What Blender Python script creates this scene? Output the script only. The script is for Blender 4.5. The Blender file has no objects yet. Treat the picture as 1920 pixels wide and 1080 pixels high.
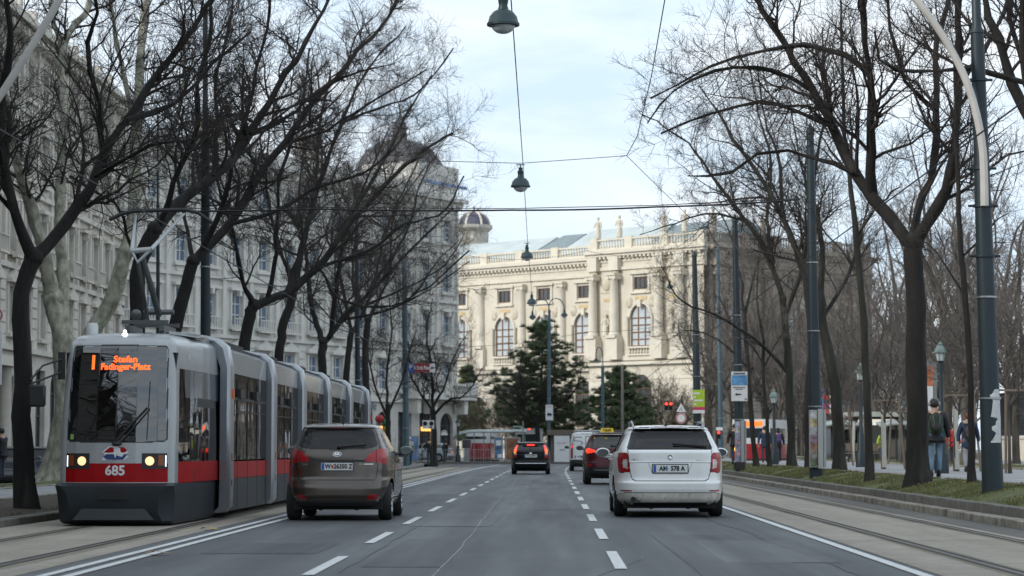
import bpy, math, random
import numpy as np
from mathutils import Vector, Matrix
C = bpy.context.scene.collection
SC = bpy.context.scene
R = math.radians
# ------------------------------------------------------------------ camera, sky, sun
F, CX, CY, HZ, VPX, CAMH = 4500.0, 960.0, 540.0, 841.0, 1034.0, 1.18
PITCH = math.atan((HZ-CY)/F); YAW = math.atan((VPX-CX)/F)
cam = bpy.data.objects.new('camera', bpy.data.cameras.new('camera')); C.objects.link(cam)
cam.location = (0, 0, CAMH); cam.rotation_euler = (math.pi/2+PITCH, 0, YAW)
cam.data.sensor_width = 21.333; cam.data.lens = 50.0
cam.data.clip_start = .3; cam.data.clip_end = 6000
cam.data.dof.use_dof = True; cam.data.dof.focus_distance = 42.0; cam.data.dof.aperture_fstop = 1.9
SC.camera = cam
SUN_EL, SUN_AZ = R(27), R(238)      # azimuth of the sun, clockwise from +Y (behind and left of the camera)
w = bpy.data.worlds.new('World'); SC.world = w; w.use_nodes = True
nt = w.node_tree; nt.nodes.clear()
out = nt.nodes.new('ShaderNodeOutputWorld'); mixs = nt.nodes.new('ShaderNodeMixShader')
b1 = nt.nodes.new('ShaderNodeBackground'); b2 = nt.nodes.new('ShaderNodeBackground')
sky = nt.nodes.new('ShaderNodeTexSky'); sky.sky_type = 'NISHITA'; sky.sun_disc = False
sky.sun_elevation = SUN_EL; sky.sun_rotation = SUN_AZ
nt.links.new(sky.outputs[0], b1.inputs[0]); b1.inputs[1].default_value = .09
tc = nt.nodes.new('ShaderNodeTexCoord'); mp = nt.nodes.new('ShaderNodeMapping')
mp.inputs['Scale'].default_value = (2.4, 2.4, 9.0)
nz = nt.nodes.new('ShaderNodeTexNoise'); nz.inputs['Scale'].default_value = 2.2; nz.inputs['Detail'].default_value = 7
nz.inputs['Roughness'].default_value = .55; nz.inputs['Distortion'].default_value = .4
rp = nt.nodes.new('ShaderNodeValToRGB')
rp.color_ramp.elements[0].position = .36; rp.color_ramp.elements[0].color = (.57, .715, .87, 1)
rp.color_ramp.elements[1].position = .68; rp.color_ramp.elements[1].color = (.90, .94, .97, 1)
nt.links.new(tc.outputs['Generated'], mp.inputs[0]); nt.links.new(mp.outputs[0], nz.inputs['Vector'])
nt.links.new(nz.outputs['Fac'], rp.inputs[0]); nt.links.new(rp.outputs[0], b2.inputs[0]); b2.inputs[1].default_value = 1.0
mixs.inputs[0].default_value = .9
nt.links.new(b1.outputs[0], mixs.inputs[1]); nt.links.new(b2.outputs[0], mixs.inputs[2]); nt.links.new(mixs.outputs[0], out.inputs[0])
sl = bpy.data.lights.new('sun', 'SUN'); sl.energy = 2.0; sl.angle = R(11); sl.color = (1, .95, .87)
so = bpy.data.objects.new('sun', sl); C.objects.link(so)
sd = Vector((math.sin(SUN_AZ)*math.cos(SUN_EL), math.cos(SUN_AZ)*math.cos(SUN_EL), math.sin(SUN_EL)))
so.rotation_euler = sd.to_track_quat('Z', 'Y').to_euler(); so.location = sd*100
SC.view_settings.view_transform = 'Standard'; SC.view_settings.look = 'None'
SC.view_settings.exposure = .42; SC.view_settings.gamma = 1
try:
    SC.cycles.max_bounces = 6; SC.cycles.transparent_max_bounces = 12; SC.cycles.use_denoising = True
    SC.cycles.caustics_reflective = False; SC.cycles.caustics_refractive = False
except Exception: pass

# ------------------------------------------------------------------ helpers
_f = np.array([-math.sin(YAW)*math.cos(PITCH), math.cos(YAW)*math.cos(PITCH), math.sin(PITCH)])
_r = np.array([math.cos(YAW), math.sin(YAW), 0.0]); _u = np.cross(_r, _f)
def ray(px, py): return _f + (px-CX)/F*_r + (CY-py)/F*_u
def P(px, py, Y):                      # photo pixel at depth Y -> point in the place
    d = ray(px, py); p = d*(Y/d[1]); return np.array([p[0], p[1], p[2]+CAMH])
def XP(px, Y): return P(px, HZ, Y)[0]
def SPX(Y): return F/Y
rnd = random.Random(7)

def tag(o, label=None, cat=None, group=None, kind=None):
    if label: o['label'] = label
    if cat: o['category'] = cat
    if group: o['group'] = group
    if kind: o['kind'] = kind
    return o
def thing(name, label, cat, loc=(0, 0, 0), rz=0, group=None):
    o = bpy.data.objects.new(name, None); C.objects.link(o); o.empty_display_size = .2
    o.location = [float(v) for v in loc]; o.rotation_euler = (0, 0, rz)
    return tag(o, label, cat, group)
def link(name, me, parent=None, loc=None, rz=0):
    o = bpy.data.objects.new(name, me); C.objects.link(o)
    if parent is not None: o.parent = parent
    if loc is not None: o.location = [float(v) for v in loc]
    if rz: o.rotation_euler = (0, 0, rz)
    return o
def kids(o): return [c for c in bpy.data.objects if c.parent == o]
def copy_tree(o, parent=None):
    c = o.copy(); C.objects.link(c)
    if parent is not None: c.parent = parent
    for ch in o.children: copy_tree(ch, c)
    return c

# materials ---------------------------------------------------------
MATS = {}
def mat(name, col, rough=.6, metal=0.0, var=.18, vs=2.0, bump=0.0, bs=40.0, coat=0.0, spec=.5, emis=None, es=0.0, dirt=None, stretch=(1, 1, 1), inside=None, flake=0):
    if name in MATS: return MATS[name]
    m = bpy.data.materials.new(name); m.use_nodes = True; n = m.node_tree; N = n.nodes; L = n.links
    p = N['Principled BSDF']; o = N['Material Output']
    p.inputs['Roughness'].default_value = rough; p.inputs['Metallic'].default_value = metal
    p.inputs['Specular IOR Level'].default_value = spec
    if coat: p.inputs['Coat Weight'].default_value = coat; p.inputs['Coat Roughness'].default_value = .06
    t = N.new('ShaderNodeTexCoord'); mpn = N.new('ShaderNodeMapping'); mpn.inputs['Scale'].default_value = stretch
    L.new(t.outputs['Object'], mpn.inputs[0])
    nz = N.new('ShaderNodeTexNoise'); nz.inputs['Scale'].default_value = vs; nz.inputs['Detail'].default_value = 6
    nz.inputs['Roughness'].default_value = .6
    L.new(mpn.outputs[0], nz.inputs['Vector'])
    r = N.new('ShaderNodeValToRGB'); c = np.array(col[:3])
    r.color_ramp.elements[0].position = .3; r.color_ramp.elements[1].position = .7
    r.color_ramp.elements[0].color = (*np.clip(c*(1-var), 0, 1), 1); r.color_ramp.elements[1].color = (*np.clip(c*(1+var), 0, 1), 1)
    L.new(nz.outputs['Fac'], r.inputs[0]); colout = r.outputs[0]
    if dirt:                                   # (colour, scale, threshold): blotches of grime
        n2 = N.new('ShaderNodeTexNoise'); n2.inputs['Scale'].default_value = dirt[1]; n2.inputs['Detail'].default_value = 8
        n2.inputs['Roughness'].default_value = .7; L.new(mpn.outputs[0], n2.inputs['Vector'])
        r2 = N.new('ShaderNodeValToRGB'); r2.color_ramp.elements[0].position = dirt[2]; r2.color_ramp.elements[1].position = min(1, dirt[2]+.18)
        r2.color_ramp.elements[0].color = (0, 0, 0, 1); r2.color_ramp.elements[1].color = (1, 1, 1, 1)
        L.new(n2.outputs['Fac'], r2.inputs[0])
        mx = N.new('ShaderNodeMix'); mx.data_type = 'RGBA'
        L.new(r2.outputs[0], mx.inputs[0]); L.new(colout, mx.inputs[6]); mx.inputs[7].default_value = (*dirt[0], 1)
        colout = mx.outputs[2]
    L.new(colout, p.inputs['Base Color'])
    if bump:
        n3 = N.new('ShaderNodeTexNoise'); n3.inputs['Scale'].default_value = bs; n3.inputs['Detail'].default_value = 4
        L.new(mpn.outputs[0], n3.inputs['Vector'])
        bp = N.new('ShaderNodeBump'); bp.inputs['Strength'].default_value = bump; bp.inputs['Distance'].default_value = .02
        L.new(n3.outputs['Fac'], bp.inputs['Height']); L.new(bp.outputs[0], p.inputs['Normal'])
    if emis:
        p.inputs['Emission Color'].default_value = (*emis, 1); p.inputs['Emission Strength'].default_value = es
    if inside:                                  # lining on the inner side of a thin shell
        g = N.new('ShaderNodeNewGeometry'); d = N.new('ShaderNodeBsdfDiffuse'); d.inputs[0].default_value = (*inside, 1)
        mm = N.new('ShaderNodeMixShader'); L.new(g.outputs['Backfacing'], mm.inputs[0]); L.new(p.outputs[0], mm.inputs[1]); L.new(d.outputs[0], mm.inputs[2])
        L.new(mm.outputs[0], o.inputs[0])
    MATS[name] = m; return m
def glassmat(name, tint, rough=.03, base=.08, gl=.9, wave=0.0):
    if name in MATS: return MATS[name]
    m = bpy.data.materials.new(name); m.use_nodes = True; N = m.node_tree.nodes; L = m.node_tree.links
    N.remove(N['Principled BSDF']); o = N['Material Output']
    tr = N.new('ShaderNodeBsdfTransparent'); tr.inputs[0].default_value = (*tint, 1)
    g = N.new('ShaderNodeBsdfGlossy'); g.inputs[0].default_value = (gl, gl, gl, 1); g.inputs['Roughness'].default_value = rough
    lw = N.new('ShaderNodeFresnel'); lw.inputs[0].default_value = 1.5
    ad = N.new('ShaderNodeMath'); ad.operation = 'MULTIPLY_ADD'; ad.inputs[1].default_value = 1.0; ad.inputs[2].default_value = base; ad.use_clamp = True
    L.new(lw.outputs[0], ad.inputs[0])
    mx = N.new('ShaderNodeMixShader'); L.new(ad.outputs[0], mx.inputs[0]); L.new(tr.outputs[0], mx.inputs[1]); L.new(g.outputs[0], mx.inputs[2])
    if wave:
        t = N.new('ShaderNodeTexCoord'); n3 = N.new('ShaderNodeTexNoise'); n3.inputs['Scale'].default_value = 1.6; n3.inputs['Detail'].default_value = 1
        bp = N.new('ShaderNodeBump'); bp.inputs['Strength'].default_value = wave; bp.inputs['Distance'].default_value = .1
        L.new(t.outputs['Object'], n3.inputs['Vector']); L.new(n3.outputs['Fac'], bp.inputs['Height']); L.new(bp.outputs[0], g.inputs['Normal']); 
    L.new(mx.outputs[0], o.inputs[0]); MATS[name] = m; return m
def lin(r, g, b):
    f = lambda c: (c/255/12.92) if c/255 <= .04045 else ((c/255+.055)/1.055)**2.4
    return (f(r), f(g), f(b))

# mesh building ------------------------------------------------------
class MB:
    def __init__(s): s.v = []; s.f = []
    def add(s, vs, fs):
        b = len(s.v); s.v.extend([tuple(float(q) for q in p) for p in vs]); s.f.extend([tuple(b+i for i in f) for f in fs]); return s
    def box(s, c, d, rz=0, top=1.0, rx=0):
        x, y, z = d[0]/2, d[1]/2, d[2]/2; vs = []
        for zz, k in ((-z, 1), (z, top)):
            for sx, sy in ((-1, -1), (1, -1), (1, 1), (-1, 1)): vs.append(Vector((sx*x*k, sy*y*k, zz)))
        M = Matrix.Rotation(rz, 3, 'Z') @ Matrix.Rotation(rx, 3, 'X')
        vs = [M @ v + Vector([float(q) for q in c]) for v in vs]
        return s.add(vs, [(3, 2, 1, 0), (4, 5, 6, 7), (0, 1, 5, 4), (1, 2, 6, 5), (2, 3, 7, 6), (3, 0, 4, 7)])
    def bb(s, x0, x1, y0, y1, z0, z1): return s.box(((x0+x1)/2, (y0+y1)/2, (z0+z1)/2), (x1-x0, y1-y0, z1-z0))
    def tube(s, pts, r, n=8, cap=True):
        pts = np.array(pts, float); k = len(pts); rr = np.full(k, r) if np.isscalar(r) else np.array(r, float)
        T = np.gradient(pts, axis=0); T /= np.linalg.norm(T, axis=1)[:, None]+1e-9
        a = np.array([0, 0, 1.0]) if abs(T[0][2]) < .9 else np.array([1.0, 0, 0]); vs = []
        for i in range(k):
            A = np.cross(T[i], a); A /= np.linalg.norm(A)+1e-9; B = np.cross(T[i], A); a = -np.cross(T[i], A) if False else a
            for j in range(n):
                q = 2*math.pi*j/n; vs.append(pts[i]+rr[i]*(math.cos(q)*A+math.sin(q)*B))
        fs = [(i*n+j, i*n+(j+1) % n, (i+1)*n+(j+1) % n, (i+1)*n+j) for i in range(k-1) for j in range(n)]
        if cap: fs += [tuple(range(n))[::-1], tuple((k-1)*n+j for j in range(n))]
        return s.add(vs, fs)
    def lathe(s, prof, c=(0, 0, 0), n=16, axis='z', a0=0, a1=2*math.pi):
        vs = []; full = abs(a1-a0-2*math.pi) < 1e-6; m = n if full else n+1
        for r, h in prof:
            for j in range(m):
                q = a0+(a1-a0)*j/n; x, y = r*math.cos(q), r*math.sin(q)
                p = {'z': (x, y, h), 'x': (h, x, y), 'y': (x, h, y)}[axis]
                vs.append((p[0]+c[0], p[1]+c[1], p[2]+c[2]))
        fs = [(i*m+j, i*m+(j+1) % m, (i+1)*m+(j+1) % m, (i+1)*m+j) for i in range(len(prof)-1) for j in range(n)]
        return s.add(vs, fs)
    def prism(s, poly, y0, y1):        # polygon in x,z extruded along y
        n = len(poly); vs = [(x, y0, z) for x, z in poly]+[(x, y1, z) for x, z in poly]
        fs = [tuple(range(n)), tuple(range(2*n-1, n-1, -1))]+[(i, i+n, (i+1) % n+n, (i+1) % n) for i in range(n)]
        return s.add(vs, fs)
    def sphere(s, c, r, n=12, m=8, sc=(1, 1, 1)):
        pr = [(max(1e-4, r*math.sin(math.pi*i/m)), -r*math.cos(math.pi*i/m)) for i in range(m+1)]
        b = len(s.v); s.lathe(pr, (0, 0, 0), n)
        for i in range(b, len(s.v)): s.v[i] = (s.v[i][0]*sc[0]+c[0], s.v[i][1]*sc[1]+c[1], s.v[i][2]*sc[2]+c[2])
        return s
    def xf(s, M, start=0):
        for i in range(start, len(s.v)): s.v[i] = tuple(M @ Vector(s.v[i]))
        return s
    def mesh(s, name, m, smooth=35):
        me = bpy.data.meshes.new(name); me.from_pydata(s.v, [], s.f); me.materials.append(m)
        if smooth:
            me.shade_smooth(); me.set_sharp_from_angle(angle=R(smooth))
        me.update(); return me
    def build(s, name, m, parent=None, loc=None, rz=0, smooth=35): return link(name, s.mesh(name, m, smooth), parent, loc, rz)

def np_mesh(name, V, Fq, m, smooth=True):
    V = np.asarray(V, np.float32); Fq = np.asarray(Fq, np.int32); k = Fq.shape[1]
    me = bpy.data.meshes.new(name); me.vertices.add(len(V)); me.vertices.foreach_set('co', V.ravel())
    me.loops.add(Fq.size); me.loops.foreach_set('vertex_index', Fq.ravel())
    me.polygons.add(len(Fq)); me.polygons.foreach_set('loop_start', np.arange(0, Fq.size, k, dtype=np.int32))
    me.update(calc_edges=True); me.materials.append(m)
    if smooth: me.shade_smooth()
    return me
_tc = {}
def text2d(s, size, align='CENTER', bold=0.0):
    key = (s, size, align, bold)
    if key in _tc: return _tc[key]
    cu = bpy.data.curves.new('lettering', 'FONT'); cu.body = s; cu.size = size; cu.align_x = align; cu.align_y = 'CENTER'
    cu.resolution_u = 3; cu.offset = bold
    o = bpy.data.objects.new('lettering', cu); C.objects.link(o)
    dg = bpy.context.evaluated_depsgraph_get(); dg.update()
    me = bpy.data.meshes.new_from_object(o.evaluated_get(dg))
    vs = [(v.co.x, v.co.y) for v in me.vertices]; fs = [tuple(p.vertices) for p in me.polygons]
    bpy.data.objects.remove(o); bpy.data.curves.remove(cu); bpy.data.meshes.remove(me)
    _tc[key] = (vs, fs); return vs, fs
def text_flat(mb, s, size, c, align='CENTER', bold=0.0, sx=1.0):      # lettering facing -y
    vs, fs = text2d(s, size, align, bold); return mb.add([(c[0]+x*sx, c[1], c[2]+z) for x, z in vs], fs)

def pchip(xs, ys, x):
    xs = np.array(xs, float); ys = np.array(ys, float); h = np.diff(xs); d = np.diff(ys)/h; m = np.zeros(len(xs))
    m[0], m[-1] = d[0], d[-1]
    for i in range(1, len(xs)-1):
        if d[i-1]*d[i] > 0:
            w1, w2 = 2*h[i]+h[i-1], h[i]+2*h[i-1]; m[i] = (w1+w2)/(w1/d[i-1]+w2/d[i])
    x = np.clip(x, xs[0], xs[-1]); i = np.clip(np.searchsorted(xs, x, 'right')-1, 0, len(h)-1); t = (x-xs[i])/h[i]
    return ys[i]*(1+2*t)*(1-t)**2 + h[i]*m[i]*t*(1-t)**2 + ys[i+1]*t*t*(3-2*t) + h[i]*m[i+1]*t*t*(t-1)
def pip(poly, x, y):
    ins = np.zeros(x.shape, bool); n = len(poly)
    for i in range(n):
        x0, y0 = poly[i]; x1, y1 = poly[(i+1) % n]
        if y0 == y1: continue
        c = ((y0 > y) != (y1 > y)) & (x < (x1-x0)*(y-y0)/(y1-y0)+x0); ins ^= c
    return ins
def pdist(poly, x, y, closed=True):
    d = np.full(x.shape, 9e9); n = len(poly)
    for i in range(n if closed else n-1):
        a = np.array(poly[i], float); b = np.array(poly[(i+1) % n], float); ab = b-a; L2 = ab@ab+1e-12
        t = np.clip(((x-a[0])*ab[0]+(y-a[1])*ab[1])/L2, 0, 1); d = np.minimum(d, np.hypot(x-a[0]-t*ab[0], y-a[1]-t*ab[1]))
    return d

class Shell:
    """A closed skin lofted from horizontal slices; U is the arc length from the centre line of the seen end, z the height."""
    def __init__(s, zs, outline, dense=1.25, step=.012, nrest=40, endclosed=True):
        s.zs = np.array(zs); nd = int(dense/step); rows = []; Us = []
        for z in s.zs:
            o = np.array(outline(z)); L = np.concatenate([[0], np.cumsum(np.hypot(*np.diff(o, axis=0).T))]); S = L[-1]
            dd = min(dense, S*.45); u = np.concatenate([np.linspace(0, dd, nd+1), np.linspace(dd, S, nrest+1)[1:]])
            x = np.interp(u, L, o[:, 0]); y = np.interp(u, L, o[:, 1])
            rows.append(np.stack([np.concatenate([-x[:0:-1], x]), np.concatenate([y[:0:-1], y])], 1)); Us.append(np.concatenate([-u[:0:-1], u]))
        A = np.array(rows); s.U = np.array(Us); nzr, nu = s.U.shape
        s.P = np.concatenate([A, np.repeat(s.zs[:, None], nu, 1)[..., None]], 2)
        idx = np.arange(nzr*nu).reshape(nzr, nu)
        s.Q = np.stack([idx[:-1, :-1], idx[:-1, 1:], idx[1:, 1:], idx[1:, :-1]], -1).reshape(-1, 4)
        V = s.P.reshape(-1, 3); q = V[s.Q]; s.c = q.mean(1); nn = np.cross(q[:, 2]-q[:, 0], q[:, 3]-q[:, 1]); s.n = nn/(np.linalg.norm(nn, axis=1)[:, None]+1e-12)
        s.uc = s.U.reshape(-1)[s.Q].mean(1); s.V = V
        s.cls = np.zeros(len(s.Q), int)
    def part(s, k, name, m, parent, off=0.0, side=0):
        sel = s.cls == k
        if side: sel &= (s.c[:, 0]*side > 0)
        if not sel.any(): return None
        q = s.Q[sel]; u, inv = np.unique(q, return_inverse=True); V = s.V[u].copy(); fq = inv.reshape(q.shape)
        if off:
            nn = np.zeros_like(V)
            for j in range(4): np.add.at(nn, fq[:, j], s.n[sel])
            nn /= np.linalg.norm(nn, axis=1)[:, None]+1e-9; V += nn*off
        return link(name, np_mesh(name, V, fq, m), parent)
    def at(s, U, z, off=0.0):
        U = np.atleast_1d(np.array(U, float)); z = np.broadcast_to(np.array(z, float), U.shape); o = []
        def p(u, zz):
            i = int(np.clip(np.searchsorted(s.zs, zz)-1, 0, len(s.zs)-2)); t = (zz-s.zs[i])/(s.zs[i+1]-s.zs[i])
            a = np.array([np.interp(u, s.U[i], s.P[i, :, k]) for k in range(3)]); b = np.array([np.interp(u, s.U[i+1], s.P[i+1, :, k]) for k in range(3)])
            return a+(b-a)*t
        for u, zz in zip(U, z):
            q = p(u, zz)
            if off:
                n = np.cross(p(u+.01, zz)-p(u-.01, zz), p(u, zz+.01)-p(u, zz-.01)); q = q+n/(np.linalg.norm(n)+1e-9)*off
            o.append(q)
        return np.array(o)
    def decal(s, mb, vs, fs, U0, z0, off=.004, sx=1.0):
        vs = np.array(vs, float); return mb.add(s.at(U0+vs[:, 0]*sx, z0+vs[:, 1], off), fs)
    def text(s, mb, t, size, U0, z0, off=.006, align='CENTER', bold=0, sx=1.0):
        vs, fs = text2d(t, size, align, bold); return s.decal(mb, vs, fs, U0, z0, off, sx)
    def line(s, mb, pts, r=.004, off=.0, n=5):
        pts = np.array(pts, float); d = np.concatenate([[0], np.cumsum(np.hypot(*np.diff(pts, axis=0).T))]); k = max(3, int(d[-1]/.04)); t = np.linspace(0, d[-1], k)
        return mb.tube(s.at(np.interp(t, d, pts[:, 0]), np.interp(t, d, pts[:, 1]), off), r, n)
def ell(a, b, n=20, c=(0, 0)): return [(c[0]+a*math.cos(2*math.pi*i/n), c[1]+b*math.sin(2*math.pi*i/n)) for i in range(n)]
def rect(w, h, c=(0, 0)): return [(c[0]-w/2, c[1]-h/2), (c[0]+w/2, c[1]-h/2), (c[0]+w/2, c[1]+h/2), (c[0]-w/2, c[1]+h/2)]
def patch(u0, u1, z0, z1, n=8):
    vs = [(u0+(u1-u0)*i/n, z) for i in range(n+1) for z in (z0, z1)]; return vs, [(2*i, 2*i+2, 2*i+3, 2*i+1) for i in range(n)]
def face(n): return [tuple(range(n))]
# ------------------------------------------------------------------ ground, road, tracks
def asphalt(name, base, joints=None, rough=.62, streak=.25, spec=.5, wear=False):
    m = bpy.data.materials.new(name); m.use_nodes = True; N = m.node_tree.nodes; L = m.node_tree.links; p = N['Principled BSDF']
    t = N.new('ShaderNodeTexCoord')
    def noise(scale, det, st=(1, 1, 1), rg=.6):
        q = N.new('ShaderNodeMapping'); q.inputs['Scale'].default_value = st; L.new(t.outputs['Object'], q.inputs[0])
        n = N.new('ShaderNodeTexNoise'); n.inputs['Scale'].default_value = scale; n.inputs['Detail'].default_value = det; n.inputs['Roughness'].default_value = rg
        L.new(q.outputs[0], n.inputs['Vector']); return n.outputs['Fac']
    def math_(op, a, b):
        n = N.new('ShaderNodeMath'); n.operation = op
        for i, v in enumerate((a, b)):
            if isinstance(v, (int, float)): n.inputs[i].default_value = v
            else: L.new(v, n.inputs[i])
        return n.outputs[0]
    fine = noise(55, 3, (1, 1, 1), .8); coarse = noise(.35, 5); st = noise(1.3, 3, (1, .04, 1)); mid = noise(4, 6, (1, .5, 1), .75)
    v = math_('ADD', math_('MULTIPLY', math_('SUBTRACT', fine, .5), .9), 1.0)
    v = math_('ADD', v, math_('MULTIPLY', math_('SUBTRACT', coarse, .5), .7))
    v = math_('ADD', v, math_('MULTIPLY', math_('SUBTRACT', st, .5), streak*3))
    v = math_('ADD', v, math_('MULTIPLY', math_('SUBTRACT', mid, .5), .65))
    spk = N.new('ShaderNodeTexVoronoi'); spk.inputs['Scale'].default_value = 9.0; L.new(t.outputs['Object'], spk.inputs['Vector'])
    g = math_('LESS_THAN', spk.outputs['Distance'], .035); v = math_('ADD', v, math_('MULTIPLY', g, 2.2))
    vm = N.new('ShaderNodeVectorMath'); vm.operation = 'SCALE'; vm.inputs[0].default_value = base
    if wear:                             # wheel paths rubbed pale, oil-darkened middle of each lane
        s2 = N.new('ShaderNodeSeparateXYZ'); L.new(t.outputs['Object'], s2.inputs[0])
        ph = math_('ADD', math_('MULTIPLY', s2.outputs[0], 4.55), math_('MULTIPLY', math_('SUBTRACT', coarse, .5), 2.2)); cs = N.new('ShaderNodeMath'); cs.operation = 'COSINE'; L.new(ph, cs.inputs[0])
        v = math_('ADD', v, math_('MULTIPLY', math_('MULTIPLY', cs.outputs[0], st), -.30))
        ol = math_('GREATER_THAN', noise(1.1, 6, (1.4, .16, 1), .72), .66); v = math_('MULTIPLY', v, math_('SUBTRACT', 1.0, math_('MULTIPLY', ol, .22)))
    if joints:                           # (spacing along y): dark joints between cast slabs
        sx = N.new('ShaderNodeSeparateXYZ'); L.new(t.outputs['Object'], sx.inputs[0])
        fr = math_('FRACT', math_('ADD', math_('DIVIDE', sx.outputs[1], joints), math_('MULTIPLY', mid, .006)), 0)
        j = math_('LESS_THAN', fr, .028/joints*1.2); v = math_('MULTIPLY', v, math_('SUBTRACT', 1.0, math_('MULTIPLY', j, .75)))
    L.new(v, vm.inputs['Scale']); L.new(vm.outputs[0], p.inputs['Base Color'])
    rr = math_('ADD', math_('MULTIPLY', math_('SUBTRACT', st, .5), -.5), rough); L.new(rr, p.inputs['Roughness']); p.inputs['Specular IOR Level'].default_value = spec
    b = N.new('ShaderNodeBump'); b.inputs['Strength'].default_value = .35; b.inputs['Distance'].default_value = .01; L.new(fine, b.inputs['Height']); L.new(b.outputs[0], p.inputs['Normal'])
    return m
M_ASPH = asphalt('worn_asphalt', (.066, .070, .074), wear=True)
M_CONC = asphalt('track_concrete', (.31, .28, .23), 6.2, .8, .16, .3)
M_PATH = asphalt('path_asphalt', (.27, .27, .275), None, .75, .08)
M_PAVE = asphalt('paving', (.17, .168, .16), 2.5, .8, .06, .3)
M_PAINT = mat('road_paint', (.62, .63, .62), .6, var=.2, vs=9, dirt=((.20, .20, .20), 11, .565))
M_KERB = mat('kerb_granite', (.27, .25, .205), .8, var=.35, vs=5, bump=.5, bs=30, dirt=((.10, .09, .075), 1.6, .46))
M_KERBD = mat('kerb_dirty', (.13, .125, .11), .85, var=.35, vs=4, bump=.4, bs=30)
M_RAIL = mat('rail_steel', (.13, .115, .10), .45, .3, var=.35, vs=3)
M_GROOVE = mat('rail_groove', (.035, .035, .033), .8)
M_SOIL = mat('soil', (.06, .05, .035), .95, var=.4, vs=6, bump=.8, bs=20)
M_TURF = mat('turf', (.085, .10, .03), .95, var=.45, vs=2.5, bump=.6, bs=40, dirt=((.10, .082, .055), .9, .52))

def sheet(name, x0, x1, y0, y1, z, m, div=1):
    n = max(1, int((y1-y0)/40)) if div == 1 else div
    V = []; Q = []
    for i in range(n+1):
        y = y0+(y1-y0)*i/n; V += [(x0, y, z), (x1, y, z)]
        if i < n: Q.append((2*i, 2*i+1, 2*i+3, 2*i+2))
    return tag(link(name, np_mesh(name, V, Q, m, False)), kind='structure')
def ribbon(name, pts, w, z, m):          # strip along x,y points with constant width across
    pts = np.array(pts, float); d = np.gradient(pts, axis=0); d /= np.linalg.norm(d, axis=1)[:, None]; nrm = np.stack([d[:, 1], -d[:, 0]], 1)
    a, b = pts-nrm*w/2, pts+nrm*w/2; V = []; Q = []
    for i in range(len(pts)):
        V += [(*a[i], z), (*b[i], z)]
        if i: Q.append((2*i-2, 2*i-1, 2*i+1, 2*i))
    return V, Q
def strips(name, lst, m, kind='structure'):
    V = []; Q = []
    for v, q in lst: b = len(V); V += v; Q += [tuple(b+i for i in f) for f in q]
    return tag(link(name, np_mesh(name, V, Q, m, False)), kind=kind)
sheet('ground', -1500, 1500, -400, 3000, -.55, M_PAVE)
sheet('road', -8.2, 6.86, -60, 183, 0, M_ASPH)
# cross street beyond the end of the carriageway
sheet('cross_street', -60, 90, 183, 186, -.008, M_ASPH)
def bend(y, x):                          # the lines drift to the right near the junction
    return x + .00022*max(0, y-110)**2
def ln(x, y0, y1, w, z=.009, n=30): return ribbon('', [(bend(y, x), y) for y in np.linspace(y0, y1, n)], w, z, None)
sheet('track_bed', -8.2, -4.97, -60, 150, .004, M_CONC)
sheet('track_bed', 3.62, 6.2, -60, 170, .004, M_CONC)
strips('rail', [ln(x, -60, 175, .06, .009) for x in (-7.02, -5.55, 4.42, 5.93)], M_RAIL)
strips('rail_groove', [ln(x+s*.75, -60, 175, .04, .013) for x, s in ((-7.02, .085), (-5.55, -.085), (4.42, .085), (5.93, -.085))]+[ln(x, -60, 175, .03, .013) for x in (-7.1, -5.47, 4.34, 6.01)], M_GROOVE)
strips('edge_line', [ln(-4.70, -60, 172, .11), ln(-4.46, -60, 172, .11), ln(3.46, -60, 176, .12)], M_PAINT)
dash = []
for k in range(-4, 21):
    y = 22.4+k*7.55; dash.append(ln(-2.27, y, y+3.9, .12, n=4))
    y = 23.6+k*7.75; dash.append(ln(.68, y, y+4.0, .12, n=4))
strips('lane_marking', dash, M_PAINT)
random.seed(3); cr = []
yy = -20.0; xx = -1.02
pts = []
while yy < 135:
    pts.append((xx, yy)); yy += .9; xx += random.uniform(-.016, .015)+(-1.02-.0035*yy-xx)*.25
strips('road_seam', [ribbon('', pts, .02, .005, None)], mat('seam_filler', (.24, .24, .235), .8, var=.5, vs=3))
strips('road_patch', [ribbon('', [(1.9, 12), (1.95, 24), (1.9, 33)], 1.1, .004, None), ribbon('', [(-3.5, 52), (-3.4, 74)], 1.4, .004, None), ribbon('', [(-.2, 70), (-.2, 96)], 1.0, .004, None), ribbon('', [(-1.5, 24), (-1.48, 31.5)], .8, .004, None), ribbon('', [(-3.3, 27), (-3.3, 30)], 1.3, .004, None), ribbon('', [(.0, 46), (.0, 55)], .7, .004, None)], asphalt('patched_asphalt', (.046, .048, .051)))
strips('shoulder_asphalt', [ribbon('', [(6.5, -60), (6.5, 170)], .62, .004, None)], asphalt('gutter_asphalt', (.12, .115, .105), None, .85, .2, .3))
def wiggle(x, y0, y1, w, amp, seed, slope=0.0):
    r = random.Random(seed); q = []; y = y0; xx = x
    while y < y1: q.append((xx, y)); y += .8; xx += r.uniform(-amp, amp)+slope*.8+(x+slope*(y-y0)-xx)*.2
    return ribbon('', q, w, .0052, None)
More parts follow.
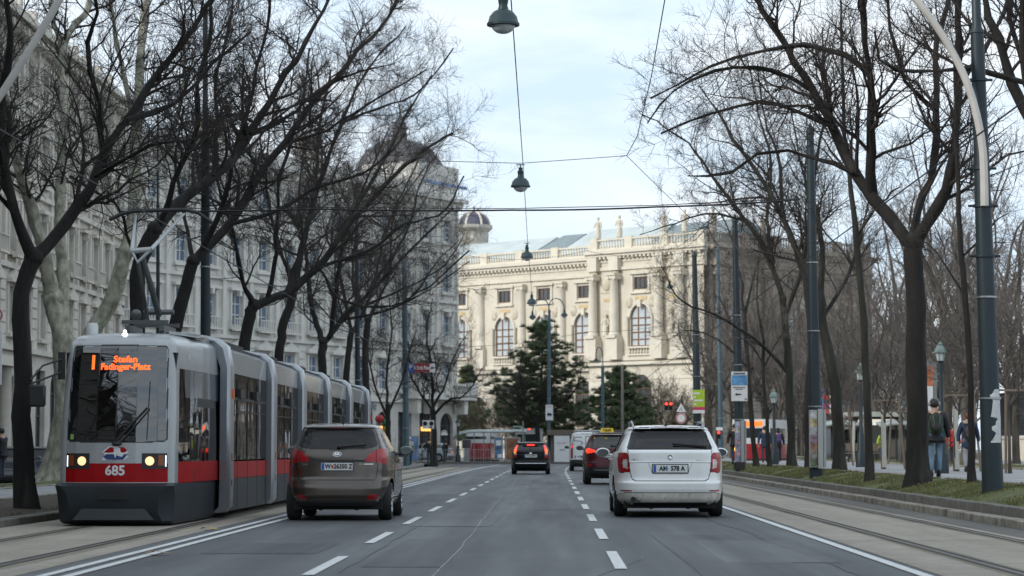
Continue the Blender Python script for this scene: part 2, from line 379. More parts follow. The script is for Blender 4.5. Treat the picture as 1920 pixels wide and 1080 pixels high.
strips('tar_seam', [wiggle(-2.02, 23, 60, .022, .03, 1), wiggle(2.9, 20, 48, .02, .04, 2, -.012), wiggle(-3.9, 40, 92, .03, .03, 3, .004), wiggle(1.15, 46, 90, .03, .03, 4), wiggle(.2, 21, 27, .018, .05, 5, .12), wiggle(-1.3, 60, 104, .035, .04, 6)]+[ribbon('', [(a, y), ((a+b)/2, y+.12), (b, y+.02)], .03, .0054, None) for a, b, y in ((-4.3, -2.4, 33.2), (-2.2, .5, 46.4), (.8, 3.3, 36.5), (-4.2, -2.3, 55.0), (.8, 3.3, 62))], mat('tar', (.026, .027, .028), .5, var=.4, vs=3))
strips('road_patch', [ribbon('', [(-1.55, 36.5), (-1.5, 44)], 1.25, .0045, None), ribbon('', [(2.4, 25), (2.42, 31)], 1.2, .0045, None), ribbon('', [(-3.35, 62), (-3.3, 76)], 1.7, .0045, None)], asphalt('pale_patch', (.088, .091, .093)))
# kerbs: a low stone and a second dark step on the park side
def kerb(name, x0, x1, z0, z1, y0, y1, m):
    mb = MB(); y = y0; random.seed(int(y0+x0*7))
    while y < y1:
        l = min(1.0 if y < 100 else 4, y1-y); h = z1+random.uniform(-.006, .006); mb.bb(x0+random.uniform(-.008, .008), x1, y+.006, y+l-.006, z0, h); y += l
    o = mb.build(name, m); bv = o.modifiers.new('bevel', 'BEVEL'); bv.width = .018; bv.segments = 2; bv.limit_method = 'ANGLE'
    return tag(o, kind='structure')
kerb('kerb', 6.86, 7.14, -.1, .125, 5, 172, M_KERB)
kerb('kerb', 7.14, 7.34, -.1, .275, 5, 172, M_KERBD)
kerb('kerb', -8.5, -8.2, -.1, .12, 5, 148, M_KERBD)
kerb('kerb', -11.35, -11.1, -.1, .17, 5, 148, M_KERB)
kerb('kerb', -14.05, -13.8, -.1, .19, 5, 148, M_KERB)
# terrain east of the track: bank, footpath, second verge, second path, grove floor
def profile(name, xs, zs, y0, y1, m, ny=60, wob=0.0):
    V = []; Q = []; nx = len(xs); rs = np.random.RandomState(5)
    for j in range(ny+1):
        y = y0+(y1-y0)*j/ny
        for i in range(nx): V.append((xs[i], y, zs[i]+(rs.uniform(-wob, wob) if 0 < i < nx-1 else 0)))
    for j in range(ny):
        for i in range(nx-1): Q.append((j*nx+i, j*nx+i+1, (j+1)*nx+i+1, (j+1)*nx+i))
    return tag(link(name, np_mesh(name, V, Q, m)), kind='structure')
VX = [7.34, 7.6, 7.9, 8.25, 8.55, 8.8]; VZ = [.26, .33, .40, .46, .495, .50]
profile('verge', VX, VZ, 5, 168, M_TURF, 160, .025)
sheet('footpath', 8.8, 15.0, 5, 168, .50, M_PATH)
strips('footpath_line', [ribbon('', [(10.2, 5), (10.2, 168)], .06, .508, None)], M_PAINT)
kerb('kerb', 15.0, 15.2, .3, .56, 5, 168, M_KERB)
profile('verge', [15.2, 16.2, 17.4], [.55, .58, .55], 5, 190, M_TURF, 60, .02)
kerb('kerb', 17.4, 17.6, .3, .56, 5, 190, M_KERB)
sheet('footpath', 17.6, 26.0, 5, 230, .50, M_PATH)
sheet('lawn', 26.0, 140, 5, 420, .48, M_SOIL)
tag(MB().bb(7.4, 140, 168.6, 420, -.5, .30).build('terrace', M_PAVE), kind='structure')
# west side: soil strip, light footpath, kerbside lane
profile('soil_strip', [-11.1, -10, -8.5], [.15, .17, .10], 5, 148, M_SOIL, 80, .03)
sheet('footpath', -13.8, -11.35, 5, 148, .155, M_PATH)
profile('verge', [-15.2, -14.6, -14.05], [.18, .21, .17], 5, 148, M_TURF, 60, .02)
sheet('service_lane', -24.5, -15.2, -60, 150, -.34, M_ASPH)
tag(MB().bb(-15.45, -15.2, 5, 150, -.55, .19).build('kerb', M_KERB), kind='structure')
tag(MB().bb(-60, -24.5, -60, 220, -.55, -.2).build('pavement', M_PAVE), kind='structure')
tag(MB().bb(-60, 7.35, 215, 420, -.55, .1).build('museum_forecourt', M_PAVE), kind='structure')
# pavement at the corner and the stop island across the end of the road
def slab(name, poly, z0, z1, m):
    n = len(poly); V = [(x, y, z0) for x, y in poly]+[(x, y, z1) for x, y in poly]
    mb = MB().add(V, [tuple(range(n, 2*n))]+[(i, (i+1) % n, (i+1) % n+n, i+n) for i in range(n)]); return tag(mb.build(name, m, smooth=0), kind='structure')
slab('corner_pavement', [(-24.4, 128), (-8.0, 128), (-7.95, 142), (-8.3, 156), (-9.0, 170), (-10.0, 181), (-12, 183), (-24.4, 183)], -.5, .13, M_PAVE)
slab('stop_island', [(-60, 186), (7.3, 186), (7.3, 215), (-60, 215)], -.1, .12, M_PAVE)
kerb('kerb', -60, 7.3, -.1, .15, 185.7, 186.0, M_KERBD)

# grime along the rails: real staining of the concrete
M_STAIN = mat('rail_stain', (.20, .175, .13), .9, var=.35, vs=1.2, stretch=(1, .25, 1))
def stain(x0, seed):
    rs = np.random.RandomState(seed); ys = np.arange(-10, 165, 1.5); w = .17+.025*np.sin(ys*.23+seed)+rs.uniform(-.02, .02, len(ys)); V = []; Q = []
    for i, y in enumerate(ys):
        V += [(x0-w[i]*.8, y, .0065), (x0+w[i], y, .0065)]
        if i: Q.append((2*i-2, 2*i-1, 2*i+1, 2*i))
    return V, Q
strips('rail_stain', [stain(x, i) for i, x in enumerate((-7.0, -5.52, 4.40, 5.9))], M_STAIN)
# grass blades and fallen leaves
def blades(name, x0, x1, y0, y1, zf, n, h, m, seed, dens=None):
    rs = np.random.RandomState(seed); x = rs.uniform(x0, x1, n); y = y0+(y1-y0)*rs.uniform(0, 1, n)**1.3
    keep = (np.sin(x*3.1+y*.9)+np.sin(y*1.7-x*2)+np.sin(y*.43)+rs.uniform(-1.6, 2.6, n)) > .15; x, y = x[keep], y[keep]; k = len(x)
    z = np.array(zf(x)); a = rs.uniform(0, 6.28, k); hh = h*rs.uniform(.4, 1.2, k); w = .004+.004*rs.uniform(0, 1, k)+.00005*y
    dx, dy = np.cos(a)*w, np.sin(a)*w; l = rs.uniform(-.6, .6, (2, k))*hh
    V = np.stack([np.stack([x-dx, y-dy, z-.01], 1), np.stack([x+dx, y+dy, z-.01], 1), np.stack([x+l[0], y+l[1], z+hh], 1)], 1).reshape(-1, 3)
    return tag(link(name, np_mesh(name, V, np.arange(3*k).reshape(-1, 3), m, False)), kind='stuff', label='short patchy winter grass on the strip beside the track', cat='grass')
zv = lambda x: np.interp(x, VX, VZ)
M_GRASS = mat('grass_blade', (.12, .128, .045), .8, var=.6, vs=1.3)
blades('grass', 7.36, 8.85, 26, 90, zv, 60000, .055, M_GRASS, 1)
blades('grass', 7.36, 8.85, 85, 165, zv, 12000, .08, M_GRASS, 2)['label'] = 'thin grass on the far reach of the strip by the kerb'
blades('grass', 15.2, 17.4, 50, 170, lambda x: x*0+.56, 14000, .08, M_GRASS, 3)['label'] = 'grass around the staked young trees across the footpath'
blades('grass', -15.2, -14.05, 45, 140, lambda x: x*0+.18, 9000, .07, M_GRASS, 4)['label'] = 'grass at the foot of the pale plane trees'
blades('grass', -9.4, -8.5, 30, 60, lambda x: x*0+.11, 4000, .05, M_GRASS, 6)['label'] = 'sparse grass on the soil beside the kerb of the tram track'
M_LEAF = mat('fallen_leaf', (.42, .25, .09), .8, var=.4, vs=8)
def leaf(px, py, z, size, label, group=None, rz=.4):
    d = ray(px, py); t = (z-CAMH)/d[2]; x, y = d[0]*t, d[1]*t; s = size
    mb = MB().add([(0, -s, .004), (s*.5, -s*.3, .02), (s*.42, s*.5, .03), (0, s, .006), (-s*.45, s*.4, .035), (-s*.5, -s*.35, .015), (0, 0, .03)],
                  [(0, 1, 6), (1, 2, 6), (2, 3, 6), (3, 4, 6), (4, 5, 6), (5, 0, 6)])
    o = mb.build('fallen_leaf', M_LEAF, loc=(x, y, z+.01), rz=rz, smooth=0); tag(o, label, 'leaf', group or 'fallen leaves on the road')
leaf(393, 994, .004, .17, 'curled tan leaf lying between the rails and the double line', rz=1.2)
leaf(296, 1040, .008, .16, 'ochre leaf lying on the asphalt just inside the double line', rz=1.9)
rs = random.Random(4)
LV = MB()
for i in range(330):
    y = rs.uniform(36, 120); x = rs.uniform(7.4, 8.8); s = rs.uniform(.02, .05); a = rs.uniform(0, 6.28); z = float(zv(x))+.045
    c, q = math.cos(a)*s, math.sin(a)*s; LV.add([(x-c, y-q, z), (x+q*.6, y-c*.6, z+.02), (x+c, y+q, z), (x-q*.6, y+c*.6, z+.025)], [(0, 1, 2, 3)])
tag(LV.build('leaf_litter', mat('dry_leaf', (.30, .20, .09), .85, var=.5, vs=5), smooth=0), 'dry leaves scattered over the grass strip', 'leaves', kind='stuff')
# ------------------------------------------------------------------ buildings
def wall_band(mb, x0, x1, z0, z1, ops, y=0.0, depth=.35):
    """Front wall at local y with real openings; ops = (centre, width, bottom, top, arched)."""
    ops = sorted(ops); cur = x0; vs = []; fs = []
    def quad(a, b, c, d, ya=y, yb=y):
        k = len(vs); vs.extend([(a[0], ya, a[1]), (b[0], ya, b[1]), (c[0], yb, c[1]), (d[0], yb, d[1])]); fs.append((k, k+1, k+2, k+3))
    for cx, w, zb, zt, arch in ops:
        l, r = cx-w/2, cx+w/2
        quad((cur, z0), (l, z0), (l, z1), (cur, z1))
        if zb > z0: quad((l, z0), (r, z0), (r, zb), (l, zb))
        if arch:
            q = [(cx-w/2*math.cos(math.pi*i/12), zt-w/2+w/2*math.sin(math.pi*i/12)) for i in range(13)]
        else: q = [(l, zt), (r, zt)]
        for a, b in zip(q, q[1:]): quad(a, b, (b[0], z1), (a[0], z1))
        loop = [(l, zb)]+q+[(r, zb)]
        for a, b in zip(loop, loop[1:]+loop[:1]): quad(a, b, b, a, y, y+depth)
        cur = r
    quad((cur, z0), (x1, z0), (x1, z1), (cur, z1))
    return mb.add(vs, fs)
_wp = {}
def window_mesh(w, h, arch, nv, nh, mf, mp, bar=.09):
    key = (w, h, arch, nv, nh, mf.name, mp.name)
    if key in _wp: return _wp[key]
    f = MB(); g = MB(); hh = h-w/2 if arch else h
    def top(x): return hh+math.sqrt(max(0, (w/2)**2-x*x)) if arch else h
    for i in range(nv+1):
        x = -w/2+w*i/nv; x = min(max(x, -w/2+bar/2), w/2-bar/2); f.bb(x-bar/2, x+bar/2, -.05, .05, 0, max(.2, top(x)-.02))
    for j in range(nh+1):
        z = hh*j/nh; z = min(max(z, bar/2), h-bar/2); f.bb(-w/2, w/2, -.045, .045, z-bar/2, z+bar/2)
    if arch:
        q = [(w/2*math.cos(math.pi*i/14), .0, hh+w/2*math.sin(math.pi*i/14)) for i in range(15)]; f.tube([(a*.97, 0, hh+(c-hh)*.97) for a, b, c in q], bar*.6, 4)
        poly = [(-w/2, 0), (w/2, 0)]+[(a, c) for a, b, c in q]
    else: poly = [(-w/2, 0), (w/2, 0), (w/2, h), (-w/2, h)]
    g.add([(x, .02, z) for x, z in poly], face(len(poly)))
    _wp[key] = (f.mesh('window', mf, 0), g.mesh('pane', mp, 0)); return _wp[key]
def put_window(parent, cx, zb, y, *a):
    fm, pm = window_mesh(*a); o = link('window', fm, parent, (cx, y, zb)); link('pane', pm, o); return o
def pane_mat(name, col, rough=.06, var=.5):
    return mat(name, col, rough, var=var, vs=.35, spec=.8, bump=.02, bs=1.5)
# ---- the museum -----------------------------------------------------
M_STONE = mat('cream_stone', (.61, .56, .465), .85, var=.10, vs=.6, bump=.3, bs=3, dirt=((.46, .41, .33), .7, .57))
M_STONE2 = mat('cream_stone_trim', (.64, .59, .495), .85, var=.09, vs=.9)
STONES = (M_STONE, M_STONE2)
M_RELIEF = mat('carved_stone', (.54, .48, .38), .9, var=.3, vs=2.5, bump=.9, bs=3)
M_GOLD = mat('gilded_panel', (.58, .44, .24), .6, .1)
M_WOODF = mat('museum_window_wood', (.16, .085, .045), .6)
M_BLIND = pane_mat('museum_pane', (.48, .52, .54), .25, .15)
M_DARKP = pane_mat('dark_pane', (.05, .06, .07), .08)
M_COPPER = mat('pale_copper_roof', (.46, .51, .50), .5, var=.12, vs=.5)
M_SLATE = mat('slate_roof', (.06, .065, .075), .7, var=.3, vs=2)
def statue(mb, x, y, z, s=1.0):
    a = rnd.uniform(-.2, .2)
    mb.lathe([(.34, 0), (.36, .5), (.30, 1.0), (.22, 1.25), (.30, 1.55), (.34, 1.85), (.12, 2.02), (.1, 2.1), (.17, 2.2), (.19, 2.32), (.12, 2.47), (.01, 2.5)], (x, y, z), 10)
    b = len(mb.v)-120
    mb.tube([(x-.33, y, z+1.85), (x-.5, y-.1, z+1.45), (x-.3, y-.3, z+1.3)], [.12, .1, .08], 6); mb.tube([(x+.33, y, z+1.85), (x+.48, y, z+1.4), (x+.42+a, y-.1, z+1.0)], [.12, .1, .08], 6)
def balustrade(mb, x0, x1, y, z, h=1.1, posts=()):
    mb.bb(x0, x1, y-.2, y+.2, z, z+.18); mb.bb(x0, x1, y-.22, y+.22, z+h-.2, z+h)
    n = int((x1-x0)/.42)
    for i in range(n):
        x = x0+(i+.5)*(x1-x0)/n; mb.lathe([(.09, z+.18), (.14, z+.4), (.07, z+h*.62), (.1, z+h-.2)], (x, y, 0), 6)
    for x in posts: mb.bb(x-.55, x+.55, y-.3, y+.3, z-.002, z+h+.12)
def column(mb, x, y, z0, z1, r):
    mb.box((x, y, z0+.15), (r*2.7, r*2.7, .3)); mb.lathe([(r*1.25, z0+.3), (r*1.28, z0+.45), (r*1.05, z0+.6), (r, z0+1), (r*.98, z0+(z1-z0)*.5), (r*.84, z1-.8), (r*.9, z1-.75), (r*.9, z1-.6)], (x, y, 0), 14)
    mb.box((x, y, z1-.42), (r*2.5, r*2.2, .36)); mb.box((x, y, z1-.12), (r*2.7, r*2.7, .24))
    for s in (-1, 1): mb.lathe([(.01, y-r*1.2), (r*.42, y-r*1.2), (r*.42, y+r*1.0)], (x+s*r*.95, 0, z1-.5), 10, 'y')
def museum_wing(root, L, bays, pav, cols, niches, left_cols, x_end, M_STONE=None, M_STONE2=None):
    """Facade along local x from 0 (far) to L (corner); pav = x where the projecting pavilion starts."""
    M_STONE = M_STONE or STONES[0]; M_STONE2 = M_STONE2 or STONES[1]; wall = MB(); trim = MB(); todo = []
    def one(nm, m): b = MB(); todo.append((b, nm, m)); return b
    for (a, b, y, dz) in ((x_end, pav, .9, -.5), (pav, L, 0, 0)):
        B = [q for q in bays if a < q < b]
        wall_band(wall, a, b, 0, 10.4+dz, [(q, 3.0, 3.6, 9.3+dz, True) for q in B], y, .4)
        wall_band(wall, a, b, 10.4+dz, 18.0+dz, [(q, 3.1, 12.4+dz, 17.1+dz, True) for q in B], y, .3)
        wall_band(wall, a, b, 18.0+dz, 20.9+dz, [(q, 2.1, 18.7+dz, 20.1+dz, False) for q in B], y, .35)
        wall.bb(a, b, y, y+.5, 20.9+dz, 23.4+dz)
        e = .16 if a == pav else 0                       # mouldings butt against the pavilion's return wall
        for z, h, p in ((10.4, .35, .5), (10.9, .5, .25), (21.0, .35, .22), (21.9, .28, .12), (22.55, .3, .55), (22.85, .32, .8)):
            trim.bb(a-e, b+(p if b == L else 0), y-p, y-.002, z+dz, z+h+dz)
        n = int((b-a)/.6)
        for i in range(n): trim.box((a+(i+.5)*(b-a)/n, y-.28, 22.4+dz), (.3, .5, .26))
        for i in range(7): trim.bb(a, b, y-.07, y-.003, 1.0+i*1.28, 2.1+i*1.28) if False else None
        for q in B:
            trim.lathe([(1.78, y-.16), (1.78, y-.001)], (q, 0, 15.55+dz), 18, 'y', 0, math.pi); trim.lathe([(1.78, y-.16), (1.56, y-.16)], (q, 0, 15.55+dz), 18, 'y', 0, math.pi)
            for s in (-1, 1):
                one('half_column', M_STONE2).lathe([(.17, 12.4+dz), (.17, 15.5+dz), (.24, 15.7+dz)], (q+s*1.85, y-.2, 0), 10)
                trim.bb(q+s*1.25-.14, q+s*1.25+.14, y-.15, y-.002, 18.4+dz, 20.4+dz); one('carved_relief', M_RELIEF).sphere((q+s*1.7, y, 17.3+dz), .55, 8, 6, (1, .35, 1.2))
            trim.bb(q-1.6, q+1.6, y-.32, y-.002, 20.4+dz, 20.65+dz); trim.bb(q-1.5, q+1.5, y-.25, y-.002, 18.25+dz, 18.45+dz)
            one('gilded_panel', M_GOLD).bb(q-.85, q+.85, y-.06, y-.002, 17.55+dz, 17.9+dz); trim.box((q, y-.2, 17.15+dz), (.5, .4, .8))
            balustrade(trim, q-1.7, q+1.7, y-.25, 11.4+dz, 1.0); balustrade(trim, q-1.8, q+1.8, y-.25, 2.4, 1.1)
            put_window(root, q, 12.4+dz, y+.16, 3.1, 4.7, True, 3, 4, M_WOODF, M_BLIND, .13)
            put_window(root, q, 18.7+dz, y+.18, 2.1, 1.4, False, 3, 1, M_WOODF, M_DARKP, .1)
            put_window(root, q, 3.6, y+.2, 3.0, 5.7+dz, True, 3, 4, M_WOODF, M_DARKP, .13)
        for i in range(8):                               # rusticated courses of the ground storey
            z = .5+i*1.18; xs = [a]+[e2 for q in B for e2 in (q-1.75, q+1.75)]+[b]
            for j in range(0, len(xs), 2):
                trim.bb(xs[j]+.02, xs[j+1]-.02, y-.10, y-.004, z, z+1.08)
        posts = [a+.6+(b-a-1.2)*i/max(1, round((b-a)/6)) for i in range(round((b-a)/6)+1)]
        balustrade(trim, a, b, y+.35, 23.35+dz, 1.25, posts)
        wall.bb(a, b, y+.6, y+.9, 22.8+dz, 23.4+dz)
    wall.bb(pav-.001, pav+.4, .001, 1.2, 0, 23.4)
    for x in cols:
        trim.bb(x-.85, x+.85, -1.05, -.002, 11.0, 13.4); column(one('column', M_STONE2), x, -.55, 13.4, 20.6, .52); one('carved_relief', M_RELIEF).sphere((x, -.35, 20.75), .5, 8, 6, (1.2, .5, .4))
        trim.bb(x-.7, x+.7, -.75, -.01, 20.95, 22.5)
    for x in left_cols:
        trim.bb(x-.75, x+.75, .35, .898, 10.6, 12.9); column(one('column', M_STONE2), x, .75, 12.9, 20.2, .48)
    for x in niches:
        rel = one('niche_relief', M_RELIEF); rel.prism([(x-.75, 13.7), (x+.75, 13.7)]+[(x+.75*math.cos(q), 15.9+.75*math.sin(q)) for q in np.linspace(0, math.pi, 12)], -.045, .02)
        statue(one('statue', M_STONE2), x, -.3, 13.7); rel = one('carved_panel', M_RELIEF); rel.bb(x-.9, x+.9, -.09, -.003, 17.6+.9, 20.3); rel.sphere((x, -.1, 19.5), .7, 10, 8, (1, .3, 1.1))
        one('gilded_panel', M_GOLD).bb(x-.5, x+.5, -.07, -.002, 17.55, 17.9)
    # balustrade figures
    for x in cols: statue(one('statue', M_STONE2), x, .35, 24.7)
    wall.build('wall', M_STONE, root, smooth=0); trim.build('cornice', M_STONE2, root, smooth=0);
    for b, nm, m in todo: b.build(nm, m, root)
A = np.array((-17.5, 291.0)); B_ = np.array((16.4, 257.7)); D = B_-A; LEN = float(np.hypot(*D)); ang = math.atan2(D[1], D[0])
def mu(px):                                             # pixel column -> distance along the museum front
    k = (px-VPX)/F; t = (k*A[1]-A[0])/(D[0]-k*D[1]); return t*LEN
mus = thing('museum', 'long cream stone museum with arched windows, columns and roof statues closing the street', 'museum', (A[0], A[1], 0), ang)
museum_wing(mus, LEN, [mu(936)-7.6, mu(936), mu(1010), mu(1086), mu(1202)], mu(1105), [mu(1118), mu(1158), mu(1241), mu(1281)], [mu(1139), mu(1262)], [mu(893), mu(970), mu(1045)], 0)
pb = MB(); pb.bb(0, LEN-.5, 2.0, 26, 0, 23.0); pb.build('inner_block', M_STONE, mus, smooth=0)
rf = MB()
for a, b, h in ((0, mu(950), 1.9), (mu(1005), mu(1170), 2.3)):
    rf.add([(a, 2.2, 23.1), (b, 2.2, 23.1), (b-.5, 9, 23.1+h+1.4), (a+.5, 9, 23.1+h+1.4), (a, 16, 23.1), (b, 16, 23.1)], [(0, 1, 2, 3), (3, 2, 5, 4), (0, 3, 4), (1, 5, 2)])
rf.build('roof', M_COPPER, mus, smooth=0)
rf = MB()
for a, b, h in ((mu(950)+.02, mu(1005)-.02, 2.0), (mu(1170)+.02, LEN-1, 2.2)):
    rf.add([(a, 2.2, 23.1), (b, 2.2, 23.1), (b-.5, 9, 23.1+h+1.4), (a+.5, 9, 23.1+h+1.4), (a, 16, 23.1), (b, 16, 23.1)], [(0, 1, 2, 3), (3, 2, 5, 4), (0, 3, 4), (1, 5, 2)])
rf.build('roof', mat('lead_roof', (.20, .24, .25), .6), mus, smooth=0)
# return wing beyond the corner
mu2 = thing('museum_wing', 'shaded side wing of the cream museum receding behind the bare trees', 'museum', (B_[0]+.3, B_[1]+.3, 0), ang+R(88))
SHADE_STONES = (mat('brown_shaded_stone', (.36, .31, .255), .9, var=.2, vs=.6), mat('brown_shaded_trim', (.33, .29, .24), .9, var=.2, vs=.8))  # the wing's shade is put into these darker brown stone colours
museum_wing(mu2, 28, [5, 14, 23], .6, [1.5, 9.5, 18.5, 26.5], [], [], 0, *SHADE_STONES)
MB().bb(.2, 28, 1.2, 14, 0, 23.0).build('inner_block', SHADE_STONES[0], mu2, smooth=0)
mat('grey_beige_trim_far', (.45, .43, .38), .9, var=.15)
# small dome that shows beside the corner house
dm = thing('drum_dome', 'small round slate dome on a stone drum above the museum roof', 'dome', P(889, 445, 305)*np.array((1, 1, 0))+np.array((0, 0, 0)))
r0 = 33/SPX(305); zb = P(889, 452, 305)[2]; z1 = P(889, 423, 305)[2]; z2 = P(889, 397, 305)[2]
MB().lathe([(r0*.8, 20), (r0*.8, zb), (r0*.82, zb), (r0*.82, z1-.9), (r0*1.05, z1-.4), (r0*1.05, z1), (.1, z1+.01)], (0, 0, 0), 20).build('drum', MATS['grey_beige_trim_far'], dm)
MB().lathe([(r0*.86*math.cos(q), z1+(z2-z1)*math.sin(q)) for q in np.linspace(0, 1.5, 8)]+[(.12, z2), (.1, z2+.5), (.01, z2+.9)], (0, 0, 0), 20).build('dome', mat('dome_slate', (.085, .085, .12), .6), dm)
for k in range(6):
    q = k*math.pi/3; MB().tube([(r0*.88*math.cos(e)*math.cos(q), r0*.88*math.cos(e)*math.sin(q), z1+(z2-z1)*math.sin(e)) for e in np.linspace(0, 1.4, 7)], .16, 5).build('dome_rib', M_STONE2, dm)

# ---- street fronts on the west side ----------------------------------
def street_house(name, label, A, B, H, floors, bay, mw, mt, mwin, mpane, ground, depth=16, shop=True, arch_rows=(), hood=True, side=True, bays_from=None):
    A = np.array(A, float); B = np.array(B, float); D = B-A; L = float(np.hypot(*D)); root = thing(name, label, 'building', (A[0], A[1], 0), math.atan2(D[1], D[0]))
    wall = MB(); trim = MB(); n = max(2, round(L/bay)); bw = L/n; fh = (H-ground)/floors; ww = min(1.35, bw*.42)
    xs = [(i+.5)*bw for i in range(n)]
    gw = bw*.62; wall_band(wall, 0, L, 0, ground, [(x, gw, .5, ground-.9, i % 3 == 1) for i, x in enumerate(xs)], 0, .4)
    for i, x in enumerate(xs): put_window(root, x, .5, .3, gw, ground-1.4, i % 3 == 1, 2, 2, M_DARKF, M_DARKP, .1)
    for k in range(floors):
        z0 = ground+k*fh; wh = fh*(.56 if k < floors-1 else .46); zb = z0+fh*.2; ar = k in arch_rows
        wall_band(wall, 0, L, z0, z0+fh, [(x, ww, zb, zb+wh, ar) for x in xs], 0, .3)
        for x in xs:
            put_window(root, x, zb, .22, ww, wh, ar, 2, 3, mwin, mpane, .09)
            for s in (-1, 1): trim.bb(x+s*(ww/2+.13)-.1, x+s*(ww/2+.13)+.1, -.1, -.002, zb-.1, zb+wh+.15)
            trim.bb(x-ww/2-.35, x+ww/2+.35, -.28, -.003, zb-.3, zb-.102)
            if hood and k < floors-1:
                trim.bb(x-ww/2-.4, x+ww/2+.4, -.34, -.003, zb+wh+.152, zb+wh+.36)
                if k % 2 == 0: trim.add([(x-ww/2-.4, -.3, zb+wh+.36), (x+ww/2+.4, -.3, zb+wh+.36), (x, -.3, zb+wh+.85), (x-ww/2-.4, -.01, zb+wh+.36), (x+ww/2+.4, -.01, zb+wh+.36), (x, -.01, zb+wh+.85)], [(0, 1, 2), (0, 2, 5, 3), (2, 1, 4, 5)])
        trim.bb(-.02, L+.02, -.22, -.004, z0-.14, z0+.12)
        if k == 0 and hood:
            for j in range(7):
                for i in range(n+1):
                    a = 0 if i == 0 else xs[i-1]+ww/2+.55; e = L if i == n else xs[i]-ww/2-.55
                    trim.bb(a, e, -.06, -.0055, z0+.14+j*(fh-.3)/7, z0+.14+(j+.82)*(fh-.3)/7)
        if hood and k in (1, 2, 3):
            for x in xs:
                trim.bb(x-ww/2, x+ww/2, -.09, -.0035, z0+.16, zb-.32); trim.box((x, -.2, zb+wh-.02), (.24, .36, .42))
                if k == 1: trim.bb(x-ww/2-.3, x+ww/2+.3, -.55, -.285, zb-.42, zb-.304); [trim.bb(x-ww/2-.3+q*.3, x-ww/2-.22+q*.3, -.52, -.46, zb-.30, zb+.42) for q in range(int((ww+.5)/.3)+1)]; trim.bb(x-ww/2-.3, x+ww/2+.3, -.55, -.43, zb+.425, zb+.5)
        if k in (1, 2, 3) and hood or k in (1, 2):
            for i in range(n+1):
                if 0 < i < n or True: trim.bb(max(0, i*bw-.22), min(L, i*bw+.22), -.16, -.005, z0+.122, z0+fh-.142)
    for i in range(int(L/1.1)): trim.box(((i+.5)*L/int(L/1.1), -.4, H-.42), (.3, .7, .34))
    trim.bb(-.3, L+.3, -.45, -.001, H-.24, H); trim.bb(-.5, L+.5, -.85, .0, H+.002, H+.3); trim.bb(-.05, L+.05, .1, .45, H+.302, H+1.2)
    if hood: [trim.bb(i*bw-.35, i*bw+.35, .05, .5, H+.31, H+1.6) for i in range(1, n)]
    wall.bb(0, L, .42, depth, 0, H-.1)
    if side:
        for sx, x in ((-1, -.004), (1, L)): wall.bb(min(x, x+sx*.004), max(x, x+sx*.004), 0, depth, 0, H)
    wall.build('wall', mw, root, smooth=0); trim.build('cornice', mt, root, smooth=0)
    rf = MB().add([(-.3, -.2, H+.3), (L+.3, -.2, H+.3), (L-1, 3.6, H+2.0), (1, 3.6, H+2.0), (L-1, depth, H+2.6), (1, depth, H+2.6), (-.3, depth+1, H), (L+.3, depth+1, H)], [(0, 1, 2, 3), (3, 2, 4, 5), (0, 3, 5, 6), (1, 7, 4, 2), (6, 5, 4, 7)])
    ro = rf.build('roof', M_SLATE, root, smooth=0)
    for i in range(max(1, int(L/13))): ch = MB(); ch.box((6+i*13, 5, H+2.6), (2.2, 1.0, 2.6)); ch.box((6+i*13, 5, H+4.05), (2.5, 1.2, .3)); ch.build('chimney', mat('chimney_plaster', (.52, .47, .38), .9, var=.2), ro, smooth=0)
    return root, L, bw, n
M_DARKF = mat('dark_frame', (.05, .05, .05), .6)
M_WHITEF = mat('white_frame', (.55, .56, .56), .6)
M_GREYST = mat('grey_beige_facade', (.53, .50, .44), .9, var=.2, vs=.8, dirt=((.36, .33, .28), .4, .58))
M_GREYTR = mat('grey_beige_trim', (.58, .55, .485), .9, var=.16, vs=1.0)
M_BLUEST = mat('pale_blue_grey_facade', (.585, .57, .53), .9, var=.18, vs=.5, dirt=((.33, .32, .30), .5, .55))
M_BLUETR = mat('pale_blue_grey_trim', (.645, .63, .585), .9, var=.12, vs=.8)
M_SKYP = pane_mat('sky_pane', (.12, .19, .27), .05)
M_GRNP = pane_mat('grey_pane', (.16, .19, .19), .08)
h1 = street_house('apartment_house', 'ornate beige apartment house with a tall portal behind the pale plane trees', (-27.0, 92), (-27.0, 150), 22.5, 4, 3.6, M_GREYST, M_GREYTR, M_WHITEF, M_GRNP, 6.2)[0]
street_house('apartment_house', 'plain beige apartment house next along the same row', (-27.2, -70), (-27.2, 91.5), 22.0, 4, 7.0, mat('dimmed_facade', (.22, .21, .19), .9), mat('dimmed_trim', (.25, .24, .22), .9), M_WHITEF, M_GRNP, 6.2, hood=False)  # facade colours darkened to weaken the house's reflection in the tram windscreen
h2, L2, bw2, n2 = street_house('corner_house', 'pale blue grey corner house with a dark dome over the shops', (-29.5, 158), (-7.9, 200), 21.6, 4, 3.35, M_BLUEST, M_BLUETR, M_WHITEF, M_SKYP, 5.0, arch_rows=(3,))
# portal columns, sign lettering and fascia on the near house
pc = MB()
for x in (20, 23.2): pc.lathe([(.42, .1), (.42, .5), (.34, .6), (.30, 4.6), (.42, 4.8), (.42, 5.1)], (x, -.7, 0), 12)
pc.bb(19.3, 23.9, -1.2, -.3, 5.12, 5.6); pc.build('portal', M_GREYTR, h1)
sg = MB().bb(6, 16, -.12, -.006, 4.55, 5.35).build('shop_fascia', mat('black_fascia', (.03, .03, .035), .4), h1, smooth=0)
tx = MB(); text_flat(tx, 'AV', .62, (14.6, -.13, 4.95)); tx.build('lettering', mat('white_letter', (.75, .75, .73), .5), sg, smooth=0)
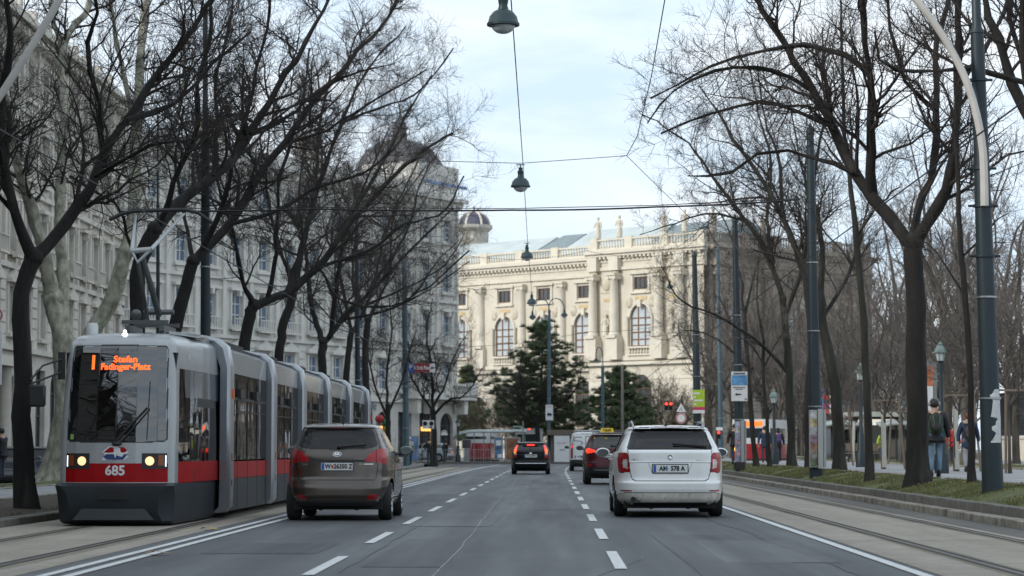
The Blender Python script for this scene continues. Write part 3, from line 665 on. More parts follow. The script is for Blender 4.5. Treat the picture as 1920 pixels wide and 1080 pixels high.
# corner house: dome, blue gutter strip, balcony, shop signs
zs = P(740, 322, 188)[2]
_k = (748-VPX)/F; _c, _s = 21.6/math.hypot(21.6, 42), 42/math.hypot(21.6, 42); dx = (-29.5-_s*4.5-_k*(158+_c*4.5))/(_k*_s-_c)
dome = MB(); sq = [(3.5, zs-2.2), (3.7, zs-.5), (3.4, zs), (3.35, zs+.9), (3.0, zs+2.2), (2.3, zs+3.3), (1.5, zs+3.9), (.75, zs+4.1)]
def sqlathe(mb, prof, c, k=4):
    vs = []; n = 16
    for r, h in prof:
        for j in range(n):
            q = 2*math.pi*(j+.5)/n; d = (abs(math.cos(q))**k+abs(math.sin(q))**k)**(-1/k); vs.append((c[0]+r*d*math.cos(q), c[1]+r*d*math.sin(q), c[2]+h))
    mb.add(vs, [(i*n+j, i*n+(j+1) % n, (i+1)*n+(j+1) % n, (i+1)*n+j) for i in range(len(prof)-1) for j in range(n)])
sqlathe(dome, sq, (dx, 4.5, 0), 6); sqlathe(dome, [(.75, zs+4.1), (.55, zs+4.2), (.5, zs+5), (.65, zs+5.1), (.35, zs+5.6), (.08, zs+6.1), (.05, zs+7.2)], (dx, 4.5, 0), 4)
dome.build('dome', mat('dome_dark_slate', (.12, .12, .125), .65, var=.35, vs=1.5, dirt=((.16, .13, .06), .5, .66)), h2)
MB().bb(dx-3.6, dx+3.6, .02, .08, 22.95, 23.2).build('gutter_strip', mat('blue_gutter', (.20, .30, .50), .5), h2, smooth=0)
MB().bb(L2-6.2, L2+.35, .05, 5.5, 22.82, 24.6).build('attic_block', M_BLUETR, h2, smooth=0)
bal = MB(); bal.bb(L2-9.0, L2+.8, -1.5, -.23, 5.16, 5.5); balustrade(bal, L2-8.8, L2+.6, -1.3, 5.5, 1.0, (L2-8.4, L2-4, L2+.2))
for x in (L2-8.2, L2-5.6, L2-.5): bal.prism([(x-.25, 4.0), (x+.25, 4.0), (x+.35, 5.15), (x-.35, 5.15)], -1.2, -.24)
bal.build('balcony', M_BLUETR, h2, smooth=0)
ss = MB().bb(L2-27, L2-20.4, -.16, -.008, 3.9, 5.0).build('shop_sign', mat('white_sign', (.72, .73, .74), .5), h2, smooth=0)
lo = MB(); lo.sphere((L2-23.9, -.18, 4.35), .34, 10, 8, (1, .2, 1)); lo.sphere((L2-23.9, -.18, 4.68), .2, 10, 8, (1, .2, 1.3)); lo.build('emblem', mat('salmon_paint', (.72, .24, .16), .6), ss)
M_BLUEL = mat('blue_letter', (.08, .13, .3), .5)
tx = MB(); tx.bb(L2-22.4, L2-20.8, -.2, -.165, 4.2, 4.6); tx.build('lettering', M_BLUEL, ss, smooth=0)
tx = MB(); text_flat(tx, 'Sparcafe', .95, (L2-14.6, -.14, 4.5), bold=.01); tx.build('lettering', mat('slate_letter', (.10, .13, .17), .5), h2, smooth=0)
gl = MB()
for x in (L2-11.8, L2-4.9): gl.bb(x-.9, x+.9, -.05, .05, 2.6, 2.95)
gl.build('lit_sign', mat('warm_sign', (.9, .5, .15), .5, emis=(1, .5, .12), es=1.1), h2, smooth=0)
# pale palace far behind the grove, stone wall and iron fence on the east side
street_house('palace', 'pale palace facade glimpsed far behind the park grove', (44, 215), (110, 150), 20, 3, 5.5, M_STONE, M_STONE2, M_DARKF, M_DARKP, 7.0)
fw = thing('park_wall', 'low pale stone park wall with a gate pier by the iron fence', 'wall', (27, 40, .48))
MB().bb(-.3, .3, 20, 110, 0, 1.25).bb(-.38, .38, 20, 110, 1.252, 1.42).build('wall', M_STONE2, fw, smooth=0)
MB().box((0, 54, 2.0), (1.1, 1.3, 4.0)).box((0, 54, 4.15), (1.5, 1.7, .3)).build('gate_pier', M_STONE2, fw, smooth=0)
fe = thing('iron_fence', 'dark iron fence standing on the pale park wall', 'fence', (27, 40, 1.9))
fb = MB(); fb.bb(-.03, .03, 20, 110, .25, .31); fb.bb(-.03, .03, 20, 110, 2.2, 2.26)
for i in range(430): fb.bb(-.02, .02, 20+i*.21, 20.035+i*.21, 0.02, 2.6)
fb.build('railing', mat('black_iron', (.02, .022, .026), .5), fe, smooth=0)
# ------------------------------------------------------------------ trees
def bark(name, c, dirt=None, st=(1, 1, .22)):
    return mat(name, c, .9, var=.6, vs=4, bump=1.0, bs=22, dirt=dirt, stretch=st)
M_BARK = bark('dark_bark', (.015, .013, .0115), ((.050, .047, .040), 1.7, .54))
M_BARKG = bark('green_grey_bark', (.024, .024, .019), ((.050, .054, .036), 2.0, .55))
M_PLANE = bark('plane_bark', (.33, .32, .25), ((.16, .15, .10), 2.4, .54), (1, 1, .6))
M_TWIG = mat('twig_bark', (.030, .024, .021), .9, var=.3, vs=3)
M_TWIG2 = mat('grey_twig_bark', (.046, .038, .034), .9, var=.4, vs=1)
M_TWIGB = mat('brown_twig_bark', (.13, .114, .102), .9, var=.5, vs=.4)
def smooth_poly(pts, k):
    pts = np.array(pts, float)
    if len(pts) < 3: t = np.linspace(0, 1, k)[:, None]; return pts[0]*(1-t)+pts[-1]*t
    p = np.vstack([2*pts[0]-pts[1], pts, 2*pts[-1]-pts[-2]]); n = len(pts)-1; out = []
    for q in np.linspace(0, n-1e-6, k):
        i = int(q); t = q-i; a, b, c, d = p[i], p[i+1], p[i+2], p[i+3]
        out.append(.5*((2*b)+(c-a)*t+(2*a-5*b+4*c-d)*t*t+(3*b-a-3*c+d)*t**3))
    return np.array(out)
def tubes(Pn, Rn, n):
    N_, K, _ = Pn.shape; T = np.gradient(Pn, axis=1); T /= np.linalg.norm(T, axis=2, keepdims=True)+1e-9
    ref = np.array([.37, .71, .23]); A = np.cross(T, ref); A /= np.linalg.norm(A, axis=2, keepdims=True)+1e-9; B = np.cross(T, A)
    q = np.arange(n)*2*math.pi/n
    V = Pn[:, :, None]+Rn[:, :, None, None]*(np.cos(q)[None, None, :, None]*A[:, :, None]+np.sin(q)[None, None, :, None]*B[:, :, None])
    idx = np.arange(N_*K*n).reshape(N_, K, n); a = idx[:, :-1]; b = idx[:, 1:]
    Q = np.stack([a, np.roll(a, -1, 2), np.roll(b, -1, 2), b], -1).reshape(-1, 4)
    return V.reshape(-1, 3), Q
def sprout(Pn, Rn, per, lens, k, rs, up=.25, t0=.2, spread=.9, tip=.3, rscale=.55, rmin=.003, wig=.22, inherit=.55):
    """Grow `per` children on every parent curve (N,K,3); lens = (min,max) as share of the parent's length or metres when negative."""
    N_, K, _ = Pn.shape; M = N_*per; par = np.repeat(np.arange(N_), per); t = rs.uniform(t0, 1.0, M)**1.05
    f = t*(K-1); i = np.minimum(f.astype(int), K-2); w = (f-i)[:, None]
    pos = Pn[par, i]*(1-w)+Pn[par, i+1]*w; tan = Pn[par, i+1]-Pn[par, i]; tan /= np.linalg.norm(tan, axis=1)[:, None]+1e-9
    plen = np.linalg.norm(np.diff(Pn, axis=1), axis=2).sum(1)[par]
    rp = (Rn[par, i]*(1-w[:, 0])+Rn[par, i+1]*w[:, 0])
    rv = rs.normal(size=(M, 3)); rv -= (rv*tan).sum(1)[:, None]*tan; rv /= np.linalg.norm(rv, axis=1)[:, None]+1e-9
    d = tan*inherit+rv*spread*rs.uniform(.6, 1.15, M)[:, None]+np.array([0, 0, up]); d /= np.linalg.norm(d, axis=1)[:, None]
    L = (rs.uniform(lens[0], lens[1], M)*plen*(1.15-.55*t)) if lens[0] > 0 else rs.uniform(-lens[0], -lens[1], M)*(1.15-.5*t)
    r0 = np.maximum(rp*rscale*rs.uniform(.7, 1.1, M), rmin)
    pts = [pos]; cur = d
    for s in range(1, k):
        cur = cur+rs.normal(size=(M, 3))*wig+np.array([0, 0, up*.35]); cur /= np.linalg.norm(cur, axis=1)[:, None]
        pts.append(pts[-1]+cur*(L/(k-1))[:, None])
    return np.stack(pts, 1), r0[:, None]*np.linspace(1, tip, k)[None]
def crown_mesh(limbs, rs, m, n1=1.0, n2=8, n3=6, n4=0, l1=(-1.1, -3.1), up=.22, twig=.0034, fork=True):
    """limbs: list of (points (K,3), radii (K)); everything thinner is grown from them."""
    Vs = []; Qs = []; b = 0
    def put(Pn, Rn, n):
        nonlocal b
        V, Q = tubes(Pn, Rn, n); Vs.append(V); Qs.append(Q+b); b += len(V)
    P1 = []; R1 = []
    for pts, rad, t0 in limbs:
        L = np.linalg.norm(np.diff(pts, axis=0), axis=1).sum(); c = max(3, int(L/.42*n1))
        a, r = sprout(pts[None], rad[None], c, l1, 7, rs, up, t0, .95, .25, .5, .008, .2)
        P1.append(a); R1.append(np.minimum(r, .05*np.linspace(1, .3, 7)))
    P1 = np.concatenate(P1); R1 = np.concatenate(R1); put(P1, R1, 5)
    P2, R2 = sprout(P1, R1, n2, (.3, .62), 5, rs, up*.8, .15, .9, .35, .6, twig*1.6); put(P2, R2, 4)
    P3, R3 = sprout(P2, R2, n3, (.35, .75), 4, rs, up*.6, .1, .9, .5, .65, twig); put(P3, R3, 3)
    if n4:
        P4, R4 = sprout(P3, R3, n4, (.4, .8), 3, rs, up*.5, .2, .9, .6, .7, twig*.8); put(P4, R4, 3)
    return np_mesh('crown', np.concatenate(Vs), np.concatenate(Qs), m)
def limb_from_pixels(px, Y0, dY, r0, r1, rs, wob=.12, base_z=None):
    pts = []
    n = len(px)
    for i, (x, y) in enumerate(px):
        q = P(x, y, Y0+dY*i/(n-1)); pts.append(q)
    if base_z is not None: pts[0][2] = base_z
    L = sum(np.linalg.norm(pts[i+1]-pts[i]) for i in range(n-1)); k = max(6, int(L/.45)); c = smooth_poly(pts, k)
    nz = rs.normal(size=c.shape)*wob*.18; nz[0] = 0; nz[-1] = 0; c = c+nz
    return c, np.linspace(r0, r1, k)
def terr(x, y):
    if x > 7.34: return (float(zv(x)) if x < 8.8 else .5 if x < 15 else .56 if x < 17.5 else .48) if y < 168 else .3
    if y > 186: return .12
    return .13 if x < -8.2 else 0.0
def traced_tree(name, label, cat, Y, trunk, limbs, seed, mt=None, mc=None, flare=True, group=None, zb=None, **kw):
    """trunk/limbs: pixel polylines read off the photo; limbs carry (pixels, start depth offset, depth drift, r0, r1[, twig start])."""
    rs = np.random.RandomState(seed); mt = mt or M_BARK; mc = mc or M_TWIG
    px, r0, r1 = trunk; base = P(px[0][0], px[0][1], Y); zb = terr(base[0], Y) if zb is None else zb
    tp, tr = limb_from_pixels(px, Y, 0, r0, r1, rs, .08, zb-.08)
    root = thing(name, label, cat, (tp[0][0], tp[0][1], zb), 0, group); off = np.array([tp[0][0], tp[0][1], zb])
    if flare: tr[0] *= 1.45; tr[1] *= 1.12
    mb = MB(); mb.tube(tp-off, tr, 12); LL = []
    for l in limbs:
        c, r = limb_from_pixels(l[0], Y+l[1], l[2], l[3], l[4], rs); mb.tube(c-off, r, 9); LL.append((c-off, r, l[5] if len(l) > 5 else .15))
    mb.sphere(tp[-1]-off, r1*1.15, 10, 8)
    for i, q in enumerate(mb.v):
        j = .10*r0; mb.v[i] = (q[0]+rs.uniform(-j, j), q[1]+rs.uniform(-j, j), q[2]+rs.uniform(-j, j))
    mb.build('trunk', mt, root, smooth=60)
    link('crown', crown_mesh(LL, rs, mc, **kw), root); return root

T1 = traced_tree('street_tree', 'dark bare tree with a curved trunk forking low, standing beside the tram front', 'tree', 42,
    ([(50, 957), (48, 870), (40, 780), (45, 690), (38, 600), (44, 530), (63, 482)], .175, .15),
    [([(62, 486), (32, 410), (8, 320), (0, 250), (12, 140), (20, 40), (0, -60)], 0, -2.5, .115, .03), ([(62, 486), (130, 412), (180, 330), (225, 245), (290, 150), (350, 70), (420, -30)], 0, 3, .125, .035),
     ([(195, 305), (190, 210), (165, 110), (180, 10), (170, -60)], .8, -1.5, .06, .02), ([(240, 225), (330, 190), (400, 120), (470, 60)], 1.2, 1.5, .05, .015), ([(25, 395), (-30, 330), (-60, 240)], -.3, -1, .05, .02), ([(180, 330), (235, 300), (300, 265), (370, 262)], .5, -2.2, .035, .01)], 11, n1=1.4, n2=9, n3=11)
T3 = traced_tree('street_tree', 'dark leaning tree behind the tram pantograph with long branches to the upper sky', 'tree', 56,
    ([(256, 905), (256, 700), (258, 600), (262, 500), (290, 430)], .21, .17),
    [([(290, 432), (360, 362), (425, 310), (470, 250), (510, 180), (560, 100), (610, 10), (640, -60)], 0, 5, .15, .03), ([(300, 420), (330, 330), (368, 240), (372, 150), (395, 60), (392, -40)], 0, -3, .08, .025),
     ([(400, 330), (408, 240), (402, 150), (430, 50), (440, -40)], 1, 2, .055, .02), ([(470, 250), (540, 215), (600, 170), (680, 130), (740, 120)], 2, 3, .05, .012), ([(262, 500), (240, 440), (215, 380), (130, 330)], 0, -2, .05, .015)], 12, n1=1.4, n2=9, n3=11)
T4 = traced_tree('street_tree', 'dark bare tree leaning toward the road behind the first tram car', 'tree', 64,
    ([(308, 905), (312, 700), (335, 585), (362, 490)], .20, .16),
    [([(360, 495), (430, 420), (475, 345), (530, 270), (590, 190), (660, 110), (730, 30), (760, -30)], 0, 4, .14, .03), ([(380, 465), (420, 380), (440, 300), (470, 180), (500, 60), (510, -40)], 0, -3, .08, .02),
     ([(430, 420), (520, 395), (600, 350), (690, 320), (760, 250)], .5, 2, .06, .014), ([(530, 270), (600, 250), (680, 200), (800, 130)], 2, 2, .05, .012), ([(362, 490), (345, 400), (330, 300), (345, 200)], 0, 2, .06, .02)], 13, n1=1.4, n2=9, n3=11)
T5 = traced_tree('street_tree', 'low forking dark tree above the middle tram cars', 'tree', 80,
    ([(448, 905), (452, 700), (466, 605), (476, 572)], .22, .19),
    [([(476, 575), (540, 547), (600, 500), (650, 430), (700, 370), (760, 310), (810, 270), (850, 250)], 0, 4, .16, .03), ([(476, 575), (455, 520), (440, 450), (410, 350), (390, 250)], 0, -3, .10, .02),
     ([(540, 547), (570, 450), (600, 340), (640, 230), (690, 130), (760, 50)], .5, 4, .12, .02), ([(600, 500), (690, 470), (760, 420), (830, 400), (870, 330)], 1.5, 3, .06, .012), ([(500, 562), (520, 460), (520, 350), (560, 220), (580, 90)], .2, -2, .09, .02), ([(640, 230), (720, 200), (790, 170), (850, 90)], 2, 2, .05, .01), ([(600,505),(640,560),(720,575),(800,540),(880,470)], 2, -2, .05, .01)], 14, None, M_TWIG2, n1=1.1, n2=9, n3=8)
T6 = traced_tree('street_tree', 'upright dark tree rising behind the fourth tram car', 'tree', 95,
    ([(522, 880), (522, 700), (530, 620), (552, 540)], .20, .17),
    [([(552, 545), (570, 450), (590, 350), (600, 240), (620, 130)], 0, 3, .13, .03), ([(552, 545), (520, 450), (500, 350), (505, 230)], 0, -3, .10, .02), ([(552, 545), (610, 480), (660, 400), (720, 300), (770, 200), (810, 140)], 0, 4, .11, .02), ([(590, 500), (680, 480), (750, 440), (810, 350)], 1, 2, .05, .01)], 15, None, M_TWIG2, n1=1.1, n2=9, n3=8)
T7 = traced_tree('street_tree', 'stout dark tree forking in a wide Y above the last tram cars', 'tree', 108,
    ([(612, 880), (608, 760), (604, 690), (606, 640)], .22, .19),
    [([(606, 645), (585, 580), (575, 480), (560, 380), (570, 270)], 0, 3, .14, .03), ([(606, 645), (640, 600), (690, 550), (740, 500), (800, 440), (850, 390)], 0, 3, .14, .02), ([(620, 630), (630, 540), (650, 430), (690, 330), (730, 240)], 0, -3, .13, .02), ([(640, 600), (730, 580), (810, 540), (880, 490)], 1, -3, .06, .01), ([(690, 550), (760, 440), (790, 340), (830, 270)], 1, 4, .07, .01)], 16, None, M_TWIG2, n1=1.1, n2=9, n3=8)
T8 = traced_tree('street_tree', 'dark tree at the rear end of the tram beside the teal pole', 'tree', 120,
    ([(655, 880), (652, 780), (650, 690), (660, 620)], .19, .15),
    [([(660, 625), (640, 520), (640, 430), (620, 330)], 0, 2, .1, .02), ([(660, 625), (700, 540), (720, 440), (760, 350), (790, 290)], 0, 3, .1, .02), ([(690, 570), (760, 540), (830, 500), (870, 440)], 0, -2, .06, .01)], 17, None, M_TWIG2, n1=1.05, n2=8, n3=8)
T9 = traced_tree('street_tree', 'tree standing next to the last tram portal at the shop fronts', 'tree', 132,
    ([(692, 878), (690, 780), (684, 680), (690, 600)], .22, .17),
    [([(690, 605), (660, 520), (670, 400), (650, 300)], 0, 2, .11, .02), ([(690, 605), (730, 510), (740, 400), (800, 310)], 0, 3, .11, .02), ([(700, 590), (770, 560), (820, 490), (860, 450)], 0, -2, .07, .01), ([(684, 640), (640, 590), (600, 500)], 0, -2, .07, .01)], 18, None, M_TWIG2, n1=1.05, n2=8, n3=8)
T10 = traced_tree('young_street_tree', 'slim bare tree with rising forked limbs before the white shop sign', 'tree', 142,
    ([(727, 875), (728, 800), (727, 760)], .17, .14),
    [([(727, 765), (725, 700), (735, 620), (730, 560)], 0, 1, .09, .02), ([(727, 780), (705, 730), (690, 660), (695, 610)], 0, -1, .08, .02), ([(727, 775), (752, 720), (765, 670), (780, 620)], 0, 1, .08, .02)], 19, n1=1.3, n2=10, n3=7)
T11 = traced_tree('young_street_tree', 'bare tree spreading in low arms behind the yellow sign at the corner', 'tree', 158,
    ([(814, 874), (813, 800), (811, 770)], .2, .17),
    [([(811, 775), (810, 700), (800, 620), (812, 560)], 0, 1, .12, .02), ([(812, 770), (790, 740), (770, 700), (765, 640)], 0, -1, .09, .02), ([(812, 780), (840, 750), (865, 745), (890, 715), (905, 690)], 0, -2, .09, .015), ([(812, 765), (835, 720), (850, 670), (880, 620)], 0, 2, .09, .015)], 20, n1=1.5, n2=10, n3=7)
P1 = traced_tree('plane_tree', 'thick pale plane tree with a flared foot behind the parked cars', 'tree', 74,
    ([(95, 912), (118, 850), (124, 750), (118, 640), (100, 560)], .40, .30),
    [([(100, 565), (82, 470), (55, 380), (30, 300), (15, 210), (0, 100)], 0, -3, .25, .08, .3), ([(115, 600), (120, 520), (112, 420), (118, 300), (122, 190), (118, 90), (160, 20), (185, -40)], 0, 3, .22, .07, .35), ([(120, 95), (100, 30), (95, -40)], 2.5, 1, .1, .05, .3)], 21, M_PLANE, M_TWIG, n1=.7, n2=10, n3=7)
P2 = traced_tree('plane_tree', 'pale plane tree leaning over behind the tram cab roof', 'tree', 84,
    ([(92, 905), (120, 780), (165, 640), (210, 560), (238, 470)], .36, .25),
    [([(238, 472), (252, 370), (255, 250), (262, 130), (272, 20), (278, -40)], 0, 2, .24, .12, .3), ([(255, 250), (235, 150), (215, 60), (205, -40)], 1, -2, .1, .05, .3), ([(250, 380), (300, 300), (340, 180), (345, 60)], 0, 2, .09, .03, .2)], 22, M_PLANE, M_TWIG, n1=.7, n2=10, n3=7)
# east side ---------------------------------------------------------------
K_ = traced_tree('street_tree', 'large dark tree with three rising limbs next to the man with the backpack', 'tree', 52,
    ([(1722, 905), (1721, 850), (1720, 760), (1718, 640), (1714, 520), (1712, 455)], .25, .20),
    [([(1708, 462), (1655, 388), (1600, 325), (1565, 240), (1515, 160), (1465, 75), (1420, 0), (1385, -70)], 0, 3, .15, .04, .2), ([(1634, 362), (1634, 270), (1632, 150), (1618, 50), (1612, -50)], .6, -2, .115, .05, .15), ([(1712, 455), (1725, 385), (1750, 315), (1757, 210), (1755, 110), (1772, 20), (1790, -50)], 0, 2, .10, .04, .2),
     ([(1714, 458), (1765, 375), (1790, 290), (1796, 170), (1798, 60), (1800, -50)], 0, -2, .14, .05, .2), ([(1634, 145), (1590, 105), (1520, 85), (1450, 95), (1360, 110), (1300, 140), (1220, 185)], .2, 2, .06, .008, .05), ([(1515, 165), (1440, 130), (1360, 130), (1270, 165), (1215, 230)], 1.3, -2, .06, .008, .1), ([(1565, 240), (1500, 210), (1420, 190), (1330, 215), (1240, 250)], 1, 2, .05, .008, .1), ([(1600, 325), (1540, 300), (1450, 285), (1360, 330), (1290, 330)], .6, 1, .05, .008, .1), ([(1757, 210), (1700, 150), (1670, 60), (1660, -40)], .5, -1, .05, .02), ([(1796, 170), (1840, 100), (1880, 20), (1900, -50)], -.5, 1, .05, .02)], 31, n1=.85, n2=10, n3=7)
L_ = traced_tree('street_tree', 'tree at the edge of the view whose long level branch crosses the pole', 'tree', 47,
    ([(1985, 930), (1980, 700), (1970, 400), (1950, 250)], .24, .18),
    [([(1950, 255), (1905, 170), (1878, 90), (1855, 20), (1845, -60)], 0, 1, .13, .05, .2), ([(1935, 160), (1880, 142), (1800, 127), (1730, 135), (1690, 132), (1655, 118), (1640, 60)], -1, -1, .05, .01, .1), ([(1950, 250), (1930, 150), (1918, 40), (1920, -50)], 0, -1, .12, .05), ([(1925, 160), (1900, 60), (1890, -40)], 0, 1, .06, .03)], 32, n1=.7, n2=10, n3=7)
M_ = traced_tree('street_tree', 'tree with a sinuous trunk bending toward the road between two poles', 'tree', 92,
    ([(1485, 880), (1482, 770), (1477, 660), (1468, 560)], .16, .13),
    [([(1468, 565), (1445, 490), (1400, 415), (1350, 350), (1300, 280), (1250, 240), (1205, 215)], 0, 2, .11, .012, .1), ([(1472, 600), (1500, 510), (1520, 420), (1510, 320), (1530, 220)], 0, -2, .09, .015), ([(1445, 490), (1440, 400), (1445, 300), (1420, 200), (1400, 100)], .5, 2, .08, .012), ([(1478, 700), (1420, 640), (1340, 590), (1270, 560), (1240, 500)], 0, -3, .07, .01, .1), ([(1400, 415), (1330, 400), (1260, 420), (1200, 440)], 1, -1, .05, .01, .1)], 33, M_BARKG, n1=1.1, n2=10, n3=7)
N_ = traced_tree('street_tree', 'mossy grey tree leaning away beside the pole with the poster box', 'tree', 76,
    ([(1575, 893), (1572, 800), (1562, 700), (1545, 620), (1535, 540)], .19, .15),
    [([(1535, 545), (1500, 480), (1465, 400), (1425, 330), (1380, 270), (1340, 200), (1310, 160)], 0, 2, .12, .012, .1), ([(1537, 550), (1540, 450), (1525, 350), (1540, 250), (1560, 150)], 0, -2, .10, .02), ([(1465, 400), (1460, 300), (1430, 210), (1420, 120)], 1, 2, .07, .01), ([(1540, 600), (1590, 520), (1620, 420), (1640, 330)], 0, 2, .07, .015)], 34, M_BARKG, n1=1.0, n2=10, n3=7)
N2 = traced_tree('street_tree', 'thin dark tree hugging the pole with the poster box', 'tree', 84,
    ([(1518, 890), (1512, 780), (1520, 650), (1510, 520)], .13, .10),
    [([(1510, 525), (1480, 440), (1450, 350), (1390, 280), (1330, 260)], 0, 1, .08, .01), ([(1510, 525), (1530, 420), (1500, 300), (1480, 180)], 0, 1, .08, .01)], 35, n1=1.0, n2=10, n3=7)
O_ = traced_tree('young_street_tree', 'straight slender young tree on the grass next to the big forked tree', 'tree', 59,
    ([(1630, 898), (1628, 780), (1622, 640), (1612, 500), (1600, 390)], .105, .07),
    [([(1600, 395), (1590, 300), (1582, 190), (1578, 80), (1575, -20)], 0, 0, .065, .02, .0), ([(1615, 520), (1560, 450), (1520, 390)], 0, 1, .03, .008), ([(1608, 440), (1650, 380), (1690, 350)], 0, -1, .03, .008), ([(1595, 330), (1550, 270), (1510, 230)], 0, 1, .03, .008)], 36, M_BARKG, n1=1.3, n2=9, n3=6)
Q_ = traced_tree('young_street_tree', 'slender young tree right before the big lamp pole', 'tree', 48.5,
    ([(1823, 912), (1822, 800), (1816, 640), (1806, 500), (1797, 400)], .075, .05),
    [([(1797, 400), (1795, 300), (1790, 180), (1795, 60), (1790, -40)], 0, 0, .05, .02, .0), ([(1812, 560), (1760, 480), (1720, 450)], 0, 1, .025, .006), ([(1806, 480), (1850, 430), (1890, 400)], 0, -.6, .025, .006)], 37, M_BARK, n1=1.2, n2=9, n3=6)
traced_tree('young_street_tree', 'thin leaning tree near the blue picture sign', 'tree', 98,
    ([(1418, 876), (1408, 780), (1402, 680), (1395, 580)], .11, .08),
    [([(1395, 585), (1385, 500), (1360, 420), (1330, 380)], 0, 1, .06, .01), ([(1396, 590), (1420, 500), (1440, 430)], 0, 1, .06, .01), ([(1402, 690), (1350, 640), (1290, 620), (1250, 640)], 0, -1, .04, .008)], 38, M_BARKG, M_TWIGB, n1=1.3, n2=10, n3=7)
traced_tree('young_street_tree', 'very thin crooked tree behind the people walking off', 'tree', 92,
    ([(1443, 879), (1438, 780), (1430, 700), (1432, 640)], .075, .06),
    [([(1432, 640), (1420, 560), (1425, 480)], 0, 1, .05, .01), ([(1431, 690), (1460, 640), (1490, 600)], 0, -1, .035, .008), ([(1430, 680), (1400, 640), (1370, 620)], 0, 1, .03, .008)], 39, M_BARKG, M_TWIGB, n1=1.3, n2=10, n3=7)
# grove behind the footpath: a few grown individuals, each standing many times
def grown_tree(seed, H, spread, r, nl, mc, n1, n2, n3, mt, fork=.3, n4=0):
    rs = np.random.RandomState(seed); hb = H*fork; t = np.array([[0, 0, -.1], [.05, .03, hb*.4], [rs.uniform(-.2, .2), rs.uniform(-.2, .2), hb]]); tp = smooth_poly(t, 9); tr = np.linspace(r, r*.75, 9); tr[0] *= 1.35
    mb = MB().tube(tp, tr, 9); LL = []
    for i in range(nl):
        a = 2*math.pi*i/nl+rs.uniform(-.4, .4); s = spread*rs.uniform(.35, 1.0); top = H*rs.uniform(.72, 1.0)*(1-.25*s/spread); b = tp[6+i % 3]
        pts = [b]; 
        for q in (.25, .5, .75, 1): pts.append(b+np.array([math.cos(a)*s*q**.8, math.sin(a)*s*q**.8, (top-b[2])*q**1.1])+rs.normal(size=3)*.25)
        c = smooth_poly(pts, 14); rr = np.linspace(r*.6, .02, 14); mb.tube(c, rr, 6); LL.append((c, rr, .1))
    return mb.mesh('trunk', mt, 60), crown_mesh(LL, rs, mc, n1, n2, n3, n4, twig=.006)
M_BARKB = bark('brown_grey_bark', (.085, .074, .062))
GT = [grown_tree(101, 13, 3.4, .17, 6, M_TWIGB, .7, 5, 5, M_BARKB), grown_tree(102, 11, 3.0, .14, 5, M_TWIGB, .7, 5, 5, M_BARKB, .25), grown_tree(103, 15, 3.8, .22, 7, M_TWIGB, .7, 5, 5, M_BARKB, .35)]
GY = [grown_tree(104, 6.5, 1.3, .05, 5, M_TWIGB, 1.2, 6, 4, M_BARKB, .38)]
M_SHRUB = mat('shrub_twig', (.20, .155, .11), .9, var=.4, vs=.8)
GS = [grown_tree(105, 5.5, 1.6, .05, 9, M_SHRUB, 1.3, 5, 5, M_BARKB, .08), grown_tree(106, 4.5, 1.7, .04, 10, M_SHRUB, 1.4, 6, 5, M_BARKB, .06)]
def plant(kindlist, k, name, label, cat, loc, rz, s, group):
    root = thing(name, label, cat, loc, rz, group); root.scale = (s, s, s)
    link('trunk', kindlist[k][0], root); link('crown', kindlist[k][1], root); return root
rs = random.Random(21)
spots = []
for i in range(32):
    for _ in range(40):
        y = rs.uniform(78, 245); x = rs.uniform(18.5 if y > 110 else 15.5, 40+.12*y) if y < 160 else rs.uniform(14, 52)
        if y < 160 and x/y > .215: continue
        if all((x-a)**2+(y-b)**2 > 9 for a, b in spots): spots.append((x, y)); break
for i, (x, y) in enumerate(spots):
    plant(GT, i % 3, 'park_tree', 'bare brown park tree among many in the grove beyond the footpath', 'tree', (x, y, .46 if y < 230 else .3), rs.uniform(0, 6.3), rs.uniform(.78, 1.2), 'bare trees of the park grove')
for i, (px, Y) in enumerate(((1345, 205), (1372, 178), (1402, 212), (1455, 186), (1505, 206), (1560, 182), (1608, 208), (1670, 176), (1330, 222), (1432, 224), (1535, 226), (1640, 228))):
    plant(GT, i % 3, 'park_tree', 'bare brown park tree in the rank that hides the museum side wing', 'tree', (XP(px, Y), Y, .3), rs.uniform(0, 6.3), rs.uniform(1.2, 1.6), 'bare trees along the museum side')
for i, (px, Y, s) in enumerate(((1775, 112, 1.2), (1852, 96, 1.15), (1905, 108, 1.35), (1700, 138, 1.25), (1893, 142, 1.3), (1818, 150, 1.35), (1640, 150, 1.1))):
    plant(GT, (i+2) % 3, 'park_tree', 'bare brown park tree among many in the grove beyond the footpath', 'tree', (XP(px, Y), Y, .5), i*1.9, s, 'bare trees of the park grove')
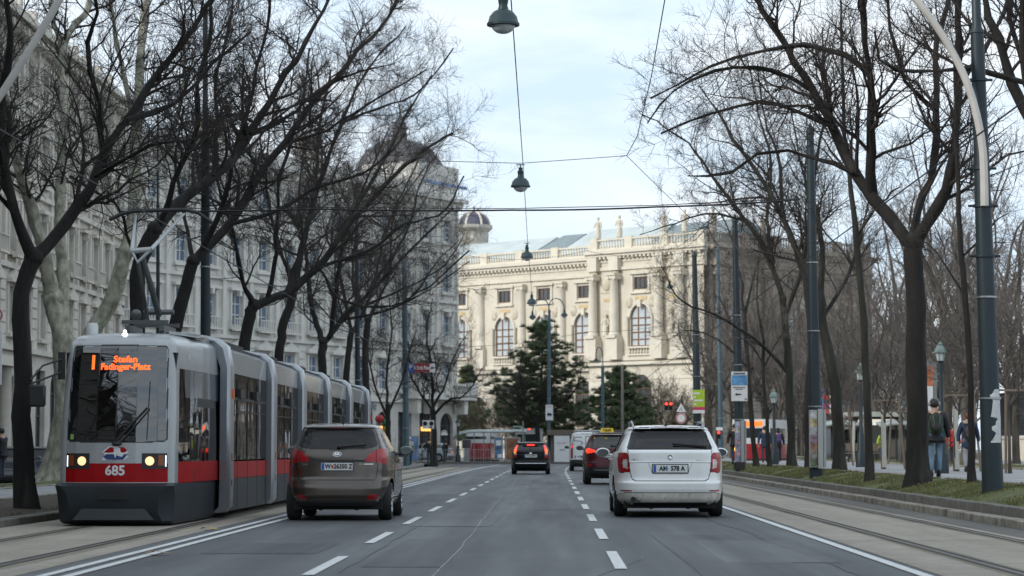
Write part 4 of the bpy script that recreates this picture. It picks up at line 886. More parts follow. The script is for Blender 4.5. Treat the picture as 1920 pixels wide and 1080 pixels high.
# trees on the far pavement between shelter and museum
sh = [(905, 212, 0, 1.1, 'brown leafless shrub left of the big pine before the museum'), (960, 214, 1, 1.35, 'dense domed brown shrub under the big pine'), (1062, 213, 0, 1.2, 'brown shrub spreading between the two pine groups'), (1245, 210, 1, 1.6, 'tall yellowish brown shrub by the red signal lamps'), (1215, 214, 0, 1.1, 'small brown shrub at the foot of the second pine'), (1290, 212, 1, 1.3, 'brown shrub beside the pole with the green banner')]
for px, Y, k, s, lb in sh: plant(GS, k, 'shrub', lb, 'shrub', (XP(px, Y), Y, .1), px, s, None)
traced_tree('street_tree', 'dark low branching tree at the end of the stop shelter', 'tree', 204, ([(1008, 860), (1008, 815), (1006, 790)], .22, .18),
    [([(1006, 792), (990, 760), (975, 700), (985, 650)], 0, 1, .12, .02), ([(1006, 792), (1025, 750), (1040, 690), (1030, 640)], 0, 1, .12, .02), ([(1006, 795), (1040, 770), (1080, 730), (1090, 690)], 0, -1, .1, .02), ([(1006, 795), (970, 770), (935, 740), (920, 700)], 0, -1, .1, .02)], 41, M_BARK, M_TWIG, n1=1.4, n2=10, n3=7)
# staked young trees on the second verge
M_STAKE = mat('stake_wood', (.17, .135, .105), .85, var=.3, vs=4, bump=.3, bs=20, stretch=(1, 1, .2))
def stakes(px, Y, label, white=True):
    x = XP(px, Y); r = thing('tree_stakes', label, 'tree stakes', (x, Y, .56), 0, 'stake frames around the young trees')
    for k, (a, b) in enumerate(((-.62, -.4), (.62, -.4), (.0, .6))): MB().tube([(a, b, -.1), (a*.72, b*.72, 2.3)], .038, 7).build('stake', M_STAKE, r)
    MB().bb(-.46, .46, -.315, -.285, 2.18, 2.235).build('cross_bar', M_STAKE, r)
ST = [(1568, 96, 'stake frame nearest the red direction signs'), (1658, 80, 'stake frame around the white limed stem past the slender tree'), (1795, 72, 'stake frame showing between the slim tree and the man'), (1893, 66, 'stake frame beyond the big lamp pole'), (1600, 120, 'far stake frame before the glass shelter'), (1690, 104, 'far stake frame behind the big forked tree')]
M_LIME = mat('limed_bark', (.55, .54, .48), .9, var=.12, vs=5)
for i, (px, Y, lb) in enumerate(ST):
    stakes(px, Y, lb); x = XP(px, Y)
    t = plant(GY, 0, 'young_park_tree', lb.replace('stake frame', 'staked young tree'), 'tree', (x, Y, .56), i*1.3, 1.0, 'staked young trees')
    if i in (1, 2, 4): MB().tube([(.01, 0, 0), (.03, .02, 1.9)], .075, 8).build('limewash', M_LIME, t)
# the row that stands behind the camera and is mirrored in the tram windscreen
for i, (x, y, k) in enumerate(((-11.2, 25, 2), (-10.6, 17, 0), (-8.9, 9, 2), (-9.4, 1, 0), (-8.8, 14, 1), (-12.4, 9, 0), (-13.2, -4, 2), (8.3, -6, 2), (8.3, 14, 0), (-14.5, -18, 0), (-9.5, 2, 1), (-17, 12, 2), (-10, -14, 1))):
    plant(GT, k, 'street_tree', 'bare avenue tree farther back along the road', 'tree', (x, y, .12 if x < 0 else .45), i*2.1, 1.25, 'avenue trees farther back')
# black pines
M_NEEDLE = mat('pine_needles', (.125, .16, .085), .75, var=.5, vs=.8)
M_NEEDLE2 = mat('pine_needles_light', (.16, .205, .10), .75, var=.4, vs=.8)
def pine(label, px, Y, ytop, ybase, wpx, seed, lean=0):
    rs = np.random.RandomState(seed); s = SPX(Y); base = P(px, ybase, Y); H = P(px, ytop, Y)[2]; W = wpx/s/2
    root = thing('pine_tree', label, 'tree', (base[0], base[1], .1)); t = smooth_poly([(0, 0, 0), (lean*.3, .2, H*.4), (lean, 0, H)], 12); mb = MB().tube(t, np.linspace(.24, .05, 12), 8)
    C1 = []; prof = lambda h: W*(np.sin(np.clip((1.02-h)/.85, 0, 1)*math.pi*.62)**.8)
    nb = 64
    for i in range(nb):
        h = .26+.74*(i+rs.uniform(0, 1))/nb; a = i*2.4+rs.uniform(-.5, .5); L = prof(h)*rs.uniform(.55, 1.15)+.15; c = np.array([np.interp(h, np.linspace(0, 1, 12), t[:, k]) for k in range(3)])
        d = np.array([math.cos(a), math.sin(a), 0]); pts = np.array([c+d*L*q+np.array([0, 0, L*(.28*q*q-.05)]) for q in np.linspace(0, 1, 6)]); mb.tube(pts, np.linspace(.05, .015, 6), 5)
        m = int(5+L*4)
        for q in rs.uniform(.25, 1.05, m): C1.append(c+d*L*q+np.array([0, 0, L*(.28*q*q-.05)])+rs.normal(size=3)*np.array([.35, .35, .16])*(.4+.25*L))
    mb.build('trunk', M_BARKB, root)
    C1 = np.array(C1); nn = 110
    for nm, mm, sel in (('foliage', M_NEEDLE, np.arange(len(C1)) % 3 != 0), ('foliage', M_NEEDLE2, np.arange(len(C1)) % 3 == 0)):
        cc = C1[sel]; k = len(cc)*nn; ce = np.repeat(cc, nn, 0); d = rs.normal(size=(k, 3)); d[:, 2] = np.abs(d[:, 2])*.9-.15; d /= np.linalg.norm(d, axis=1)[:, None]
        L = rs.uniform(.18, .42, k)[:, None]; o = ce+d*rs.uniform(0, .16, k)[:, None]; sd = np.cross(d, rs.normal(size=(k, 3))); sd /= np.linalg.norm(sd, axis=1)[:, None]; sd *= .022
        V = np.stack([o-sd, o+sd, o+d*L], 1).reshape(-1, 3); link(nm, np_mesh(nm, V, np.arange(3*k).reshape(-1, 3), mm, False), root)
pine('tallest black pine standing before the museum windows', 1012, 208, 608, 855, 200, 51, .3)
pine('broad shorter pine right of the tall one, by the hook lamp', 1165, 206, 695, 855, 140, 52, -.2)
pine('small pine half hidden by the corner house', 876, 224, 690, 860, 60, 53)
#pine('bushy low pine left of the tall one', 955, 216, 655, 858, 70, 54)
# ------------------------------------------------------------------ vehicles
M_TYRE = mat('tyre_rubber', (.022, .022, .022), .85, var=.3, vs=8, dirt=((.07, .065, .06), 6, .62))
M_RIM = mat('alloy_rim', (.38, .39, .40), .35, .85, var=.1)
M_TRIM = mat('black_trim', (.02, .02, .021), .55, var=.2)
M_UNDER = mat('underbody', (.012, .012, .012), .9)
M_SEAT = mat('seat_fabric', (.03, .03, .032), .9)
M_CHROME = mat('chrome', (.65, .66, .67), .15, .95, var=.05)
M_PLATE = mat('plate_white', (.72, .73, .72), .4, var=.05)
M_PLBLUE = mat('plate_blue', (.02, .08, .42), .4, var=.05)
M_INK = mat('black_ink', (.015, .015, .015), .5)
M_REDINK = mat('red_ink', (.5, .03, .03), .5)
M_RED = mat('tail_lamp_red', (.34, .006, .010), .28, var=.3, vs=10, coat=.15)
M_REDLIT = mat('tail_lamp_lit', (.45, .01, .01), .12, emis=(1, .05, .02), es=.9)
M_AMBERLIT = mat('amber_lit', (.6, .25, .02), .2, emis=(1, .42, .05), es=1.0)
M_LAMPW = mat('lamp_clear', (.55, .50, .48), .15, var=.2, vs=12, coat=.5)
M_GLASS = glassmat('car_glass', (.06, .075, .075), .02, .02, .6)
M_GLASSD = glassmat('dark_car_glass', (.06, .07, .07), .02, .05, .8)
def wheel(root, x, y, r, w, side, seg=24):
    wh = MB().lathe([(r*.62, -w/2), (r*.93, -w/2), (r, -w*.33), (r, w*.33), (r*.93, w/2), (r*.62, w/2)], (0, 0, 0), seg, 'x').build('wheel', M_TYRE, root, (x, y, r))
    rm = MB(); s = side; rm.lathe([(r*.64, s*w*.46), (r*.60, s*w*.50), (r*.56, s*w*.36), (.03, s*w*.30), (.001, s*w*.30)], (0, 0, 0), seg, 'x')
    rm.lathe([(r*.60, -s*w*.4), (.001, -s*w*.2)], (0, 0, 0), seg, 'x')
    for k in range(7):
        q = 2*math.pi*k/7; rm.tube([(s*w*.37, .04*math.cos(q), .04*math.sin(q)), (s*w*.47, r*.58*math.cos(q), r*.58*math.sin(q))], [.035, .022], 5)
    rm.build('rim', M_RIM, wh); return wh
def rear_plate(root, sh, U, z, txt, w=.52, h=.12, gap=None):
    o = .012; b = MB(); sh.decal(b, rect(w+.03, h+.03), face(4), U, z, .006); pl = b.build('number_plate', M_TRIM, root, smooth=0)
    b = MB(); sh.decal(b, rect(w, h), face(4), U, z, o); b.build('plate_face', M_PLATE, pl, smooth=0)
    b = MB(); sh.decal(b, rect(.042, h-.01), face(4), U-w/2+.03, z, o+.004); b.build('country_band', M_PLBLUE, pl, smooth=0)
    b = MB(); sh.text(b, txt, h*.86, U+.028, z, o+.005, 'CENTER', .004, .86); b.build('lettering', M_INK, pl, smooth=0)
    return pl
def car(name, label, cat, loc, rz, S, group=None):
    """S: shape table. z lists are (height, value) pairs; y runs from the tail (0) to the nose."""
    root = thing(name, label, cat, loc, rz, group); L, H = S['L'], S['H']; st = S.get('step', .012)
    zz = np.concatenate([np.arange(S['z0'], H-.10, st), H-.10*(1-np.sin(np.linspace(0, math.pi/2, int(.14/st)+6)))])
    f = {k: pchip(*np.array(S[k]).T, zz) for k in ('yr', 'yf', 'w')}; n = S.get('n', 6.5)
    def outline(z):
        i = int(np.argmin(abs(zz-z))); a, b, w = f['yr'][i], f['yf'][i], f['w'][i]; q = np.linspace(0, math.pi, 500); c = (a+b)/2; nn = n if z < H-.12 else n*.75
        e = np.sign(np.cos(q))*abs(np.cos(q))**(2/nn); x = w*abs(np.sin(q))**(2/nn); y = c-(b-a)/2*e; x[0] = x[-1] = 0
        # plan taper toward both ends
        t = np.clip((y-a)/max(.1, b-a), 0, 1); x = x*(1-S.get('taper', .05)*(np.clip((.28-t)/.28, 0, 1)**2+np.clip((t-.72)/.28, 0, 1)**2)); return np.stack([x, y], 1)
    sh = Shell(zz, outline, S.get('dense', 1.2), st, S.get('nrest', 70)); u, x, y, z = sh.uc, *sh.c.T; au = abs(u); nn = sh.n
    sidef = (abs(nn[:, 0]) > .55) & (au > .5); k = sh.cls; mats = {}
    k[:] = 0
    for i, (pn, m, where, poly, gap) in enumerate(S['parts'], 1):
        if where == 'rear': ins = pip(poly, au, z) & (y < 1.3); d = pdist(poly, au, z, False)
        elif where == 'side': ins = pip(poly, y, z) & sidef; d = np.where(sidef, pdist(poly, y, z), 9)
        elif where == 'front': ins = pip(poly, abs(x), z) & (y > L*.5) & (nn[:, 1] > .12)
        if gap and where != 'front': k[(d < gap) & ((y < 1.3) if where == 'rear' else sidef)] = 90
        k[ins & ((d > gap) if gap and where != 'front' else True)] = i; mats[i] = (pn, m, where)
    for yw in S['axles']:
        dist = np.hypot(y-yw, z-S['rw']); k[(dist < S['rw']+.055) & sidef] = 99
        k[(dist < S['rw']+.085) & (dist >= S['rw']+.055) & sidef & (k != 99)] = 91 if S.get('arch') else k[(dist < S['rw']+.085) & (dist >= S['rw']+.055) & sidef & (k != 99)]
    sh.part(0, 'body', S['paint'], root); sh.part(90, 'panel_gap', M_TRIM, root, -.006); sh.part(91, 'arch_trim', M_TRIM, root)
    for i, (pn, m, where) in mats.items():
        if where == 'side' or pn in S.get('split', ()):
            for s in (-1, 1): sh.part(i, pn, m, root, 0, s)
        else: sh.part(i, pn, m, root)
    wd = max(v for _, v in S['w'])
    ub = MB(); ub.bb(-wd*.82, wd*.82, .25, L-.3, S['z0']-.06, S['z0']+.12); ub.box((0, S['axles'][0], S['rw']), (wd*1.5, .16, .14)); ub.bb(-wd*.70, wd*.70, .15, L-.25, S['z0']+.121, .62); ub.bb(-wd*.85, wd*.85, S['axles'][0]+S['rw']+.1, S['axles'][1]-S['rw']-.1, S['z0']+.122, .55)
    for sx in (-1, 1): ub.tube([(sx*.3, .3, S['z0']-.03), (sx*.3, 1.6, S['z0']-.03)], .05, 6)
    ub.build('underbody', M_UNDER, root, smooth=0)
    se = MB()
    hb = S.get('belt', 1.0)
    se.box((0, 1.15, hb-.15), (1.2, .16, .55), rx=-.15)
    for sx in (-.42, 0, .42): se.box((sx, 1.17, hb+.21), (.24, .1, .17), rx=-.1)
    for sx in (-.36, .36): se.box((sx, 2.05, hb-.05), (.46, .16, .7), rx=-.15); se.box((sx, 2.1, hb+.4), (.24, .1, .18))
    se.bb(-.62, .62, 2.9, 3.0, .6, hb+.02)
    se.build('seats', M_SEAT, root, smooth=0)
    for yw in S['axles']:
        for s in (-1, 1): wheel(root, s*(wd-S['wt']/2-.02), yw, S['rw'], S['wt'], s)
    if 'mirror' in S:
        my, mz, mp = S['mirror']; wm = float(np.interp(mz, *np.array(S['w']).T))
        for s in (-1, 1):
            b = MB(); b.sphere((s*(wm+.16), my, mz), .10, 14, 10, (1.25, .8, .82)); b.tube([(s*(wm-.06), my+.05, mz-.06), (s*(wm+.1), my+.03, mz-.03)], .03, 6); mo = b.build('mirror', mp, root)
            b = MB(); b.add([(s*(wm+.16)+.10*a, my-.078, mz+.065*c) for a, c in ell(1, 1, 16)], face(16)); b.build('mirror_glass', mat('mirror_glass', (.07, .08, .085), .08, .9), mo)
    return root, sh
def wiper(root, sh, U0, z0, U1, z1, m=None):
    b = MB(); sh.line(b, [(U0, z0), (U1, z1)], .013, .02, 6); b.add([], []); p = sh.at(U0, z0, .02)[0]; b.sphere(p, .03, 8, 6); b.build('wiper', m or M_TRIM, root)
# --- brown compact van-like hatchback ---------------------------------
PB = mat('brown_metallic_paint', (.078, .061, .049), .23, .45, var=.1, vs=3, coat=.7, dirt=((.08, .07, .06), 2.2, .72), inside=(.03, .03, .03))
kia = dict(L=4.07, H=1.61, z0=.24, step=.012, n=6.0, taper=.09, paint=PB, rw=.315, wt=.215, axles=(.72, 3.33), belt=1.08,
    yr=[(.24, .10), (.30, .05), (.36, .03), (.42, .0), (.52, .0), (.60, .03), (.66, .05), (.72, .09), (.90, .10), (1.03, .11), (1.14, .15), (1.20, .19), (1.48, .40), (1.525, .36), (1.545, .38), (1.58, .62), (1.60, .95), (1.61, 1.4)],
    yf=[(.24, 4.0), (.5, 4.07), (.75, 3.98), (.95, 3.6), (1.05, 3.25), (1.12, 3.05), (1.3, 2.65), (1.5, 2.15), (1.56, 1.9), (1.6, 1.7), (1.61, 1.5)],
    w=[(.24, .80), (.40, .855), (.60, .885), (.80, .885), (1.0, .86), (1.12, .825), (1.3, .74), (1.48, .655), (1.54, .62), (1.58, .55), (1.60, .40), (1.61, .05)],
    parts=[('tailgate', PB, 'rear', [(0, .665), (.62, .665), (.655, .70), (.68, .86), (.70, .97), (.76, 1.12), (.66, 1.5), (0, 1.515)], .006),
           ('rear_window', M_GLASS, 'rear', [(0, 1.155), (.45, 1.165), (.665, 1.215), (.70, 1.25), (.60, 1.475), (0, 1.50)], 0),
           ('spoiler_trim', M_TRIM, 'rear', [(0, 1.475), (.60, 1.455), (.57, 1.52), (0, 1.535)], 0),
           ('handle_recess', M_TRIM, 'rear', [(0, .965), (.46, .965), (.47, .99), (0, 1.0)], 0),
           ('tail_light', M_RED, 'rear', [(.465, 1.0), (.50, 1.06), (.60, 1.13), (.74, 1.175), (.90, 1.185), (1.04, 1.15), (1.02, 1.0), (.93, .915), (.80, .93), (.62, .965), (.47, .965)], 0),
           ('lower_bumper', M_TRIM, 'rear', [(0, .24), (1.2, .24), (1.2, .285), (.9, .30), (.62, .325), (0, .335)], 0),
           ('fog_reflector', M_RED, 'rear', [(.49, .345), (.53, .42), (.62, .435), (.70, .42), (.70, .365), (.6, .345)], 0),
           ('door', PB, 'side', [(.98, .36), (1.28, .62), (1.28, 1.5), (1.98, 1.5), (1.98, .36)], .007), ('door', PB, 'side', [(1.99, .36), (1.99, 1.5), (2.3, 1.5), (3.05, 1.08), (3.05, .36)], .007),
           ('side_window', M_GLASSD, 'side', [(.62, 1.18), (.72, 1.42), (1.25, 1.49), (1.25, 1.14), (.9, 1.15)], 0), ('side_window', M_GLASSD, 'side', [(1.32, 1.13), (1.32, 1.49), (1.94, 1.495), (1.94, 1.10)], 0), ('side_window', M_GLASSD, 'side', [(2.02, 1.10), (2.02, 1.495), (2.25, 1.47), (2.82, 1.08)], 0),
           ('windscreen', M_GLASS, 'front', [(0, 1.08), (.76, 1.08), (.60, 1.5), (0, 1.54)], 0)],
    split=('tail_light', 'fog_reflector'), mirror=(2.72, 1.14, mat('mirror_black_gloss', (.02, .022, .024), .2, coat=.5)))
kr, ks = car('hatchback_car', 'brown metallic compact hatchback driving beside the red and grey tram', 'car', (XP(631, 39.3), 39.3, 0), 0, kia)
rear_plate(kr, ks, 0, .885, 'W  26350 Z')
b = MB(); ks.decal(b, rect(.035, .05), face(4), -.075, .885, .018); ks.add if False else None
b.build('crest', M_REDINK, kr, smooth=0)
b = MB(); ks.decal(b, ell(.072, .038), face(20), 0, 1.085, .008); e = b.build('badge', M_CHROME, kr, smooth=0)
b = MB(); ks.decal(b, ell(.062, .030), face(20), 0, 1.085, .011); b.build('badge_field', M_TRIM, e, smooth=0)
b = MB(); ks.text(b, 'KIA', .052, 0, 1.085, .014, bold=.003); b.build('lettering', M_CHROME, e, smooth=0)
b = MB(); ks.text(b, 'Eco', .045, .40, .925, .01); b.build('model_lettering', mat('lime_chrome', (.45, .6, .2), .3), kr, smooth=0)
b = MB(); ks.decal(b, rect(.15, .012), face(4), .52, .925, .01); ks.text(b, 'venga', .045, -.53, .925, .01); b.build('model_lettering', M_CHROME, kr, smooth=0)
wiper(kr, ks, .02, 1.20, .46, 1.235)
b = MB(); ks.decal(b, [(-.02, 1.175), (.45, 1.2), (.44, 1.255), (.02, 1.235)], face(4), 0, 0, .012); b.build('wiper_housing', M_TRIM, kr, smooth=0)
b = MB(); b.tube([(.03, .95, 1.60), (.03, .86, 1.80)], [.008, .004], 6); b.sphere((.03, .96, 1.605), .03, 8, 6); b.build('aerial', M_TRIM, kr)
b = MB(); ks.decal(b, rect(.32, .018), face(4), 0, 1.527, .006); b.build('brake_lamp', mat('dark_red_lamp', (.13, .01, .01), .3), kr, smooth=0)
b = MB()
for s in (-1, 1): ks.line(b, [(s*.655, 1.17), (s*.655, .93)], .004, .004)
b.build('lamp_seam', M_TRIM, kr)
for yy in (1.55, 2.35):
    for s in (-1, 1): MB().tube([(s*.862, yy, .985), (s*.885, yy+.03, .985), (s*.885, yy+.17, .985), (s*.86, yy+.2, .985)], .014, 6).build('door_handle', PB, kr)
# --- white estate --------------------------------------------------------
PW = mat('white_car_paint', (.82, .82, .80), .28, var=.05, vs=3, coat=.7, dirt=((.66, .64, .60), 3, .62), inside=(.05, .05, .05))
PWD = mat('road_film_white', (.56, .53, .47), .5, var=.2, vs=6, dirt=((.26, .24, .2), 7, .55))
sk = dict(L=4.84, H=1.53, z0=.21, step=.012, n=7.0, taper=.06, paint=PW, rw=.325, wt=.215, axles=(1.02, 3.78), belt=1.02,
    yr=[(.21, .14), (.26, .05), (.33, .02), (.42, .01), (.46, .0), (.56, .0), (.60, .05), (.66, .075), (.88, .085), (.93, .10), (1.06, .11), (1.10, .15), (1.42, .52), (1.455, .48), (1.475, .50), (1.50, .75), (1.52, 1.2), (1.53, 1.7)],
    yf=[(.21, 4.75), (.5, 4.84), (.75, 4.72), (.88, 4.3), (.98, 3.75), (1.03, 3.6), (1.2, 3.2), (1.4, 2.6), (1.48, 2.3), (1.52, 2.1), (1.53, 1.9)],
    w=[(.21, .80), (.30, .87), (.50, .905), (.75, .908), (.95, .895), (1.06, .865), (1.25, .78), (1.42, .69), (1.47, .655), (1.50, .58), (1.52, .42), (1.53, .05)],
    parts=[('tailgate', PW, 'rear', [(0, .60), (.56, .60), (.62, .63), (.655, .74), (.69, 1.06), (.70, 1.10), (.62, 1.47), (0, 1.49)], .007),
           ('rear_window', M_GLASS, 'rear', [(0, 1.115), (.70, 1.115), (.72, 1.14), (.625, 1.43), (.58, 1.455), (0, 1.468)], 0),
           ('spoiler_trim', M_TRIM, 'rear', [(.2, 1.46), (.62, 1.438), (.60, 1.452), (.0, 1.475), (0, 1.46)], 0),
           ('tail_light', M_RED, 'rear', [(.665, .745), (.692, 1.05), (.86, 1.065), (1.06, 1.05), (1.04, .88), (1.0, .76), (.93, .735), (.78, .735)], .004),
           ('reversing_lamp', M_LAMPW, 'rear', [(.70, .80), (.715, .96), (.80, .955), (.825, .90), (.815, .81)], 0),
           ('reflector', M_RED, 'rear', [(.62, .425), (.64, .447), (.93, .452), (.95, .43)], 0),
           ('lower_bumper', PWD, 'rear', [(0, .21), (1.6, .21), (1.6, .30), (.88, .40), (.80, .405), (0, .405)], .004),
           ('diffuser', M_UNDER, 'rear', [(0, .20), (.62, .20), (.60, .245), (0, .25)], 0),
           ('door', PW, 'side', [(1.30, .32), (1.46, .68), (1.46, 1.4), (2.36, 1.44), (2.36, .32)], .007), ('door', PW, 'side', [(2.37, .32), (2.37, 1.44), (2.7, 1.4), (3.5, 1.0), (3.5, .32)], .007),
           ('side_window', M_GLASSD, 'side', [(.62, 1.09), (.82, 1.36), (1.42, 1.41), (1.42, 1.07)], 0), ('side_window', M_GLASSD, 'side', [(1.50, 1.07), (1.50, 1.415), (2.32, 1.43), (2.32, 1.05)], 0), ('side_window', M_GLASSD, 'side', [(2.42, 1.05), (2.42, 1.43), (2.65, 1.39), (3.3, 1.02)], 0),
           ('windscreen', M_GLASS, 'front', [(0, 1.0), (.80, 1.0), (.62, 1.43), (0, 1.47)], 0)],
    split=('tail_light', 'reflector', 'reversing_lamp'), mirror=(3.16, 1.06, PW))
sr, ss_ = car('estate_car', 'white estate car with roof rails and dusty bumper in the lane beside the track', 'car', (XP(1257, 41.2), 41.2, 0), 0, sk); sr.scale = (1.06, 1.04, 1.045)
rear_plate(sr, ss_, 0, .80, 'AM  578 A', .56, .125)
b = MB(); ss_.decal(b, ell(.02, .03, 8), face(8), -.055, .80, .019); b.build('crest', mat('crest_blue', (.1, .3, .45), .5), sr, smooth=0)
b = MB(); ss_.decal(b, ell(.048, .048), face(20), 0, .985, .007); e = b.build('badge', M_CHROME, sr, smooth=0)
b = MB(); ss_.decal(b, ell(.041, .041), face(20), 0, .985, .010); b.build('badge_field', mat('badge_black', (.03, .05, .04), .3), e, smooth=0)
b = MB(); ss_.decal(b, [(-.034, -.006), (.008, -.028), (.034, -.012), (.036, .010), (.02, .002), (.004, .03), (-.004, .012), (-.02, .02), (-.016, .004)], [(0, 1, 2, 3, 4), (0, 4, 5, 6, 7, 8)], 0, .985, .013); b.build('winged_arrow', M_CHROME, e, smooth=0)
b = MB(); ss_.text(b, 'ŠKODA', .045, -.53, .945, .008); ss_.text(b, 'SUPERB', .045, .50, .945, .008); b.build('model_lettering', M_CHROME, sr, smooth=0)
b = MB(); ss_.line(b, [(-.66, .895), (-.3, .90), (.3, .90), (.66, .895)], .0045, .002); ss_.line(b, [(-.36, .90), (-.31, .80), (-.29, .715), (.29, .715), (.31, .80), (.36, .90)], .003, .002); b.build('crease', mat('shadow_gap', (.15, .15, .145), .7), sr)
b = MB()
for u in (-.60, -.51): b.lathe([(.036, .03), (.042, .03), (.042, .16), (.034, .16), (.034, .05), (.001, .05)], (u, .0, .30), 14, 'y')
b.build('exhaust_tips', M_TRIM, sr)
b = MB(); ss_.decal(b, rect(.25, .11), face(4), -.555, .30, .004); b.build('exhaust_recess', M_UNDER, sr, smooth=0)
b = MB(); ss_.decal(b, [(.06, 1.165), (.55, 1.135), (.56, 1.15), (.3, 1.195), (.05, 1.20)], face(5), 0, 0, .014); b.build('wiper_housing', M_TRIM, sr, smooth=0)
wiper(sr, ss_, .08, 1.19, .60, 1.15)
b = MB(); ss_.decal(b, rect(.36, .022), face(4), 0, 1.478, .004); b.build('brake_lamp', mat('dark_red_lamp', (.13, .01, .01), .3), sr, smooth=0)
for s in (-1, 1): MB().tube([(s*.57, .72, 1.47), (s*.585, .85, 1.545), (s*.59, 1.1, 1.575), (s*.59, 2.4, 1.575), (s*.58, 2.7, 1.50)], [.025, .022, .02, .02, .02], 8).build('roof_rail', M_RIM, sr)
MB().box((-.03, .92, 1.535), (.05, .12, .05), top=.6).build('aerial', M_TRIM, sr, smooth=0)
for yy in (2.0, 2.9):
    for s in (-1, 1): MB().tube([(s*.895, yy, .945), (s*.92, yy+.03, .945), (s*.92, yy+.17, .945), (s*.893, yy+.2, .945)], .014, 6).build('door_handle', PW, sr)
# --- black estate in the middle lane ---------------------------------------
PK = mat('black_car_paint', (.005, .007, .008), .3, spec=.2, coat=0, var=.2, inside=(.02, .02, .02))
bk = dict(sk); bk.update(L=4.55, H=1.49, step=.022, nrest=40, paint=PK, split=('tail_light', 'brake_lit', 'lamp_clear'), axles=(.95, 3.6),
    parts=[('tailgate', PK, 'rear', [(0, .62), (.62, .62), (.66, .74), (.66, 1.08), (.60, 1.43), (0, 1.44)], .012),
           ('rear_window', M_GLASS, 'rear', [(0, 1.02), (.62, 1.03), (.64, 1.06), (.56, 1.38), (0, 1.40)], 0),
           ('lamp_clear', M_LAMPW, 'rear', [(.64, .90), (.66, .98), (.86, .98), (.86, .90)], 0),
           ('tail_light', M_RED, 'rear', [(.63, .76), (.64, .90), (.9, .90), (.9, .76)], 0),
           ('brake_lit', M_REDLIT, 'rear', [(.66, .98), (.645, 1.15), (.585, 1.33), (.70, 1.33), (.80, 1.2), (.86, 1.0)], 0),
           ('side_window', M_GLASSD, 'side', [(.62, 1.05), (.82, 1.33), (2.5, 1.38), (3.0, 1.02)], 0),
           ('windscreen', M_GLASS, 'front', [(0, 1.0), (.78, 1.0), (.60, 1.38), (0, 1.42)], 0)], mirror=None)
bk['yr'] = [(z, y) if z < 1.4 else (z-.04, y) for z, y in sk['yr']]; bk['yf'] = [(z, y-.29) if z < 1.4 else (z-.04, y-.29) for z, y in sk['yf']]; bk['w'] = [(z, y) if z < 1.4 else (z-.04, y) for z, y in sk['w']]
del bk['mirror']
br_, bs_ = car('estate_car', 'black estate car with lit brake lights far ahead in the middle lane', 'car', (XP(995, 110), 110, 0), 0, bk)
rear_plate(br_, bs_, 0, .84, 'W 5670W', .56, .13)
b = MB(); bs_.decal(b, rect(.36, .09), face(4), 0, 1.345, .01); b.build('brake_lamp', M_REDLIT, br_, smooth=0)
b = MB()
for s in (-1, 1): bs_.decal(b, ell(.07, .09, 10), face(10), s*.74, 1.05, .012)
b.build('indicator', M_AMBERLIT, br_, smooth=0)
b = MB(); bs_.line(b, [(-.7, .50), (.7, .50)], .018, .008); bs_.decal(b, ell(.06, .03), face(20), 0, .97, .01); b.build('chrome_strip', M_CHROME, br_)
for s in (-1, 1): MB().tube([(s*.56, .75, 1.43), (s*.58, .9, 1.53), (s*.58, 2.4, 1.53), (s*.57, 2.7, 1.46)], .025, 6).build('roof_rail', M_RIM, br_)
# --- dark red taxi off-roader ------------------------------------------------
PR = mat('dark_red_paint', (.075, .007, .012), .28, .1, spec=.3, coat=.15, var=.15, inside=(.02, .02, .02))
tx_ = dict(L=4.6, H=1.70, z0=.26, step=.018, nrest=50, n=6.5, taper=.07, paint=PR, rw=.36, wt=.235, axles=(.9, 3.56), belt=1.15, arch=True,
    yr=[(.26, .16), (.4, .03), (.55, .0), (.70, .02), (.76, .06), (1.0, .10), (1.15, .14), (1.2, .2), (1.58, .52), (1.62, .42), (1.64, .44), (1.67, .8), (1.69, 1.3), (1.70, 1.7)],
    yf=[(.26, 4.5), (.6, 4.6), (.9, 4.45), (1.05, 3.9), (1.14, 3.5), (1.3, 3.1), (1.55, 2.5), (1.65, 2.2), (1.69, 2.0), (1.70, 1.9)],
    w=[(.26, .84), (.45, .905), (.8, .92), (1.05, .90), (1.18, .865), (1.4, .77), (1.6, .68), (1.64, .64), (1.67, .56), (1.69, .40), (1.70, .05)],
    parts=[('tailgate', PR, 'rear', [(0, .72), (.6, .72), (.66, .8), (.72, 1.15), (.62, 1.62), (0, 1.63)], .010),
           ('rear_window', M_GLASSD, 'rear', [(0, 1.20), (.70, 1.21), (.60, 1.57), (0, 1.59)], 0),
           ('tail_light', M_REDLIT, 'rear', [(.50, 1.06), (.52, 1.12), (.8, 1.19), (1.1, 1.17), (1.05, 1.05), (.85, 1.02)], 0),
           ('lower_bumper', M_TRIM, 'rear', [(0, .26), (1.3, .26), (1.3, .5), (.8, .56), (0, .60)], 0), ('reflector', M_RED, 'rear', [(.66, .60), (.68, .68), (.88, .68), (.88, .60)], 0),
           ('bumper_strip', M_RIM, 'rear', [(0, .45), (.55, .45), (.60, .49), (0, .50)], 0),
           ('side_window', M_GLASSD, 'side', [(.7, 1.22), (.95, 1.5), (2.5, 1.56), (3.1, 1.18)], 0), ('windscreen', M_GLASS, 'front', [(0, 1.14), (.8, 1.14), (.64, 1.55), (0, 1.6)], 0)],
    split=('tail_light', 'reflector'), mirror=(3.0, 1.2, PR))
tr_, ts_ = car('taxi', 'dark red taxi partly hidden by the white estate car', 'taxi', (XP(1147, 79), 79, 0), 0, tx_)
M_YEL = mat('taxi_yellow', (.80, .55, .02), .4, var=.08)
sg = MB().box((-.12, 1.5, 1.79), (.46, .18, .15), top=.86).build('roof_sign', mat('taxi_sign_lit', (.85, .6, .03), .4, emis=(1, .7, .05), es=.08), tr_)
